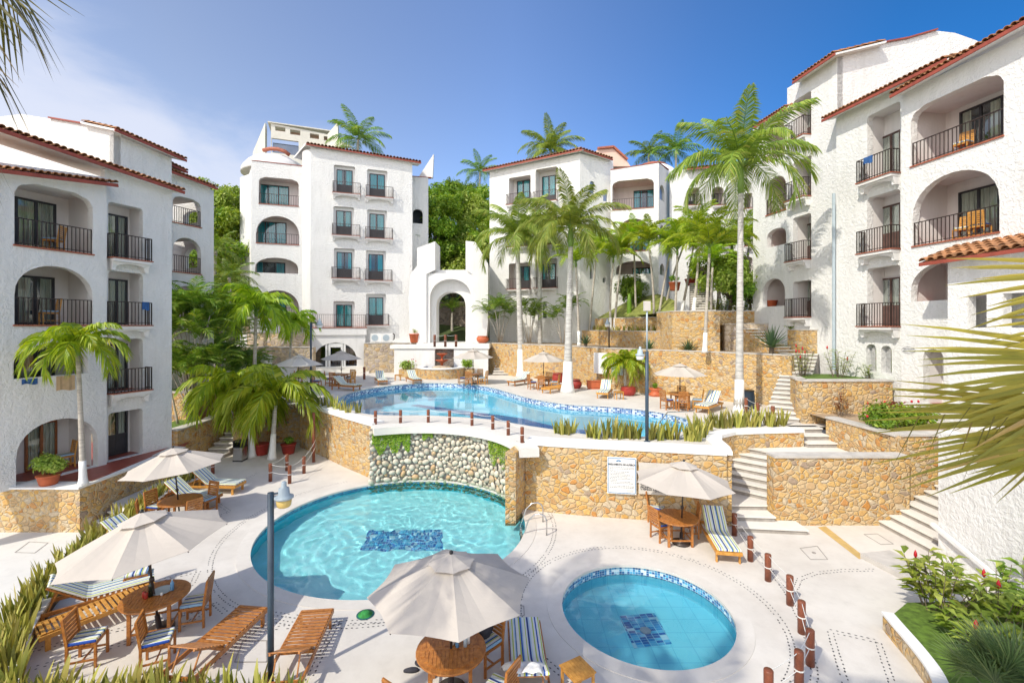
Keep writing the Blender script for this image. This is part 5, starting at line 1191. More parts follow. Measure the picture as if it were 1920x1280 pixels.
def palm(label, base, top, kind, cs, r0, r1, shaft=.0, white=.0, group=None, bend=.0, tm='trunk', cat='palm tree', grp2=None):
    """base and top are world points; the crown grows at the top"""
    global pc
    pc += 1
    base = Vector(base); top = Vector(top); t = empty('palm_tree', base, 0, label, cat, group); d = top - base; pts = []; rs = []; n = 10
    bx = Vector((math.cos(pc * 1.7), math.sin(pc * 1.7) * .4, 0)) * bend
    for i in range(n + 1):
        u = i / n; pts.append(base + Vector((d.x * u ** 1.15, d.y * u, d.z * u)) + bx * math.sin(math.pi * u)); rs.append(r1 + (r0 - r1) * (1 - u) ** 1.6 + (r0 * .45 * max(0, 1 - u * 12)))
    # lower part may be whitewashed
    m = MB(); m.tube(pts, rs, 10); m.build('trunk', M[tm], t, True)
    if white:
        k = MB(); L = d.length; u1 = white / L; ps = [base + Vector((d.x * u ** 1.15, d.y * u, d.z * u)) + bx * math.sin(math.pi * u) for u in (0, u1 * .12, u1 * .3, u1 * .6, u1)]
        k.tube(ps, [r0 * 1.65 + .01, r0 * 1.35 + .008, r0 * 1.12 + .008, r0 * 1.03 + .006, rs[int(u1 * n)] * 1.04 + .006], 12); k.build('whitewash', M['limed'], t, True)
    ct = top
    if shaft:
        k = MB(); k.tube([top - Vector((0, 0, .04)), top + Vector((0, 0, shaft * .25)), top + Vector((0, 0, shaft * .7)), top + Vector((0, 0, shaft))], [r1 * 1.05, r1 * 1.35, r1 * 1.1, r1 * .6], 8); k.build('crownshaft', M['shaft'], t, True); ct = top + Vector((0, 0, shaft * .9))
    inst('crown', CR[kind][pc % len(CR[kind])], t, ct - base, pc * 2.1, cs)
    return t
def palm_px(label, bx, by, z, tx, ty, kind, cs, r0, r1, dY=0.0, **kw):
    b = G(bx, by, z); return palm(label, b, AT(tx, ty, b.y + dY), kind, cs, r0, r1, **kw)
# royal palms on the upper deck
palm_px('tallest royal palm, standing beside the yellow-legged lounger on the right of the upper deck', 1386, 773, ZU, 1389, 362, 'royal', 1.16, .20, .12, shaft=1.45, white=1.55)
palm_px('royal palm with the thickest white-based trunk at the middle of the upper pool terrace', 1064, 735, ZU, 1070, 462, 'royal', 1.15, .30, .15, shaft=1.2, white=1.9)
palm_px('royal palm behind the white lounger, left of the thick-trunked one', 978, 706, ZU, 970, 468, 'royal', 1.3, .30, .18, shaft=1.1, white=2.2)
palm_px('slimmer royal palm directly behind the umbrella table below the white building', 1013, 700, ZU, 1011, 452, 'royal', .95, .24, .14, shaft=.9, white=2.0)
# manila palms, right-hand slope
GR = 'slender palms on the terraces in front of the white buildings'
ml = [(1264.5, 652, 4.86, 1270, 478, 0, 'upright slender palm with a white foot at the left end of the tall ochre wall', 1.0),
      (1321.5, 661, 4.86, 1330, 475, 0, 'upright slender palm with a white foot between the agave and the tallest royal palm', 1.1),
      (1104, 643, 4.86, 1118, 478, 0, 'slender palm leaning right beside the bare corner of the four-storey building', 1.25),
      (1086, 648, 4.86, 1080, 500, 0, 'short slender palm with a flared white foot next to the blue-green agave', .9)]
for bx, by, z, tx, ty, dy, lb_, s_ in ml: palm_px(lb_, bx, by, z, tx, ty, 'spiky', s_ * 1.28, .11, .07, white=1.1, tm='trunkt', group=GR, shaft=.35)
hl_ = [((1145, 36.2, 6.0), 1150, 492, 'slender palm left of the round clipped shrub, left one of a pair', 1.1), ((1152, 36.2, 6.0), 1166, 478, 'slender palm left of the round clipped shrub, right one of a pair', 1.1), ((1226, 33.5, 6.0), 1216, 462, 'slender palm leaning left above the low ochre tier wall, one of a V-shaped pair', 1.0), ((1232, 33.5, 6.0), 1256, 474, 'slender palm leaning right above the low ochre tier wall, one of a V-shaped pair', 1.1), ((1247, 34.8, 7.3), 1283, 458, 'slender palm leaning far right with its white foot on the lawn', 1.1), ((1192, 37.0, 6.0), 1188, 455, 'slender palm just right of the round clipped shrub', .95), ((1300, 29.6, 7.18), 1310, 440, 'slender palm between the steep upper stairs and the tall wall block', 1.0), ((1335, 28.2, 4.86), 1336, 500, 'short slender palm on the first tier left of the tallest royal palm', .8), ((1353, 30.5, 7.18), 1345, 478, 'slender palm at the left of the leafy tree on the upper terrace', 1.0), ((1361, 31.5, 7.18), 1372, 470, 'slender palm hidden among the leafy tree on the upper terrace', 1.0), ((1278, 33.0, 7.18), 1300, 462, 'slender palm in front of the steep upper stairs', .95), ((1400, 33, 7.2), 1405, 455, 'slender palm near the archways of the tall right building', .95)]
for (bx, Y, z), tx, ty, lb_, s_ in hl_:
    b = Vector((GX(bx, Y), Y, z)); palm(lb_, b, AT(tx, ty, Y), 'spiky', s_ * 1.25, .11, .065, white=1.0, tm='trunkt', group=GR, shaft=.35, bend=.12)
# left and middle palms
palm_px('single palm with a ringed trunk on the corner of the left stone terrace', 156, 908, 1.0, 146, 665, 'manila', .88, .095, .06, white=.8, tm='trunkt', shaft=.25)
palm('bushy palm rising in front of the left loggias of the middle tower', (GX(476, 26), 26, 2.2), AT(480, 592, 26), 'manila', 1.38, .12, .08, tm='trunkt', shaft=.4)
b = Vector((GX(444, 22.4), 22.4, 0)); palm('leaning palm with drooping fronds beside the steel litter bin', b, AT(432, 742, 22.6), 'manila', 1.4, .12, .08, tm='trunkt', shaft=.3)
b = Vector((GX(472, 22.0), 22.0, 0)); palm('palm with a short white-painted trunk just right of the litter bin', b, AT(470, 770, 22.0), 'manila', .95, .13, .09, white=1.2, shaft=.25)
b = Vector((GX(510, 21.6), 21.6, 0)); palm('lush palm with drooping fronds and white forked trunk in front of the red pots', b, AT(516, 758, 21.8), 'manila', 1.5, .13, .09, white=1.2, shaft=.3)
palm_px('small palm in a dark red pot beside a short white post on the upper terrace', 1173, 738, ZU, 1172, 690, 'manila', .92, .10, .07, shaft=.25)
b = Vector((GX(540, 33), 33, 2.2)); palm('palm behind the bushy one beside the lamp post at the tower', b, AT(548, 615, 33), 'manila', 1.1, .1, .07, tm='trunkt', shaft=.3)
# distant palms
for (px_, py_, Y, kd, s_, lb_) in ((672, 262, 46, 'coco', .95, 'palm growing on the roof of the five-storey tower'), (1032, 283, 52, 'royal', .95, 'palm peeping over the tiled eave of the right-middle building'), (1216, 288, 52, 'coco', .8, 'palm behind the white dome, left one'), (1268, 282, 50, 'coco', .9, 'palm behind the white dome, right one'), (900, 322, 62, 'coco', .85, 'coconut palm standing above the wooded hill beside the right-middle building'), (838, 362, 60, 'coco', .7, 'yellowish palm crown on the hill above the gateway'), (868, 372, 58, 'coco', .65, 'low palm crown among the hill trees, nearest the coconut palm'), (845, 492, 52, 'coco', .7, 'palm seen just above the crossbeam of the gateway'), (848, 585, 46.3, 'areca', 1.5, 'feathery palm seen through the gateway arch'), (870, 470, 50, 'coco', .6, 'palm leaning over the right pier of the gateway'), (795, 478, 47, 'areca', 1.4, 'small palm between the tower and the left gateway pier'), (405, 470, 36, 'coco', .62, 'yellow-green palm between the left building and the tower, upper'), (430, 520, 35, 'coco', .62, 'yellow-green palm between the left building and the tower, lower'), (392, 560, 31, 'areca', 1.7, 'feathery palm clump end beside the left wing')):
    zt = EYE - (py_ - HZ) / F * Y; zb = max(2.0, min(hz_(GX(px_, Y), Y), zt - 2.2)) if Y > 44 else 2.2
    if px_ == 672: zb = 15.5
    palm(lb_, (GX(px_, Y), Y, zb), (GX(px_, Y), Y, zt), kd, s_ * 1.3, .16, .11, group='far palms beyond the buildings', tm='trunkt', bend=.2)
# areca clumps
def areca(label, base, n, h, spread, fs=1.0, group=None, seed=0):
    rn = random.Random(seed); t = empty('areca_palm', base, 0, label, 'palm clump', group)
    for i in range(n):
        a = i * 2.4 + rn.uniform(-.3, .3); sp = spread * rn.uniform(.4, 1); hh = h * rn.uniform(.6, 1.05); tp = Vector((math.cos(a) * sp, math.sin(a) * sp, hh)); b0 = Vector((math.cos(a) * .12, math.sin(a) * .12, 0)); md = b0.lerp(tp, .5) + Vector((-math.cos(a) * sp * .12, -math.sin(a) * sp * .12, 0))
        m = MB(); m.tube([b0, md, tp], [.04, .032, .025], 6); o = m.build('stem', M['trunkt'], t, True, world=False)
        inst('crown', CR['areca'][i % 3], t, tp, a, fs * rn.uniform(.8, 1.1))
    return t
areca('tall dense clump of slender palms rising beside the left building wall', (-17.1, 24.3, 2.85), 13, 4.3, 1.3, 1.75, seed=1)
areca('clump of thin grey-stemmed palms fanning out of the left stone planter', (-16.2, 23.0, 1.6), 10, 2.9, 1.1, 1.45, seed=2)
b = Vector((-16.3, 22.2, 1.5)); palm('thin palm leaning left towards the iron balconies of the left building', b, AT(304, 668, 22.0), 'areca', 1.25, .05, .035, tm='trunkt')
areca('palm clump at the left end of the long white base of the right-middle building', G(938, 642, 4.87) + V(0, -.5, 0), 8, 3.1, 1.3, 1.15, 'feathery palm clumps on the terrace of the right-middle building', 3)
areca('palm clump behind the slim royal palm at the right-middle building', Vector((GX(992, 39), 39, 4.87)), 6, 3.0, 1.0, 1.1, 'feathery palm clumps on the terrace of the right-middle building', 4)
areca('palm clump behind the thickest royal palm at the right-middle building', Vector((GX(1056, 37), 37, 4.87)), 6, 3.2, 1.0, 1.1, 'feathery palm clumps on the terrace of the right-middle building', 5)
areca('feathery clump filling the garden between the left wing and the bushy palm', (GX(400, 29), 29, 2.2), 9, 3.0, 1.2, 1.5, None, 8)
areca('lower feathery clump beside the white garden wall', (GX(455, 28), 28, 2.2), 8, 1.8, 1.0, 1.35, None, 9)
areca('yellowish feathery clump in the back garden left of the tower', (GX(415, 33), 33, 2.2), 9, 4.6, 1.4, 1.6, None, 6)
# leaf clouds
def leafcloud(seed, n, size, blobs, aspect=(1, 1, 1), cr=.35):
    rn = random.Random(seed); mb = MB()
    for _ in range(n):
        bx, by, bz, br = blobs[int(rn.random() * len(blobs))]
        while True:
            x, y, z = rn.uniform(-1, 1), rn.uniform(-1, 1), rn.uniform(-1, 1); q_ = x * x + y * y + z * z
            if cr < q_ < 1: break
        wob = .8 + .35 * math.sin(x * 5 + bx) * math.sin(y * 6 + z * 4)
        p = Vector((bx + x * br * wob * aspect[0], by + y * br * wob * aspect[1], bz + z * br * wob * aspect[2])); nn = (Vector((x, y, z + .5)).normalized() + Vector((rn.uniform(-1, 1), rn.uniform(-1, 1), rn.uniform(-1, 1))) * .7).normalized()
        a = nn.orthogonal().normalized(); b = nn.cross(a); t = rn.uniform(0, 6.28); u = a * math.cos(t) + b * math.sin(t); w_ = nn.cross(u); s = size * rn.uniform(.6, 1.3)
        mb.add([p - u * s, p - w_ * s * .45, p + u * s + nn * -s * .2, p + w_ * s * .45], [(0, 1, 2), (0, 2, 3)])
    return mb
def mesh_of(mb, name, mat):
    me = bpy.data.meshes.new(name); me.from_pydata(mb.v, [], mb.f); me.materials.append(mat); return me
def blobset(seed, n, R_, br):
    rn = random.Random(seed); out = []
    for _ in range(n):
        a = rn.uniform(0, 6.28); r = R_ * math.sqrt(rn.random()); out.append((r * math.cos(a), r * math.sin(a), rn.uniform(-.5, .75) * R_ * (1.1 - r / R_ * .6), br * rn.uniform(.6, 1.2)))
    return out
TC = [mesh_of(leafcloud(20 + k, 5200, .17, blobset(k, 26, 2.6, .95)), 'tree_crown', M[['leaf1', 'leaf2', 'leafy', 'leaf1'][k]]) for k in range(4)]
def tree(label, base, h, cs, k=0, group=None, rz=0.0):
    t = empty('leafy_tree', base, rz, label, 'tree', group); m = MB(); m.tube([(0, 0, 0), (.1, .05, h * .4), (.0, .0, h * .75)], [.22 * cs, .16 * cs, .08 * cs], 8)
    for a in (0.4, 2.2, 3.9, 5.2): m.tube([(0, 0, h * .5), (math.cos(a) * .7 * cs, math.sin(a) * .7 * cs, h * .75), (math.cos(a) * 1.6 * cs, math.sin(a) * 1.6 * cs, h * .95)], [.09 * cs, .06 * cs, .02 * cs], 6)
    m.build('trunk', M['bark'], t, True, world=False); inst('crown', TC[k % 4], t, (0, 0, h), rz * 3 + 1, cs); return t
# trees on the hill, middle gap
rn = random.Random(44)
hillt = [(815, 400, 50), (842, 395, 54), (870, 400, 55), (897, 392, 58), (820, 440, 49), (850, 440, 51), (880, 440, 52), (905, 430, 54), (830, 480, 48.5), (862, 478, 49), (892, 478, 49.5), (908, 380, 60), (825, 372, 60), (858, 368, 62), (850, 520, 47.5), (905, 465, 50)]
words = ['nearest the tower', 'above the gateway crossbeam', 'nearest the right-middle building', 'in the middle of the gap']
for i, (x, y, Y) in enumerate(hillt):
    zt = EYE - (y - HZ) / F * Y; X = GX(x, Y); zb = hz_(X, Y)
    rowt = 'top row' if y < 400 else 'upper row' if y < 430 else 'middle row' if y < 450 else 'bottom row'
    tree('bushy green tree in the %s of the wooded gap, %s from the tower side' % (rowt, ['1st', '2nd', '3rd', '4th', '5th'][sum(1 for h2 in hillt if h2[0] < x and abs(h2[1] - y) < 20) % 5]), (X, Y, min(zb, zt - 3)), max(1.5, zt - min(zb, zt - 3)), rn.uniform(.85, 1.15), i, 'trees covering the hill behind the gateway', i * .7)
for i, (x, y, Y, s_) in enumerate(((360, 365, 48, 1.0), (395, 375, 50, .9), (428, 385, 46, 1.1), (375, 420, 44, 1.1), (415, 432, 43, 1.1), (440, 430, 45, 1.1), (445, 375, 52, .9), (395, 480, 41, 1.1), (430, 480, 42, 1.1), (350, 480, 46, 1.2), (410, 535, 38, .9), (440, 560, 40, .9))):
    zt = EYE - (y - HZ) / F * Y; X = GX(x, Y); zb = hz_(X, Y) if Y > 43 else 3
    tree('%s tree between the left building and the tower, %s' % (['airy', 'airy', 'dense'][i % 3], ['leftmost at the top', 'topmost in the middle', 'top right beside the tower', 'second row left', 'second row middle', 'second row right', 'furthest back at the top', 'third row left', 'third row middle', 'furthest left behind the wing', 'lowest left', 'lowest right'][i]), (X, Y, min(zb, zt - 2.5)), zt - min(zb, zt - 2.5), s_ * .85, i, 'trees between the left building and the tower', i * .9)
tree('broad leafy tree on the upper right terrace beside the archway', (GX(1368, 29.6), 29.6, 7.18), 1.9, .72, 2); tree('leafy tree immediately right of the steep upper stairs', (GX(1345, 30.5), 30.5, 7.18), 3.0, .6, 0)
tree('low leafy tree behind the tallest royal palm trunk', (GX(1405, 29.3), 29.3, 7.18), 1.2, .52, 1)
# topiary shrub
t = empty('clipped_shrub', (GX(1184, 38), 38, 7.6), 0, 'round clipped shrub on a short stem on the lawn', 'shrub')
m = MB(); m.tube([(0, 0, -.5), (0, 0, 1.2)], [.09, .06], 6); m.build('stem', M['bark'], t, world=False)
inst('crown', mesh_of(leafcloud(61, 5200, .10, [(0, 0, 1.9, 1.28)], (1, 1, .9), .72), 'shrub_crown', M['leaf2']), t, (0, 0, 0))
# ---- snake plants
def snake_mesh(seed, h=.68):
    rn = random.Random(seed); mb = MB()
    for i in range(rn.randint(11, 15)):
        a = rn.uniform(0, 6.28); r = rn.uniform(0, .13); ln = h * rn.uniform(.55, 1.1); lean = rn.uniform(.05, .42); p = Vector((r * math.cos(a), r * math.sin(a), -.03)); o_ = Vector((math.cos(a), math.sin(a), 0)); fa = rn.uniform(0, 3.14); wv = Vector((math.cos(fa), math.sin(fa), 0)); tw = rn.uniform(-.6, .6); w_ = rn.uniform(.028, .042); vs = []
        for k in range(5):
            u = k / 4; c = p + o_ * (lean * ln * u ** 1.5) + Vector((0, 0, ln * u * (1 - .12 * lean * u))); ww = wv * math.cos(tw * u) + Vector((-wv.y, wv.x, 0)) * math.sin(tw * u); hw = w_ * [.75, 1, 1, .72, .05][k]; vs += [c - ww * hw, c + ww * hw]
        mb.add(vs, [(2 * k, 2 * k + 1, 2 * k + 3, 2 * k + 2) for k in range(4)])
    return mesh_of(mb, 'snake_plant', M['snake'])
SN = [snake_mesh(s) for s in (1, 2, 3, 4)]
def snake(x, y, z, s, label, group):
    o = bpy.data.objects.new('snake_plant', SN[rnd.randint(0, 3)]); col.objects.link(o); o.location = (x, y, z); o.rotation_euler = (0, 0, rnd.uniform(0, 6.28)); o.scale = (s, s, s * rnd.uniform(.85, 1.15)); lab(o, label, 'plant', group)
def along(pts, sp):
    s = 0; nxt = 0
    for i in range(len(pts) - 1):
        a = Vector(pts[i][:2]); b = Vector(pts[i + 1][:2]); L = (b - a).length
        while nxt < s + L: yield a.lerp(b, (nxt - s) / L); nxt += sp
        s += L
mid = [(Vector(a) + Vector(b)) / 2 for a, b in zip(planter_in, planter_out)]
LAB1 = 'yellow-edged snake plant in the long curved planter left of the lower deck'
for row, sp in ((.22, .30), (.5, .27), (.78, .30)):
    pts = [Vector(a).lerp(Vector(b), row) for a, b in zip(planter_in, planter_out)]
    for p in along(pts, sp): snake(p.x + rnd.uniform(-.06, .06), p.y + rnd.uniform(-.06, .06), .17, rnd.uniform(.8, 1.1) * (.85 if p.y > 13 else 1), LAB1, 'snake plants in the left planter')
LAB2 = 'dark green snake plant at the bottom edge in front of the bare slatted loungers'
for row in range(3):
    for k in range(15):
        x = -8.3 + k * .335 + rnd.uniform(-.1, .1)
        if -4.65 < x < -4.55: continue
        snake(x, 7.22 + row * .15 + rnd.uniform(-.05, .05) - (.12 if k > 12 else 0), .0, rnd.uniform(.95, 1.2), LAB2, 'snake plants along the bottom edge')
LAB3 = 'yellow-green snake plant on the wall top in front of the upper pool'
for px_, py_ in ((1045, 812), (1056, 814), (1068, 815), (1106, 820), (1118, 822), (1137, 822), (1150, 822), (1160, 823), (1171, 823), (1184, 823), (1195, 822), (1222, 824), (1234, 825), (1256, 824), (1268, 823), (1286, 826), (1297, 827), (1309, 827), (1320, 820), (1300, 815), (1318, 810), (1332, 806), (1346, 802), (1358, 803), (1370, 802), (1383, 801), (1396, 800), (1408, 800), (1420, 799), (1442, 800), (1455, 799), (1468, 798)):
    p = G(px_, py_, ZU); snake(p.x, p.y, ZU, rnd.uniform(.95, 1.25), LAB3, 'snake plants in front of the upper pool')
    if rnd.random() < .7: snake(p.x + rnd.uniform(-.15, .15), p.y + .22, ZU, rnd.uniform(.85, 1.15), LAB3, 'snake plants in front of the upper pool')
LAB4 = 'snake plant on top of the tall curved wall left of the round pool'
for px_, py_ in ((597, 761), (608, 763), (618, 765), (630, 769), (640, 772), (652, 776), (672, 774)):
    p = G(px_, py_, ZU); snake(p.x, p.y, ZU, .95, LAB4, 'snake plants on the curved wall')
LAB5 = 'small yellow-green strap-leaved plant on the tier below the lawn'
for k in range(16):
    a = Vector((6.3, 38.4)).lerp(Vector((9.9, 30.0)), (k + .5) / 16); snake(a.x + .45, a.y, 5.92, .8, LAB5, 'border plants on the tier below the lawn')
# ---- agaves and yucca
def rosette(name, label, loc, n, L, w_, e0, e1, mat, cat='plant', droop=.15, seed=0, stem=0, group=None):
    rn = random.Random(seed); mb = MB()
    for i in range(n):
        a = i * 2.399; q_ = i / n; e = R(e1 + (e0 - e1) * q_) + rn.uniform(-.1, .1); h = Vector((math.cos(a), math.sin(a), 0)); s = Vector((-h.y, h.x, 0)); ln = L * rn.uniform(.8, 1.1) * (1 - .2 * (1 - q_)); vs = []
        for k in range(5):
            u = k / 4; c = h * ln * u * math.cos(e) + Vector((0, 0, stem + ln * (u * math.sin(e) - droop * u * u))); hw = w_ * [.7, 1, .85, .5, .02][k]; vs += [c - s * hw, c + Vector((0, 0, -hw * .4)), c + s * hw]
        mb.add(vs, [f for k in range(4) for f in ((3 * k, 3 * k + 1, 3 * k + 4, 3 * k + 3), (3 * k + 1, 3 * k + 2, 3 * k + 5, 3 * k + 4))])
    o = mb.build(name, M[mat], None, world=False); o.location = loc; lab(o, label, cat, group)
    if stem: t_ = MB(); t_.tube([(0, 0, 0), (0, 0, stem + .05)], [.13, .12], 8); t_.build('stem', M['bark'], o, world=False)
    return o
rosette('yucca', 'large dark green spiky yucca at the top right of the ochre retaining wall', (GX(1447, 23.6), 23.6, 4.86), 44, 1.75, .055, 5, 85, 'agave', seed=1, stem=.35)
rosette('agave', 'blue-green agave on the wall top right of the slender white-footed palm', (GX(1290, 27.2), 27.2, 4.86), 30, 1.05, .05, 8, 80, 'agave', seed=2)
rosette('agave', 'blue-green agave on the wall top beside the thickest royal palm', (GX(1098, 32.0), 32.0, 4.86), 30, 1.15, .05, 8, 80, 'agave', seed=3, stem=.2)
rosette('agave', 'pale green agave just right of the tall thin pole on the wall top', (GX(1217, 28.4), 28.4, 4.86), 26, 1.0, .05, 15, 85, 'agave', seed=4)
# cactus in pot on tier
t = empty('potted_cactus', (GX(1180, 36.5), 36.5, 5.95), 0, 'tall thin columnar cactus in a small terracotta pot on the tier wall', 'cactus')
m = MB(); m.lathe([(.22, 0), (.3, .35), (.33, .4)], n=12); m.build('pot', M['terra'], t, world=False)
m = MB(); m.lathe([(.16, .35), (.2, 1.0), (.19, 2.2), (.12, 2.9), (.02, 3.0)], n=10); m.build('stem', M['leaf2'], t, True, world=False)
# ---- leafy shrubs
def shrub(label, loc, R_, h, n=900, size=.07, mat='leaf2', flowers=0, seed=0, cat='shrub', group=None, name='shrub', asp=(1, 1, .8)):
    rn = random.Random(seed); t = empty(name, loc, 0, label, cat, group)
    m = leafcloud(seed, n, size, [(rn.uniform(-.5, .5) * R_, rn.uniform(-.5, .5) * R_, h * rn.uniform(.35, .7), R_ * rn.uniform(.5, .75)) for _ in range(6)], asp, .15); m.build('foliage', M[mat], t, world=False)
    k = MB()
    for i in range(5): a = i * 1.26; k.tube([(0, 0, -.05), (math.cos(a) * R_ * .4, math.sin(a) * R_ * .4, h * .5)], [.02, .01], 5)
    k.build('stems', M['bark'], t, world=False)
    if flowers:
        f = MB()
        for i in range(flowers): a = rn.uniform(0, 6.28); f.lathe([(.01, 0), (.045, .04), (.02, .1)], (math.cos(a) * R_ * rn.uniform(.2, .8), math.sin(a) * R_ * rn.uniform(.2, .8), h * rn.uniform(.8, 1.15)), 6)
        f.build('flowers', M['redflower'], t, world=False)['kind'] = 'stuff'
    return t
def ginger(label, loc, R_, n, seed, red=0, mat='leafy', h=1.0, leafl=.42, group=None):
    rn = random.Random(seed); t = empty('ginger_plant', loc, 0, label, 'shrub', group); m = MB(); k = MB(); f = MB()
    for i in range(n):
        a = rn.uniform(0, 6.28); r = R_ * math.sqrt(rn.random()); b0 = Vector((r * .5 * math.cos(a), r * .5 * math.sin(a), 0)); hh = h * rn.uniform(.6, 1.1); tp = Vector((r * 1.2 * math.cos(a), r * 1.2 * math.sin(a), hh)); k.tube([b0, tp], [.012, .007], 4)
        for j in range(9):
            u = .25 + .75 * j / 8; p = b0.lerp(tp, u); la = rn.uniform(0, 6.28); o_ = Vector((math.cos(la), math.sin(la), .55)).normalized(); s = o_.cross(Vector((0, 0, 1))).normalized(); L = leafl * rn.uniform(.7, 1.1); w_ = L * .17
            q1 = p + o_ * L * .45; q2 = p + o_ * L + Vector((0, 0, -L * .35)); m.add([p, q1 - s * w_, q2, q1 + s * w_, q1 + Vector((0, 0, -w_ * .35))], [(0, 1, 4), (1, 2, 4), (2, 3, 4), (3, 0, 4)])
        if i < red: f.lathe([(.012, 0), (.035, .05), (.03, .11), (.006, .17)], tp, 7)
    m.build('leaves', M[mat], t, world=False); k.build('stems', M['bark'], t, world=False)
    if red: f.build('flowers', M['redflower'], t, True, world=False)['kind'] = 'stuff'
    return t
g_ = G(1790, 1165, .3); ginger('tall ginger plant with a red flower nearest the ramp in the lower right bed', g_ + V(0, .4, 0), .62, 20, 3, 1, h=1.05); ginger('spreading ginger plant with two red flowers in front of the white wall', G(1868, 1160, .3), .7, 22, 4, 2, h=.9)
ginger('low yellow-green ginger plant above the fan palm in the lower right bed', G(1830, 1215, .3), .5, 14, 5, 1, h=.6); ginger('ginger plant half hidden at the right edge of the bed', G(1930, 1150, .3), .6, 14, 6, 1, 'leaf2', h=.8)
for lb_, p, R_, h, mt, fl in (('bushy green shrub with red flowers in the bed below the square stone planter', (13.3, 16.6, 2.66), .75, .85, 'leaf2', 6), ('green shrub right of the flowering one, below the square stone planter', (14.7, 16.4, 2.66), .85, .8, 'leaf1', 4), ('leafy shrub nearest the landing wall', (12.95, 16.1, 2.66), .5, .5, 'leaf2', 2)):
    shrub(lb_, p, R_, h, 1500, .075, mt, fl // 2, int(p[0] * 7))
ginger('reddish cordyline plant against the square stone planter wall', (13.3, 18.3, 2.66), .28, 7, 8, 0, 'redleaf', h=1.15, leafl=.3); ginger('second reddish cordyline beside the white wall', (15.4, 18.2, 2.66), .3, 7, 9, 0, 'redleaf', h=.6)
ginger('upright flowering shrub in the grassy bed at the left, below the iron balconies', (13.6, 21.3, 3.98), .6, 20, 10, 6, 'leafy', h=1.25, leafl=.26); ginger('upright shrub in the grassy bed right of the flowering one', (15.0, 20.9, 3.98), .5, 18, 11, 2, 'leafy', h=1.2, leafl=.26); ginger('small shrub by the narrow arched windows', (15.9, 20.2, 3.98), .3, 6, 12, 0, 'leafy', h=.7, leafl=.24)
shrub('round green shrub on the grass bed above the narrow stairs', (16.0, 25.6, 6.05), .55, .6, 700, .07, 'leaf1', 0, 13); shrub('small green tuft at the foot of the downpipe', (16.2, 23.2, 6.05), .25, .3, 250, .06, 'leaf2', 0, 14)
for i in range(5): ginger('leafy plant along the foot of the archway terrace wall, %s from the left' % ['first', 'second', 'third', 'fourth', 'last'][i], (12.7 + i * .75, 29.3, 7.18), .4, 8, 20 + i, 0, 'leafy', h=.8, group='plants along the archway terrace')
shrub('reddish-green bushy plants in the box left of the fountain basin', (bc[0] - 2.6, 36.9, 2.85), .75, .7, 1000, .08, 'leafy', 5, 31); shrub('bright green bushy plant in the box right of the fountain basin', (bc[0] + 2.1, 36.8, 2.85), .5, .9, 800, .08, 'leaf1', 0, 32)
# moss and ferns hanging on the pebble wall
for (a0_, a1_, z0_, z1_, n_, lb_) in ((97, 118, 1.15, 2.0, 2600, 'green creeper spreading over the upper left part of the pebble wall'), (84, 90, 1.65, 2.0, 450, 'small green creeper tuft hanging under the middle of the bridge slab'), (28, 47, 1.0, 1.95, 1200, 'green creeper on the right part of the pebble wall')):
    rn = random.Random(n_); m = MB()
    for _ in range(n_):
        a = R(rn.uniform(a0_, a1_)); z = z1_ - (z1_ - z0_) * rn.random() ** 1.6 * (.4 + .6 * abs(math.sin(a * 23))); p = Vector((C1[0] + 4.08 * math.cos(a), C1[1] + 4.08 * math.sin(a), z)); nn = Vector((-math.cos(a), -math.sin(a), .5)) + Vector((rn.uniform(-1, 1), rn.uniform(-1, 1), rn.uniform(-1, 1))) * .6; nn.normalize(); u = nn.orthogonal().normalized(); w_ = nn.cross(u); s = rn.uniform(.02, .045); p += Vector((-math.cos(a), -math.sin(a), 0)) * rn.uniform(0, .08)
        m.add([p - u * s, p - w_ * s * .6, p + u * s, p + w_ * s * .6], [(0, 1, 2, 3)])
    lab(m.build('creeper', M['leaf1'], None), lb_, 'creeper')
# ---- fan palms, foreground
def fanleaf(mb, hub, face, upv, L, n, spread, wd, rn, droop=.25, mi=0, r0=.0):
    f = Vector(face).normalized(); u = Vector(upv); u = (u - f * u.dot(f)).normalized(); s = f.cross(u)
    for i in range(n):
        a = spread * ((i + .5) / n - .5) + rn.uniform(-.02, .02); d = u * math.cos(a) + s * math.sin(a); ln = L * (.82 + .18 * math.cos(a)) * rn.uniform(.88, 1.06); pr = d.cross(f); pts = []
        for k in range(6):
            t = k / 5; c = Vector(hub) + d * ln * t + Vector((0, 0, -droop * ln * t ** 2.6)) + f * rn.uniform(-.005, .005); hw = wd * [.35, .8, 1.0, .8, .45, .03][k]; pts += [c - pr * hw, c + f * hw * .45, c + pr * hw]
        mb.add(pts, [q_ for k in range(5) for q_ in ((3 * k, 3 * k + 1, 3 * k + 4, 3 * k + 3), (3 * k + 1, 3 * k + 2, 3 * k + 5, 3 * k + 4))], mi)
FP = empty('fan_palm', (6.0, 3.2, 0), 0, 'large fan palm reaching in at the right edge with yellowing blades', 'palm tree'); rn = random.Random(5)
m = MB(); m.tube([(6.0, 3.2, 0), (5.9, 3.3, 6.1)], [.2, .15], 10); m.build('trunk', M['bark'], FP, True)
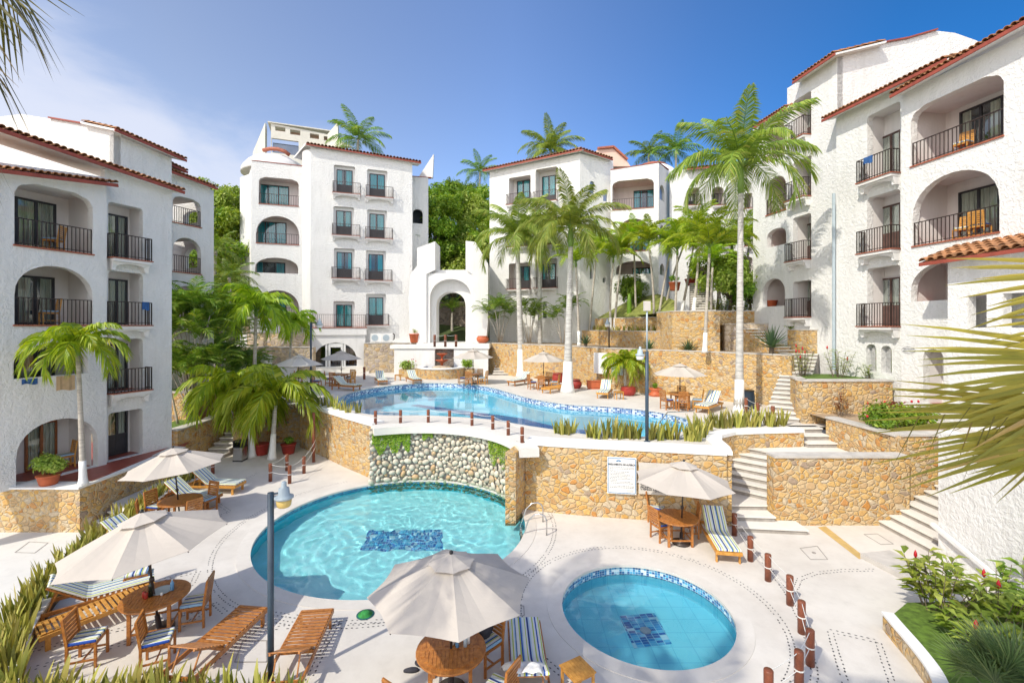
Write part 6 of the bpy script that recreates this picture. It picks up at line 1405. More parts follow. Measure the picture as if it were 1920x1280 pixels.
for hub, face, up_, L, n, spr, dr in (((5.35, 3.75, 6.74), (-.05, -.9, .3), (-1, 0, -.02), 1.62, 10, .42, .05), ((5.25, 3.75, 6.36), (-.05, -.9, .3), (-1, 0, -.02), 1.22, 4, .30, .06), ((5.2, 3.7, 5.98), (-.05, -.9, .35), (-1, .0, -.03), 1.84, 17, .72, .06), ((5.1, 3.6, 5.56), (-.05, -.92, .35), (-1, 0, .0), 2.15, 19, .50, .05), ((5.2, 3.85, 5.32), (-.05, -.9, .35), (-1, .1, -.1), 1.5, 9, .34, .06), ((5.2, 3.65, 5.72), (-.05, -.9, .3), (-1, 0, -.12), 1.5, 9, .5, .22)):
    m = MB(); fanleaf(m, hub, face, up_, L, n, spr, .030, rn, dr); m.tube([hub, (5.9, 3.3, 6.1)], .012, 5); m.build('frond', M['fan'], FP)
for k in range(8):
    a = R(-70 + k * 36); el = R(25 + (k * 29) % 45); d = Vector((math.cos(a) * math.cos(el), math.sin(a) * math.cos(el), math.sin(el)))
    if d.x < .25: d.x = abs(d.x) + .3
    d.normalize(); hub = Vector((5.95, 3.25, 6.15)) + d * .5; m = MB(); fanleaf(m, hub, d.cross(Vector((-d.y, d.x, 0))) * -1, d, 1.3, 24, 2.6, .026, rn, .15); m.tube([(5.9, 3.3, 6.1), hub], .012, 5); m.build('frond', M['fan'], FP)
m = MB()
for i in range(9):
    h0 = AT(rn.uniform(1720, 1900), rn.uniform(740, 830), 3.6); m.add([h0, h0 + V(.02, 0, .01), h0 + V(-rn.uniform(.05, .25), .02, -rn.uniform(.2, .5))], [(0, 1, 2)])
m.build('dry_blades', M['coco'], FP)
for j, (c_, lb_) in enumerate((((GX(1905, 6.6), 6.6, .95), 'grey-green fan palm in the bottom right corner'), ((GX(1845, 6.9), 6.7, .75), 'smaller fan palm in front of the ginger plants'))):
    t = empty('fan_palm', (c_[0], c_[1], 0), 0, lb_, 'palm tree'); m = MB(); m.tube([(c_[0], c_[1], 0), c_], [.09, .07], 8); m.build('trunk', M['bark'], t)
    for i in range(11):
        a = i * 2.4 + j; el = R(30 + (i * 37) % 50); d = Vector((math.cos(a) * math.cos(el), math.sin(a) * math.cos(el), math.sin(el))); hub = Vector(c_) + d * .45; m = MB(); fanleaf(m, hub, d.cross(Vector((-math.sin(a), math.cos(a), 0))) * -1, d, .72 - j * .12, 26, 3.6, .013, rn, .12); m.tube([c_, hub], .008, 4); m.build('frond', M['fang'], t)
# coconut palm just outside the upper left corner, its fronds hang into view and shade the near deck
CP = empty('coconut_palm', (-7.4, 2.6, 0), 0, 'coconut palm whose drooping frond tips hang into the upper left corner', 'palm tree'); rn = random.Random(9)
m = MB(); m.tube([(-7.4, 2.6, 0), (-7.2, 2.7, 5), (-6.9, 2.9, 10.3)], [.2, .16, .13], 10); m.build('trunk', M['trunkt'], CP, True)
for i in range(13):
    a = 2 * math.pi * i / 13 + .15; m = MB(); frond(m, (-6.9, 2.9, 10.3), a, R(38 + 24 * (i % 3)), 3.0, R(80 + 15 * (i % 2)), 44, .85, .045, sag=.8, vee=-.05, rr=.03, rn=rn, t0=.15); m.build('frond', [M['coco'], M['shaft']], CP)
for o3, az3, e3 in (((-5.45, 3.2, 9.95), 82, -18), ((-5.15, 2.9, 10.3), 80, -8), ((-5.7, 3.4, 9.5), 84, -25)):
    m = MB(); frond(m, o3, R(az3), R(e3), 1.9, R(48), 26, .95, .04, sag=.75, vee=-.35, rr=.02, rn=rn, t0=.1); m.tube([(-6.9, 2.9, 10.3), o3], .02, 5); m.build('frond', [M['coco'], M['shaft']], CP)
for hub, up_, L, n, spr in ((AT(-150, -140, 3.9), (.62, 0, -.78), 2.0, 26, .8), (AT(-120, -190, 4.1), (.70, 0, -.72), 1.75, 18, .7), (AT(-200, -40, 3.8), (.66, 0, -.75), 1.75, 16, .5)):
    m = MB(); fanleaf(m, hub, (-.1, -.95, .2), up_, L, n, spr, .016, rn, .05); m.tube([hub, (-6.9, 2.9, 10.3)], .014, 5); m.build('frond', M['coco'], CP)
for k, (x, y, z, lb_) in enumerate(((-7.5, -3.2, 13.2, 'tall coconut palm behind the viewer, shading the bottom middle of the deck'), (-1.0, -3.8, 14.0, 'tall coconut palm behind the viewer, shading the bottom right of the deck'))):
    t = empty('coconut_palm', (x - .6, y - .5, 0), 0, lb_, 'palm tree'); m = MB(); m.tube([(x - .6, y - .5, 0), (x - .1, y, z * .6), (x, y, z)], [.2, .16, .13], 10); m.build('trunk', M['trunkt'], t, True); inst('crown', CR['coco'][k], t, (.6, .5, z), 1 + k, 1.3)
CP2 = empty('coconut_palm', (-3.5, -3.0, 0), 0, 'coconut palm standing behind the viewer, casting frond shadows on the near deck', 'palm tree')
m = MB(); m.tube([(-3.5, -3, 0), (-3.0, -2.6, 6.5), (-2.8, -2.2, 10.6)], [.2, .16, .13], 10); m.build('trunk', M['trunkt'], CP2, True)
inst('crown', CR['coco'][0], CP2, (.7, .8, 10.6), 0.5, 1.25)
# ================================================================== furniture
PR = (0, -60, -30)   # where a prototype waits before its first use
def lounger_proto(angle, cushion, wood='teak'):
    t = empty('sun_lounger', (0, 0, 0), 0, 'sun lounger', 'sun lounger'); hx, hz2 = -.18, .325; ca, sa = math.cos(R(angle)), math.sin(R(angle))
    def bk(u, v): return Vector((hx - u * ca + v * sa, 0, hz2 + u * sa + v * ca))   # along the back, off the back
    f = MB()
    for y in (-.32, .32): f.box((0, y, .285), (1.98, .032, .085))
    for x in (-.975, .975): f.box((x, 0, .285), (.032, .64, .085))
    f.box((-.2, 0, .27), (.03, .6, .06)); f.build('frame', M[wood], t, world=False, bevel=.004)
    s = MB(); x = -.13
    while x < .95: s.box((x, 0, .338), (.062, .63, .018)); x += .097
    s.build('slat_seat', M[wood], t, world=False, bevel=.003)
    b = MB(); n = 8
    for i in range(n):
        c = bk(.05 + i * .097, .012); b.box(c, (.062, .56, .018), M=Matrix.Rotation(R(angle), 3, 'Y'))
    for y in (-.24, .24): p0, p1 = bk(0, -.012), bk(.78, -.012); b.bar(p0 + V(0, y, 0), p1 + V(0, y, 0), .03, .035)
    b.build('backrest', M[wood], t, world=False, bevel=.003)
    if angle > 5:
        p_ = MB()
        for y in (-.2, .2): a = bk(.55, -.03); p_.bar(a + V(0, y, 0), V(hx - .78 * ca * .95 - .02, y, .27), .022, .022)
        p_.bar(V(hx - .76, -.3, .27), V(hx - .76, .3, .27), .03, .03); p_.build('prop', M[wood], t, world=False)
    for x in (-.86, .86):
        for y in (-.29, .29): l = MB(); l.box((x, y, .135), (.085, .04, .27)); l.build('leg', M[wood], t, world=False, bevel=.004)
    if cushion:
        c = MB(); th = .055; prof = [(.99, .352), (-.14, .352)]
        low = [V(.99, 0, .352), V(-.12, 0, .352)] + [bk(u, .03) for u in (.06, .4, .80)]; up = [V(.985, 0, .352 + th), V(-.10, 0, .352 + th)] + [bk(u, .03 + th) for u in (.06, .4, .79)]
        n = len(low); vs = []
        for y in (-.30, -.27, .27, .30):
            k = 0 if abs(y) < .29 else .016
            vs += [p + V(0, y, k) for p in low] + [p + V(0, y, -k) for p in up]
        fs = []
        for j in range(3):
            a, b_ = j * 2 * n, (j + 1) * 2 * n
            for i in range(n - 1): fs += [(a + i, b_ + i, b_ + i + 1, a + i + 1), (a + n + i, a + n + i + 1, b_ + n + i + 1, b_ + n + i)]
            fs += [(a, a + n, b_ + n, b_), (a + n - 1, b_ + n - 1, b_ + 2 * n - 1, a + 2 * n - 1)]
        for a in (0, 3 * 2 * n):
            for i in range(n - 1): fs.append((a + i, a + i + 1, a + n + i + 1, a + n + i))
        c.add(vs, fs); c.build('cushion', M['stripes'], t, world=False, bevel=.012)
    return Proto(t)
def chair_proto(wood='teak', cushion=True):
    t = empty('dining_chair', (0, 0, 0), 0, 'chair', 'chair')
    for y in (-.21, .21):
        l = MB(); l.bar((-.22, y, 0), (-.215, y, .45), .042, .042, up=V(0, 1, 0)); l.bar((-.215, y, .44), (-.285, y, .95), .042, .035, up=V(0, 1, 0)); l.build('leg', M[wood], t, world=False)
        l = MB(); l.box((.21, y, .215), (.042, .042, .43)); l.build('leg', M[wood], t, world=False, bevel=.003)
    b = MB()
    for i in range(6): z = .53 + i * .07; b.box((-.228 - (z - .45) * .137, 0, z), (.018, .39, .052), M=Matrix.Rotation(R(-8), 3, 'Y'))
    b.box((-.284, 0, .945), (.03, .45, .05)); b.build('backrest', M[wood], t, world=False)
    s = MB(); s.box((-.005, 0, .415), (.43, .40, .05))
    for i in range(5): s.box((-.18 + i * .09, 0, .45), (.07, .44, .018))
    s.build('seat', M[wood], t, world=False)
    st_ = MB(); st_.box((0, -.21, .15), (.40, .02, .035)); st_.box((0, .21, .15), (.40, .02, .035)); st_.box((0, 0, .15), (.02, .42, .03)); st_.build('stretcher', M[wood], t, world=False)
    if cushion: c = MB(); c.box((.0, 0, .487), (.43, .43, .055)); c.build('cushion', M['stripes'], t, world=False, bevel=.016)
    return Proto(t)
def table_proto(r=.6, wood='teak'):
    t = empty('round_table', (0, 0, 0), 0, 'round table', 'table'); m = MB(); n = 30
    m.lathe([(r, .70), (r + .006, .715), (r, .735), (r - .09, .736)], n=n); m.build('tabletop', M[wood], t, world=False)
    p = MB(); k = int((r - .1) * 2 / .068)
    for i in range(k):
        x = -(r - .1) + (i + .5) * .068; hw = math.sqrt(max(.0, (r - .1) ** 2 - x * x))
        for (y0, y1) in ((-hw, -.04), (.04, hw)):
            if y1 - y0 > .05: p.box((x, (y0 + y1) / 2, .739), (.06, y1 - y0, .012))
    p.box((0, 0, .739), (.06 if False else 2 * (r - .1), .066, .0125)); p.build('planks', M['teakd'] if False else M[wood], t, world=False)
    for i in range(4): a = R(45 + 90 * i); l = MB(); l.bar((math.cos(a) * (r - .13), math.sin(a) * (r - .13), 0), (math.cos(a) * (r - .13), math.sin(a) * (r - .13), .70), .06, .06); l.build('leg', M[wood], t, world=False)
    a_ = MB()
    for i in range(4):
        a0, a1 = R(45 + 90 * i), R(135 + 90 * i); a_.bar((math.cos(a0) * (r - .13), math.sin(a0) * (r - .13), .66), (math.cos(a1) * (r - .13), math.sin(a1) * (r - .13), .66), .025, .07); a_.bar((math.cos(a0) * (r - .13), math.sin(a0) * (r - .13), .18), (math.cos(a1) * (r - .13), math.sin(a1) * (r - .13), .18), .025, .04)
    a_.build('apron', M[wood], t, world=False)
    return Proto(t)
def umbrella_proto(mat='canvas'):
    t = empty('parasol', (0, 0, 0), 0, 'parasol', 'umbrella'); p = MB(); p.tube([(0, 0, .0), (0, 0, 2.36)], .022, 10); p.lathe([(.26, 0), (.26, .05), (.05, .09), (.045, .32)], n=20); p.lathe([(.03, 1.0), (.045, 1.02), (.045, 1.08), (.03, 1.1)], n=10); p.build('pole', M['metal'], t, True, world=False)
    c = MB(); Rr = 1.42; rows = 9; segs = 8; vs = []
    for j in range(rows + 1):
        u = .02 + .98 * j / rows
        for k in range(segs * 4):
            a = 2 * math.pi * k / (segs * 4); fk = (k % 4) / 4.0; e = math.cos(math.pi / segs) / math.cos((fk - .5) * 2 * math.pi / segs) ; sagr = 1 - .045 * math.sin(math.pi * fk) * u
            r = Rr * u * e / math.cos(math.pi / segs) * math.cos(math.pi / segs) * sagr; z = 2.36 - .55 * u ** 1.12 - .05 * math.sin(math.pi * fk) * math.sin(math.pi * min(u, .92)) ; vs.append((r * math.cos(a), r * math.sin(a), z))
    n = segs * 4; c.add(vs, [(j * n + k, j * n + (k + 1) % n, (j + 1) * n + (k + 1) % n, (j + 1) * n + k) for j in range(rows) for k in range(n)]); o = c.build('canopy', M[mat], t, False, world=False)
    sd_ = o.modifiers.new('s', 'SOLIDIFY'); sd_.thickness = .006
    v = MB(); vs = [(0, 0, 2.42)]
    for k in range(n):
        a = 2 * math.pi * k / n; fk = (k % 4) / 4.0; r = .42 * math.cos(math.pi / segs) / math.cos((fk - .5) * 2 * math.pi / segs) * (1 - .05 * math.sin(math.pi * fk)); vs.append((r * math.cos(a), r * math.sin(a), 2.275))
    v.add(vs, [(0, k + 1, (k + 1) % n + 1) for k in range(n)]); v.build('vent', M[mat], t, False, world=False)
    r_ = MB()
    for k in range(segs): a = 2 * math.pi * k / segs; r_.bar((.05 * math.cos(a), .05 * math.sin(a), 2.3), (Rr * .985 * math.cos(a), Rr * .985 * math.sin(a), 1.785), .014, .012); r_.bar((.03 * math.cos(a), .03 * math.sin(a), 1.75), (.72 * math.cos(a), .72 * math.sin(a), 2.06), .01, .01)
    r_.build('ribs', M['metal'], t, world=False)
    f = MB(); f.lathe([(.01, 2.40), (.03, 2.41), (.036, 2.435), (.03, 2.46), (.01, 2.47)], n=12); f.build('finial', M['black'] if mat == 'canvas' else M['white'], t, True, world=False)
    return Proto(t)
def side_table_proto(wood='teaky'):
    t = empty('side_table', (0, 0, 0), 0, 'side table', 'table'); m = MB()
    for i in range(7): m.box((-.2 + i * .066, 0, .43), (.06, .45, .02))
    m.build('tabletop', M[wood], t, world=False)
    for x in (-.19, .19):
        for y in (-.18, .18): l = MB(); l.box((x, y, .21), (.04, .04, .42)); l.build('leg', M[wood], t, world=False)
    a = MB(); a.box((0, -.18, .39), (.36, .02, .05)); a.box((0, .18, .39), (.36, .02, .05)); a.box((-.19, 0, .39), (.02, .34, .05)); a.box((.19, 0, .39), (.02, .34, .05)); a.build('apron', M[wood], t, world=False)
    return Proto(t)
L_c35 = lounger_proto(38, True); L_c45y = lounger_proto(42, True, 'teaky'); L_flat = lounger_proto(0, False, 'teaky'); L_bare = lounger_proto(30, False); L_c25 = lounger_proto(22, True)
CH = chair_proto(); CHY = chair_proto('teaky'); TB = table_proto(); UM = umbrella_proto(); UMW = umbrella_proto('canvasw'); ST = side_table_proto()
def lounge(P, head, foot, z, label, group=None, hz3=.35):
    h = G(*head, z + hz3); f = G(*foot, z + hz3); d = (f - h); d.z = 0; d.normalize(); c = f - d * 1.0; P.put((c.x, c.y, z), math.atan2(d.y, d.x), 1.0, label, group)
GL, GU = 'sun loungers on the lower deck', 'sun loungers on the upper pool terrace'
lounge(L_c45y, (348, 903), (452, 905), 0, 'golden lounger with raised striped cushion, farthest of those left of the round pool', GL)
lounge(L_c35, (305, 924), (405, 930), 0, 'striped lounger between the golden lounger and the round table at the left', GL)
lounge(L_c35, (188, 1002), (310, 1012), 0, 'lounger whose raised striped back shows behind the largest tilted parasol', GL)
lounge(L_c35, (72, 1138), (290, 1078), 0, 'lounger with pale striped cushion behind the long bare slatted one', GL)
lounge(L_flat, (58, 1184), (298, 1094), 0, 'long flat bare slatted lounger at the far left without cushion', GL)
lounge(L_bare, (325, 1268), (477, 1133), 0, 'bare slatted lounger with raised back, left of the lamp post', GL)
lounge(L_bare, (520, 1290), (596, 1139), 0, 'bare slatted lounger with raised back, right of the lamp post', GL)
lounge(L_c25, (1000, 1330), (982, 1160), 0, 'blue striped lounger at the bottom edge with a white towel over its back', GL)
lounge(L_c45y, (1324, 965), (1368, 1034), 0, 'blue striped lounger in front of the ochre wall beside the rope posts', GL)
lounge(L_c35, (607, 718), (672, 722), ZU, 'striped lounger in front of the arched windows table', GU)
lounge(L_c35, (703, 702), (718, 713), ZU, 'striped lounger between the low post and the fountain', GU)
lounge(L_c35, (757, 702), (783, 711), ZU, 'striped lounger just left of the fountain basin', GU)
lounge(L_c35, (1002, 708), (957, 714), ZU, 'white cushioned lounger under the left royal palm', GU)
lounge(L_flat, (1082, 717), (1022, 727), ZU, 'bare yellow lounger behind the thickest royal palm trunk', GU)
lounge(L_c45y, (1150, 717), (1129, 736), ZU, 'striped lounger in front of the small potted palm', GU)
lounge(L_c45y, (1366, 744), (1315, 761), ZU, 'striped lounger left of the tallest palm trunk', GU)
def put(P, loc, deg, label, group=None, s=1.0): return P.put(loc, R(deg), s, label, group)
GC = 'teak chairs on the pool decks'
T2 = G(292, 1115, .735); T2.z = 0; put(TB, T2, 20, 'round teak table with a bottle and plate, under the largest tilted parasol')
for p, a, lb_ in (((165, 1240), 18, 'chair with striped seat at the bottom left, turned away from the others'), ((297, 1243), 25, 'chair with striped seat directly in front of the bottle table'), ((366, 1168), 197, 'chair with striped seat right of the bottle table'), ((258, 1108), -60, 'chair mostly hidden behind the bottle table')):
    g = G(*p, 0); put(CH, g, a, lb_, GC)
T1 = G(338, 936, .735); T1.z = 0; put(TB, T1, 10, 'round teak table under the farther left parasol')
for d, a, lb_ in (((-.85, .15), -10, 'slatted chair left of the farther left table, near the planter'), ((-.6, -.55), 35, 'slatted chair at the near left of the farther left table'), ((.62, -.42), 150, 'slatted chair at the near right of the farther left table'), ((.3, .8), 250, 'slatted chair on the lounger side of the farther left table')):
    put(CH, T1 + V(*d, 0), a, lb_, GC)
T3 = G(846, 1215, .735); T3.z = 0; put(TB, T3, 5, 'round teak table with bottles, below the grey parasol at the bottom')
for l, a, lb_ in (((-1.62, 7.02, 0), 55, 'chair whose back shows at the bottom edge left of the bottles table'), ((-.48, 8.45, 0), 225, 'chair with a dark backpack behind the bottles table'), ((-.22, 7.35, 0), 150, 'chair with striped seat between the bottles table and the towel lounger'), ((-.55, 6.75, 0), 110, 'chair cut by the bottom edge, nearest the viewer')):
    put(CH, l, a, lb_, GC)
T4 = G(1268, 968, .735); T4.z = 0; put(TB, T4, 0, 'round teak table by the ochre wall below the rules board parasol')
for p, a, lb_ in (((1240, 1010), 20, 'chair with pale seat at the near left of the wall table'), ((1293, 1003), 168, 'chair with pale seat at the near right of the wall table'), ((1232, 977), -35, 'chair at the far left of the wall table'), ((1284, 968), 240, 'chair at the far right of the wall table, close to the stones')):
    put(CH, G(*p, 0), a, lb_, GC)
ups = [((640, 701), 'arched windows', UM, (643, 653)), ((887, 700), 'fountain', UM, (887, 652)), ((1019, 707), 'left royal palms', UM, (1016, 654)), ((1275, 737), 'ochre retaining wall', UM, (1280, 667))]
for (px_, py_), nm, U, hub in ups:
    t_ = G(px_, py_, ZU + .735); t_.z = ZU; put(TB, t_, 0, 'round table under a parasol near the %s' % nm, 'tables on the upper terrace')
    for k, (dx, dy, a, w_) in enumerate(((-.75, -.3, 20, 'left'), (.75, -.3, 160, 'right'), (-.2, -.8, 85, 'near'), (.35, .75, 250, 'far'))):
        put(CHY if k % 2 else CH, t_ + V(dx, dy, 0), a, 'chair on the %s side of the table near the %s' % (w_, nm), GC)
    sc_ = {0: .98, 1: 1.02, 2: 1.0, 3: .92}[ups.index(((px_, py_), nm, U, hub))]; put(U, t_, 10, 'beige parasol over the table near the %s' % nm, 'parasols', sc_)
# two loose chairs on the upper left terrace
put(CH, G(594, 727, ZU), 0, 'lone chair beside the lamp post left of the arched windows', GC); put(CH, G(560, 720, ZU), 30, 'chair under the white parasol left of the lamp post', GC)
def umb(P, base, deg, tilt, az, label, s=1.0):
    o = P.put(base, 0, s, label, 'parasols'); m_ = Matrix.Rotation(R(tilt), 4, Vector((-math.sin(R(az)), math.cos(R(az)), 0))) @ Matrix.Rotation(R(deg), 4, 'Z'); o.rotation_euler = m_.to_euler(); return o
umb(UM, G(847, 1216, .735) * V(1, 1, 0) if False else V(T3.x, T3.y, 0), 12, 0, 0, 'grey-beige parasol seen from above at the bottom middle', .985)
umb(UM, T2 + V(.08, .0, 0), 20, 7, 200, 'largest tilted parasol at the lower left, dappled with palm shade', 1.04)
umb(UM, T1, 5, 5, 190, 'pale parasol over the farther left table', 1.0)
umb(UM, T4 + V(.1, -.1, 0), 8, 2, 0, 'beige parasol in front of the ochre wall and notice board', .99)
umb(UMW, G(560, 740, ZU), 8, 0, 0, 'white parasol behind the drooping palms at the upper left', .98)
put(ST, G(1083, 1252, .44) * V(1, 1, 0), 30, 'small square slatted side table at the bottom edge'); put(ST, G(1171, 733, ZU + .44) * V(1, 1, 0) + V(-.35, -.1, ZU), 10, 'small side table beside the potted palm lounger'); put(ST, G(746, 702, ZU + .44) * V(1, 1, 0) + V(0, 0, ZU), 5, 'small side table left of the fountain lounger')
put(ST, G(1404, 757, ZU) , 5, 'side table behind the tallest palm trunk')
# towel over the raised back of the bottom lounger
hb_ = None
m = MB(); nx, ny = 15, 12; vs = []
rn = random.Random(2); base = G(991, 1250, .5)
for j in range(ny + 1):
    for i in range(nx + 1):
        u, v = i / nx - .5, j / ny; w_ = .66 + .1 * math.sin(v * 6); x = .20 + u * w_ + (v - .5) * .05; y = 7.92 - v * .62
        z = .42 + .30 * min(1, v * 1.5) + .018 * math.sin(i * 1.3 + j * .9) + .012 * math.sin(j * 1.9) ; ed = max(0, abs(u) - .42) * 6; z -= ed * .22 * (1 + .4 * math.sin(j * 1.1)); vs.append((x, y, z + .03))
m.add(vs, [(j * (nx + 1) + i, j * (nx + 1) + i + 1, (j + 1) * (nx + 1) + i + 1, (j + 1) * (nx + 1) + i) for j in range(ny) for i in range(nx)]); o = m.build('towel', M['towel'], None, True); lab(o, 'crumpled white towel thrown over the blue striped lounger at the bottom', 'towel'); x_ = o.modifiers.new('s', 'SOLIDIFY'); x_.thickness = .01; x_ = o.modifiers.new('d', 'SUBSURF'); x_.levels = x_.render_levels = 1
# table things
def bottle(loc, h, mats, label, r=.035, name='bottle'):
    m = MB(); m.lathe([(r, 0), (r, h * .6), (r * .85, h * .68), (r * .36, h * .8), (r * .34, h), (.001, h)], loc, 12); o = m.build(name, mats, None, True); lab(o, label, 'bottle')
    c = MB(); c.lathe([(r * .42, h * .92), (r * .42, h * 1.0)], loc, 10); c.build('cap', M['white'], o, world=False); return o
M['bluebot'] = m_simple('clear_blue_plastic', (.15, .35, .60), .2, .1, 5); M['winebot'] = m_simple('dark_bottle_glass', (.015, .02, .012), .1, .1, 5); M['redcan'] = m_simple('red_printed_can', (.35, .03, .02), .35, .2, 9); M['darkcloth'] = m_simple('dark_cloth', (.035, .035, .045), .9, .2, 9)
tz = .746
bottle(T2 + V(-.06, -.06, tz), .34, M['winebot'], 'dark wine bottle on the table under the largest parasol', .04); bottle(T2 + V(.22, .16, tz), .24, M['bluebot'], 'clear water bottle with blue label on the same table as the wine bottle')
m = MB(); m.lathe([(.02, 0), (.16, .01), (.19, .03), (.185, .032), (.15, .016), (.01, .012)], T2 + V(.05, .12, tz), 24); lab(m.build('plate', M['greymetal'], None, True), 'round pale plate on the bottle table', 'plate')
for k, (dx, dy) in enumerate(((-.12, -.1), (-.05, -.14))): m = MB(); m.lathe([(.03, 0), (.033, .01), (.033, .11), (.028, .12)], T2 + V(dx - .04, dy, tz), 12); lab(m.build('drink_can', M['redcan'], None, True), 'red drink can beside the wine bottle, %s one' % ('left', 'right')[k], 'can')
m = MB(); m.lathe([(.022, 0), (.024, .05), (.0, .052)], T2 + V(.14, -.02, tz), 10); lab(m.build('salt_shaker', M['white'], None, True), 'tiny white shaker on the bottle table', 'shaker')
for k, (dx, dy, mt, lb_, h) in enumerate(((.10, .03, 'bluebot', 'blue plastic water bottle at the middle of the bottom table', .25), (.02, .10, 'white', 'pale lotion bottle left of the blue one on the bottom table', .19), (.28, .12, 'white', 'white tall tube standing right of the blue bottle', .22), (.24, .04, 'greymetal', 'grey tube beside the white tall tube', .2))): bottle(T3 + V(dx, dy, tz), h, M[mt], lb_, .034)
m = MB(); m.lathe([(.15, 0), (.2, .12), (.19, .3), (.1, .4), (.0, .42)], (-.55, 8.55, .52), 12); lab(m.build('backpack', M['darkcloth'], None, True), 'dark backpack on the chair behind the bottles table', 'bag')
def shoe(loc, rz, lb_):
    m = MB(); Mx = Matrix.Rotation(rz, 3, 'Z'); n = 14; vs = []
    for z, s in ((0, 1), (.03, 1.02), (.05, .9), (.065, .55)):
        for k in range(n): a = 2 * math.pi * k / n; x = .14 * math.cos(a) * s; y = (.048 + .012 * math.cos(a)) * math.sin(a) * s; vs.append(Mx @ Vector((x, y, z)) + Vector(loc))
    fs = [(j * n + k, j * n + (k + 1) % n, (j + 1) * n + (k + 1) % n, (j + 1) * n + k) for j in range(3) for k in range(n)] + [tuple(range(n - 1, -1, -1)), tuple(range(3 * n, 4 * n))]
    m.add(vs, fs); lab(m.build('shoe', M['darkcloth'], None, True), lb_, 'shoe')
shoe(G(789, 1247, 0), .6 + 2.0, 'black slip-on shoe left of the bottom table, farther one'); shoe(G(771, 1258, 0), .1, 'black slip-on shoe behind the bottom chair back, nearer one')
# green hat on the pool edge
m = MB(); g = G(685, 1152, .0); m.lathe([(.15, .0), (.155, .012), (.10, .02), (.095, .05), (.06, .075), (.0, .08)], (g.x, g.y, .005), 20); h_ = m.build('child_hat', m_simple('green_fabric', (.03, .25, .05), .8, .3, 9), None, True); lab(h_, 'small green child hat with dark brim lying at the round pool edge', 'hat')
m = MB(); m.lathe([(.16, .0), (.19, .006), (.19, .012), (.15, .014)], (g.x, g.y, .001), 20); m.build('brim', m_simple('teal_fabric', (.01, .10, .10), .8, .3, 9), h_, True)
# ================================================================== posts and ropes
def bollard(px_, py_, z, h, r, label, group):
    g = G(px_, py_, z); t = empty('wooden_post', g, 0, label, 'post', group); m = MB(); m.lathe([(r, 0), (r, h - .01), (r * .93, h), (.001, h + .002)], n=14); m.build('shaft', M['bollard'], t, True, world=False); k = MB(); k.lathe([(r * 1.12, h * .5), (r * 1.12, h * .5 + .022)], n=10); k.build('rope_ring', M['rope'], t, world=False); return g + V(0, 0, h)
def rope(pts, label, sagk=.12, low=None, r=.0075):
    m = MB()
    for off in ([0] if not low else [0, low]):
        for a, b in zip(pts[:-1], pts[1:]):
            a = a + V(0, 0, -.02 - off); b = b + V(0, 0, -.02 - off); L = (b - a).length; m.tube([a.lerp(b, k / 8) + V(0, 0, -sagk * L * 4 * (k / 8) * (1 - k / 8)) for k in range(9)], r, 5)
    lab(m.build('rope', M['rope'], None, True), label, 'rope')
T_ = [bollard(x, y, ZU, .55, .065, 'red-brown post on the curved slab, %s from the left' % w_, 'posts on the curved slab') for (x, y), w_ in zip(((704, 795), (751, 793), (803, 792), (843, 794), (885, 798), (924, 805), (953, 816), (979, 830)), ('first', 'second', 'third', 'fourth', 'fifth', 'sixth', 'seventh', 'eighth'))]
rope(T_, 'white rope linking the eight posts on the curved slab', .05)
T_ = [bollard(x, y, 0, .66, .075, 'tall red-brown post right of the wading pool, %s from the far end' % w_, 'posts right of the wading pool') for (x, y), w_ in zip(((1377, 1003), (1407, 1051), (1440, 1088), (1481, 1133), (1503, 1186), (1519, 1246), (1498, 1290), (1441, 1330)), ('first', 'second', 'third', 'fourth', 'fifth', 'sixth', 'seventh', 'eighth'))]
rope(T_, 'double white rope of the post line curving right of the wading pool', .03, .30)
T_ = [bollard(x, y, 0, .72, .07, 'red-brown post of the small rope pen by the curved wall, %s' % w_, 'posts left of the round pool') for (x, y), w_ in zip(((507, 902), (543, 906), (570, 887), (538, 882)), ('front left', 'front right', 'back right', 'back left'))]
rope([T_[0], T_[3]], 'short rope along the left side of the small post pen', .05); rope([T_[0], T_[1], T_[2]], 'double rope along the front and right of the small post pen', .06, .3); w0 = V(G(592, 868, 0).x, G(592, 868, 0).y, 1.1); rope([T_[2], w0], 'rope from the small post pen up to the tall wall post', .05, .3)
bollard(399, 888, 0, .62, .07, 'single red-brown post behind the striped loungers at the left', None); bollard(523, 712 + 0, ZU, .7, .07, 'post at the left end of the upper terrace', None) if False else None
bollard(683, 711, ZU, .95, .09, 'single red-brown post in front of the condenser wall', None)
T_ = [bollard(x, y, ZU, .75, .075, 'red-brown post at the right end of the upper terrace, %s' % w_, 'posts at the right end of the upper terrace') for (x, y), w_ in zip(((1399, 776), (1421, 788), (1449, 795)), ('left', 'middle', 'right'))]
rope(T_, 'rope between the three posts at the right end of the upper terrace', .04, .3)
T_ = [bollard(x, y, 4.87, .85, .09, 'red-brown post on the bridge above the fountain, %s' % w_, 'posts above the fountain') for (x, y), w_ in zip(((815, 650), (835, 650), (855, 650)), ('left', 'middle', 'right'))]
rope(T_, 'wavy white rope between the three posts above the fountain', .08)
m = MB(); g = G(588, 866, 0); m.tube([(g.x, g.y, -.05), (g.x, g.y, 2.3)], .07, 8); lab(m.build('drain_pipe', M['bollard'], None, True), 'tall red-brown pipe on the curved ochre wall', 'pipe')
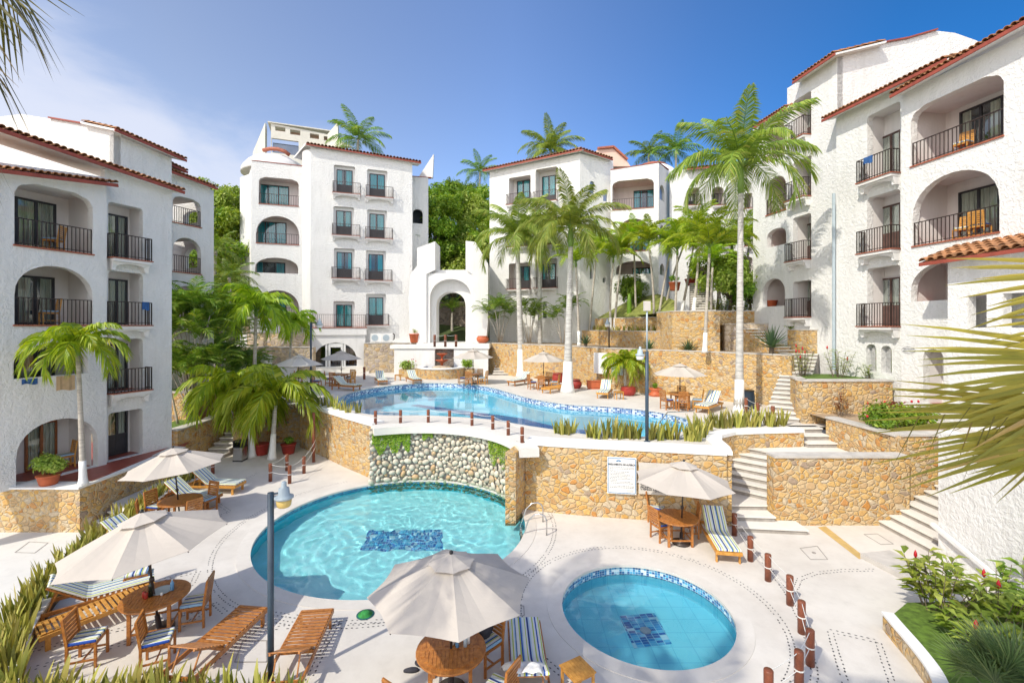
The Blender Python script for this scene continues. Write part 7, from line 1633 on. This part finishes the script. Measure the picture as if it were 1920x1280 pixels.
# ================================================================== lamps
def lamp_head(t, c, s=1.0, dark=False):
    x, y, z = c
    m = MB(); m.lathe([(.03 * s, .30 * s), (.045 * s, .28 * s), (.045 * s, .2 * s), (.09 * s, .18 * s), (.10 * s, .06 * s), (.165 * s, .03 * s), (.165 * s, 0), (.14 * s, -.02 * s)], c, 18); m.build('lamp_housing', M['greymetal'], t, True)
    m = MB(); m.lathe([(.135 * s, -.02 * s), (.12 * s, -.14 * s), (.10 * s, -.16 * s), (.0, -.165 * s)], c, 18); m.build('lens', M['amber'] if not dark else M['white'], t, True)
def lamp(label, base, top, arm, r, mat, hs=1.0, dark=False, thin=None):
    base = V(*base); t = empty('lamp_post', base, 0, label, 'lamp'); m = MB(); m.tube([base, V(base.x, base.y, top)], r, 12); m.lathe([(r * 1.8, 0), (r * 1.8, .02), (r * 1.1, .04)], base, 12); m.build('post', M[mat], t, True); a = V(base.x, base.y, top - .03); e = a + V(*arm); k = MB(); k.tube([a, e], r * .35, 8); k.build('arm', M[mat], t, True); lamp_head(t, e + V(0, 0, -.1), hs, dark)
    if thin: k = MB(); k.tube([V(base.x, base.y, top), V(base.x, base.y, thin)], r * .5, 10); k.build('mast', M['greymetal'], t, True); k = MB(); k.box((base.x, base.y, thin + .12), (.22, .14, .34)); k.build('sensor_box', M['canvasw'], t)
    return t
lamp('dark lamp post with amber lens rising between the two bare loungers', (-4.19, 7.9, 0), 3.42, (.22, .02, .03), .052, 'bluepost', .95)
lamp('blue-grey lamp post with a tall thin mast standing among the snake plants', (GX(1213, 16.0), 16.0, ZU), 5.42, (-.24, 0, .0), .062, 'bluepost', 1.0, True, 6.9)
lamp('slim dark lamp post in front of the tower beside the drooping palms', (GX(583, 29), 29, ZU), 6.55, (.55, 0, 0), .06, 'bluepost', 1.3, True)
lamp('short dark lamp post with a blue-grey lamp on the retaining wall top', (GX(1142, 31.3), 31.3, 4.86), 6.6, (-.12, 0, 0), .05, 'metal', 1.2, True)
# pool ladder
t = empty('pool_ladder', (.6, 13.7, 0), 0, 'curved steel pool ladder at the right edge of the round pool', 'ladder')
for (x, y) in ((1025, 1003), (1018, 978)):
    g = G(x, y, 0); d = (Vector((C1[0], C1[1])) - Vector((g.x, g.y))).normalized(); d = V(d.x, d.y, 0); m = MB(); m.tube([g, g + V(0, 0, .45), g + V(0, 0, .58) + d * .06, g + V(0, 0, .63) + d * .18, g + V(0, 0, .60) + d * .36, g + V(0, 0, .42) + d * .55, g + V(0, 0, -.1) + d * .72, g + V(0, 0, -.8) + d * .76], .022, 8); m.build('handrail', M['steel'], t, True)
for z in (-.25, -.5, -.75):
    m = MB(); a, b = [G(x, y, 0) for x, y in ((1025, 1003), (1018, 978))]; d = (Vector((C1[0], C1[1])) - Vector((a.x, a.y))).normalized() * .74; m.bar(a + V(d.x, d.y, z), b + V(d.x, d.y, z), .06, .03); m.build('rung', M['steel'], t)
t = empty('pool_handrail', G(1250, 800, ZU), 0, 'thin white handrail at the right end of the upper pool', 'handrail'); m = MB(); a = G(1225, 812, ZU); b = G(1258, 769, ZU); c_ = G(1302, 770, ZU); m.tube([a + V(0, 0, -.3), a + V(0, 0, .1), AT(1252, 772, 20.0), AT(1300, 771, 20.0), V(AT(1303, 771, 20).x, 20, ZU)], .022, 6); m.build('rail', M['steel'], t, True)
# drains, return jet
m = MB(); m.lathe([(.12, 0), (.12, .02), (.0, .02)], (C2[0] + .03, C2[1] + .06, -.795), 20); lab(m.build('pool_drain', M['greymetal'], None), 'round pale drain cover on the wading pool floor mosaic', 'drain')
def floorpatch(name, pts, z, mat):
    me = bpy.data.meshes.new(name); P = [G(x, y, z) for x, y in pts]; me.from_pydata([(p.x, p.y, z + .004) for p in P], [], [tuple(range(len(P)))]); me.materials.append(M[mat]); uv = me.uv_layers.new(name='UVMap')
    d = (P[1] - P[0]).normalized(); e_ = V(-d.y, d.x, 0)
    for i, p in enumerate(P): q_ = p - P[0]; uv.data[i].uv = (q_.dot(e_), q_.dot(d))
    o = bpy.data.objects.new(name, me); col.objects.link(o); lab(o, None, None, None, 'structure'); o.cycles.is_caustics_receiver = True
floorpatch('floor_mosaic', ((1161, 1176), (1227, 1170), (1260, 1229), (1189, 1238)), -.80, 'mosaicf'); floorpatch('floor_mosaic', ((676, 1060), (692, 1022), (828, 1019), (832, 1062)), -.95, 'mosaicf')
floorpatch('lane_stripe', ((769, 760), (783, 758), (1080, 797), (1220, 826), (1190, 838), (1040, 808)), .95, 'navy')
# ================================================================== signs
def text(parent, body, loc, rot, size, mat, align='LEFT', ext=.002, bold=0.0, sp=1.0):
    cu = bpy.data.curves.new('lettering', 'FONT'); cu.body = body; cu.size = size; cu.align_x = align; cu.extrude = ext; cu.offset = bold; cu.space_line = sp
    tmp = bpy.data.objects.new('lettering_tmp', cu); col.objects.link(tmp); me = bpy.data.meshes.new_from_object(tmp.evaluated_get(bpy.context.evaluated_depsgraph_get())); bpy.data.objects.remove(tmp); me.materials.clear(); me.materials.append(M[mat]); o = bpy.data.objects.new('lettering', me); col.objects.link(o); o.parent = parent; o.location = loc; o.rotation_euler = rot; return o
def board(label, c, w_, h, dirv, mat='white'):
    rz = math.atan2(dirv[1], dirv[0]); t = empty('notice_board', c, rz, label, 'sign'); m = MB(); m.box((0, 0, 0), (w_, .025, h)); m.build('panel', M[mat], t, world=False, bevel=.003); return t
dv = (1.6, -.27); dn = V(-.165, -.986, 0)
t = board('white pool rules board headed REGLAMENTO DE ALBERCA with a blue border on the ochre wall', V(3.60, 14.95, 1.43) + dn * .07, .93, 1.20, dv)
m = MB(); P = []; 
for cx_, cz_, a0 in ((.40, .53, 0), (-.40, .53, 90), (-.40, -.53, 180), (.40, -.53, 270)):
    for k in range(5): a = R(a0 + 22.5 * k); P.append(V(cx_ + .035 * math.cos(a), -.0145, cz_ + .035 * math.sin(a)))
for i in range(len(P)): m.bar(P[i], P[(i + 1) % len(P)], .003, .02, up=V(0, 0, 1)) if abs((P[(i + 1) % len(P)] - P[i]).x) > 1e-5 else m.bar(P[i], P[(i + 1) % len(P)], .02, .003, up=V(0, 1, 0))
m.build('border', M['logoblue'], t, world=False)
m = MB()
for k, (x, r) in enumerate(((-.145, .03), (-.10, .045), (-.055, .03))): m.tube([V(x + r * math.cos(R(a)), -.016, .465 + r * math.sin(R(a))) for a in range(0, 181, 30)], .009, 4)
m.bar(V(-.18, -.016, .47), V(-.02, -.016, .47), .004, .012); m.build('emblem', M['logoblue'], t, world=False)
text(t, 'REGLAMENTO DE ALBERCA', (0, -.0135, .34), (R(90), 0, 0), .07, 'print', 'CENTER', .001, .0045)
m = MB(); 
for a, b in (((-.39, .33), (.39, .33)), ((-.39, .415), (.39, .415))): m.bar(V(a[0], -.014, a[1]), V(b[0], -.014, b[1]), .002, .005)
rn = random.Random(4)
for i, ln in enumerate((.76, .76, .12, .6, .48, .62, .76, .55, .74, .25, .66, .7, 0, .76, .76)):
    x = -.39; z = .27 - i * .047
    while x < -.39 + ln: w_ = rn.uniform(.02, .07); m.box((x + w_ / 2, -.0138, z), (w_, .002, .017)); x += w_ + .014
for z in (-.47, -.51): m.box((.26, -.0138, z), (.22, .002, .010))
m.build('lettering', M['printg'], t, world=False)
t = board('cream notice with black lettering half hidden by the parasol on the ochre wall', V(4.64, 14.78, 1.38) + dn * .07, 1.02, 1.02, dv, 'signb')
text(t, 'EL\nDE\nSER\nEN EL AREA\nTANTO QUEDA\nPROHIBIDO INTRODUCIR\nY BEBIDAS A ESTA ZONA', (-.46, -.0135, .03), (R(90), 0, 0), .078, 'print', 'LEFT', .001, .004, .88)
text(t, 'ATTE GERENCIA', (.44, -.0135, -.435), (R(90), 0, 0), .06, 'print', 'RIGHT', .001, .002)
wd_ = (2.4, -3.1)
for (px_, y0, y1, w_, lb_, mt) in ((1126, 661, 700, .95, 'large blank white board on the retaining wall left of the small palm', 'white'), (1158, 672, 702, .8, 'pale grey notice board behind the fronds of the small potted palm', 'greymetal')):
    Y = 30.0 if px_ < 1140 else 28.85; c = AT(px_, (y0 + y1) / 2, Y) ; t = board(lb_, c + V(-.05, -.12, 0), w_ * 1.15, (y1 - y0) / F * Y, wd_, mt)
    if mt != 'white':
        m = MB()
        for i in range(5): m.box((-.0 + rn.uniform(-.08, .08), -.0138, .28 - i * .12), (rn.uniform(.4, .65), .002, .03))
        m.build('lettering', M['print'], t, world=False)
ws = W1_.s_(1704); c = W1_.pt(ws, W1_.z(1704, 656), .02); t = empty('wall_sign', c, math.atan2(-W0.n.x, W0.n.y) if False else math.atan2(-1, .15), 'small oval sign with two faint lines of lettering on the right building', 'sign')
m = MB(); m.tube([V(.27 * math.cos(R(a)), 0, .13 * math.sin(R(a))) for a in range(0, 361, 20)], .006, 4, cap=False); m.build('oval_border', M['printg'], t, world=False); m = MB()
for z, L0 in ((.045, .40), (-.04, .44)):
    x = -L0 / 2
    while x < L0 / 2: w_ = rn.uniform(.03, .06); m.box((x + w_ / 2, 0, z), (w_, .006, .028)); x += w_ + .012
m.build('lettering', M['printg'], t, world=False)
# ================================================================== pots, bins, units, towels
def pot(label, loc, r, h, mat='terra', plant=None, ps=1.0, name='flower_pot', prof=None, seed=0):
    t = empty(name, loc, 0, label, 'plant pot'); m = MB(); m.lathe(prof or [(r * .7, 0), (r * .78, h * .1), (r, h * .9), (r * 1.08, h * .92), (r * 1.08, h), (r * .95, h)], n=20); m.build('pot', M[mat], t, True, world=False)
    m = MB(); m.lathe([(r * .94, h - .03), (.0, h - .01)], n=16); m.build('soil', M['soil'], t, world=False)
    if plant:
        mt, R_, ph = plant; k = leafcloud(seed + 3, int(500 * ps), .05 * (1 + R_ * .4), [(rnd.uniform(-.4, .4) * R_, rnd.uniform(-.4, .4) * R_, h + ph * rnd.uniform(.3, .7), R_ * .65) for _ in range(5)], (1, 1, .8), .15); k.build('foliage', M[mt], t, world=False)
        k = MB()
        for i in range(4): k.tube([(0, 0, h - .05), (math.cos(i * 1.6) * R_ * .4, math.sin(i * 1.6) * R_ * .4, h + ph * .5)], [.012, .006], 4)
        k.build('stems', M['bark'], t, world=False)
    return t
pot('large terracotta pot with a pale yellow-green shrub on the left terrace', G(91, 908, 1.0), .30, .34, 'terra', ('leafy', .62, .62), 3.6)
pot('big dark red pot behind the forked white trunk', G(490, 852, 0), .36, .55, 'terrar'); pot('dark red pot with bright green leaves against the shaded stone wall', G(541, 850, 0), .34, .5, 'terrar', ('leaf2', .34, .35), 1.4)
pot('terracotta pot with a green plant at the right end of the condenser wall', V(GX(777, 40.3), 40.3, 4.86), .45, .8, 'terra', ('leafy', .5, .5)); pot('round terracotta bowl at the foot of the right gateway pier', V(GX(905, 39.2), 39.2, 4.87), .5, .62, 'terra', prof=[(.3, 0), (.5, .2), (.54, .4), (.42, .6), (.38, .62)])
pot('dark red pot holding the small palm on the upper terrace', G(1178, 741, ZU), .42, .5, 'terrar', prof=[(.28, 0), (.4, .12), (.44, .32), (.4, .46), (.43, .5), (.38, .5)]); pot('orange urn with a small green plant right of the lamp post on the upper terrace', G(1229, 742, ZU), .36, .45, 'terra', ('leaf2', .22, .3), .6, prof=[(.36, 0), (.40, .1), (.27, .22), (.25, .28), (.36, .41), (.36, .45)])
pot('round dark red pot behind the thickest royal palm trunk', G(1078, 728, ZU), .45, .6, 'terrar', prof=[(.3, 0), (.45, .2), (.45, .4), (.3, .55), (.32, .6)]); pot('dark red pot at the far side of the upper terrace behind the middle table', G(1047, 716, ZU), .5, .65, 'terrar', prof=[(.35, 0), (.5, .2), (.45, .45), (.4, .6), (.45, .65)])
pot('terracotta pot with a spiky plant at the top left of the upper stairs', V(GX(1265, 33), 33, 8.9), .4, .6, 'terra', ('leaf2', .4, .6)); pot('dark red pot with a spiky plant beside the upper stairs', V(GX(1297, 34.5), 34.5, 9.4), .5, .5, 'terrar', ('leaf2', .45, .5)); pot('orange bowl in the archway of the right building', V(GX(1446, 28.0), 28.0, 7.5), .35, .4, 'terra')
m = MB(); g = G(1117, 729, ZU); m.prism([(g.x - .55, g.y - .15), (g.x + .55, g.y - .15), (g.x + .55, g.y + .25), (g.x - .55, g.y + .25)], ZU + .1, ZU + .5); m.box((g.x, g.y + .05, ZU + .52), (1.16, .46, .05)); m.box((g.x, g.y + .05, ZU + .05), (1.0, .35, .1)); lab(m.build('trough_planter', M['terra'], None), 'rectangular terracotta trough against the retaining wall left of the striped lounger', 'plant pot')
t = empty('barrel', G(1402, 765, ZU), 0, 'black plastic barrel behind the tallest palm trunk', 'barrel'); m = MB(); m.lathe([(.28, 0), (.32, .3), (.32, .6), (.28, .85), (.29, .88), (.0, .88)], n=18); m.build('barrel_body', M['bluepost'], t, True, world=False); m = MB(); m.lathe([(.3, .86), (.3, .9), (.0, .91)], n=18); m.build('lid', M['black'], t, world=False)
t = empty('litter_bin', G(450, 863, 0), 0, 'steel litter bin with a black hood beside the leaning palm', 'litter bin'); m = MB(); m.box((0, 0, .33), (.42, .42, .62)); m.build('bin_body', M['steel'], t, world=False, bevel=.02); m = MB(); m.box((0, 0, .03), (.44, .44, .06)); m.build('base', M['black'], t, world=False)
m = MB()
for x in (-.2, .2): m.box((x, 0, .78), (.03, .42, .26))
m.box((0, 0, .93), (.46, .46, .06)); m.box((0, .2, .78), (.4, .02, .26)); m.box((0, 0, .66), (.45, .45, .05)); m.build('hood', M['black'], t, world=False, bevel=.01)
for k, x in enumerate((705, 726)):
    t = empty('condenser_unit', V(GX(x, 40.6), 40.6, 4.88), .3, 'white air conditioner unit on the rubble wall by the tower, %s one' % ('left', 'right')[k], 'air conditioner', 'air conditioner units'); m = MB(); m.box((0, 0, .42), (.95, .4, .78)); m.build('casing', M['white'], t, world=False, bevel=.02); m = MB(); m.lathe([(.28, 0), (.28, .02), (.0, .02)], n=18); o = m.build('fan_grille', M['greymetal'], t, world=False); o.rotation_euler = (R(90), 0, 0); o.location = (-.1, -.2, .42)
    m = MB(); m.tube([(.45, .1, .2), (.6, .1, .3), (.62, .1, .7), (.5, .1, .8)], .05, 6); m.build('hose', M['black'], t, True, world=False)
def cloth(label, W, a0, a1, z0, z1, o, mat):
    m = MB(); n = 6; vs = []
    for i in range(n + 1):
        a = a0 + (a1 - a0) * i / n; d = .012 * math.sin(i * 2.1); vs += [W.pt(a, z0 + .03 * math.sin(i), o + d), W.pt(a, z1, o + d)]
    m.add(vs, [(2 * i, 2 * i + 2, 2 * i + 3, 2 * i + 1) for i in range(n)]); ob = m.build('cloth', mat, None); lab(ob, label, 'cloth'); s = ob.modifiers.new('s', 'SOLIDIFY'); s.thickness = .01
M['bluecloth'] = m_simple('blue_cloth', (.03, .10, .28), .9, .2, 9); M['tancloth'] = m_simple('tan_towel', (.55, .38, .22), .9, .1, 9)
s0, s1 = S2(WA, 105, 140); cloth('tan towel hanging over the white parapet of the left building', WA, s0, s1, WA.z(122, 731), WA.z(122, 704), .02, M['tancloth'])
s0, s1 = S2(WA, 40, 70); cloth('dark blue cloth draped on the white parapet of the left building', WA, s0, s1, WA.z(55, 720), WA.z(55, 710), .02, M['bluecloth'])
w_ = WB.at(.42); s0, s1 = S2(w_, 266, 279); cloth('blue cloth on the end of the middle iron balcony of the left building', w_, s0, s1, F4[2] + .62, F4[2] + .95, .03, M['bluecloth'])
w_ = W0.at(.46); s0, s1 = S2(w_, 1620, 1637); cloth('blue shirt hung over the top iron balcony of the right building', w_, s0, s1, zl[0] + .7, zl[0] + 1.0, .03, M['bluecloth'])
# balcony chairs
def bchair(W, px_, z, off, deg, label, P=CHY):
    w_ = W.at(off); p = w_.pt(w_.s_(px_), z); put(P, (p.x, p.y, z + .01), deg, label, 'chairs on the balconies')
bchair(WA, 100, F4[3], -.9, 200, 'wooden chair on the top arched loggia of the left building'); bchair(WA, 92, F4[2], -.9, 240, 'wooden armchair on the lower arched loggia of the left building'); bchair(WA, 122, .97, -1.0, 240, 'wooden chair in the ground floor archway of the left building')
bchair(W1_, 1806, z_r1, -.8, 200, 'orange wooden chair on the top loggia of the right building'); bchair(W1_, 1806, z_r2, -.8, 200, 'orange wooden chair on the arched loggia of the right building, left one'); bchair(W1_, 1838, z_r2, -.8, 20, 'orange wooden chair on the arched loggia of the right building, right one')
# wall lamps in the right building's arches
m = MB(); wb = W1_.at(-1.78)
p = wb.pt(wb.s_(1757), wb.z(1757, 362)); m.box(p, (.12, .2, .28)); lab(m.build('wall_lamp', M['cream'], None), 'cream wall lamp inside the arched loggia of the right building', 'lamp'); m = MB(); p = wb.pt(wb.s_(1754), wb.z(1754, 512)); m.box(p, (.12, .22, .3)); lab(m.build('wall_lamp', M['cream'], None), 'cream wall lamp above the low parapet arch of the right building', 'lamp')
m = MB(); p = wb.pt(wb.s_(1757), wb.z(1757, 207)); m.box(p, (.15, .2, .26)); lab(m.build('wall_lamp', M['terra'], None), 'orange lantern inside the top loggia of the right building', 'lamp')
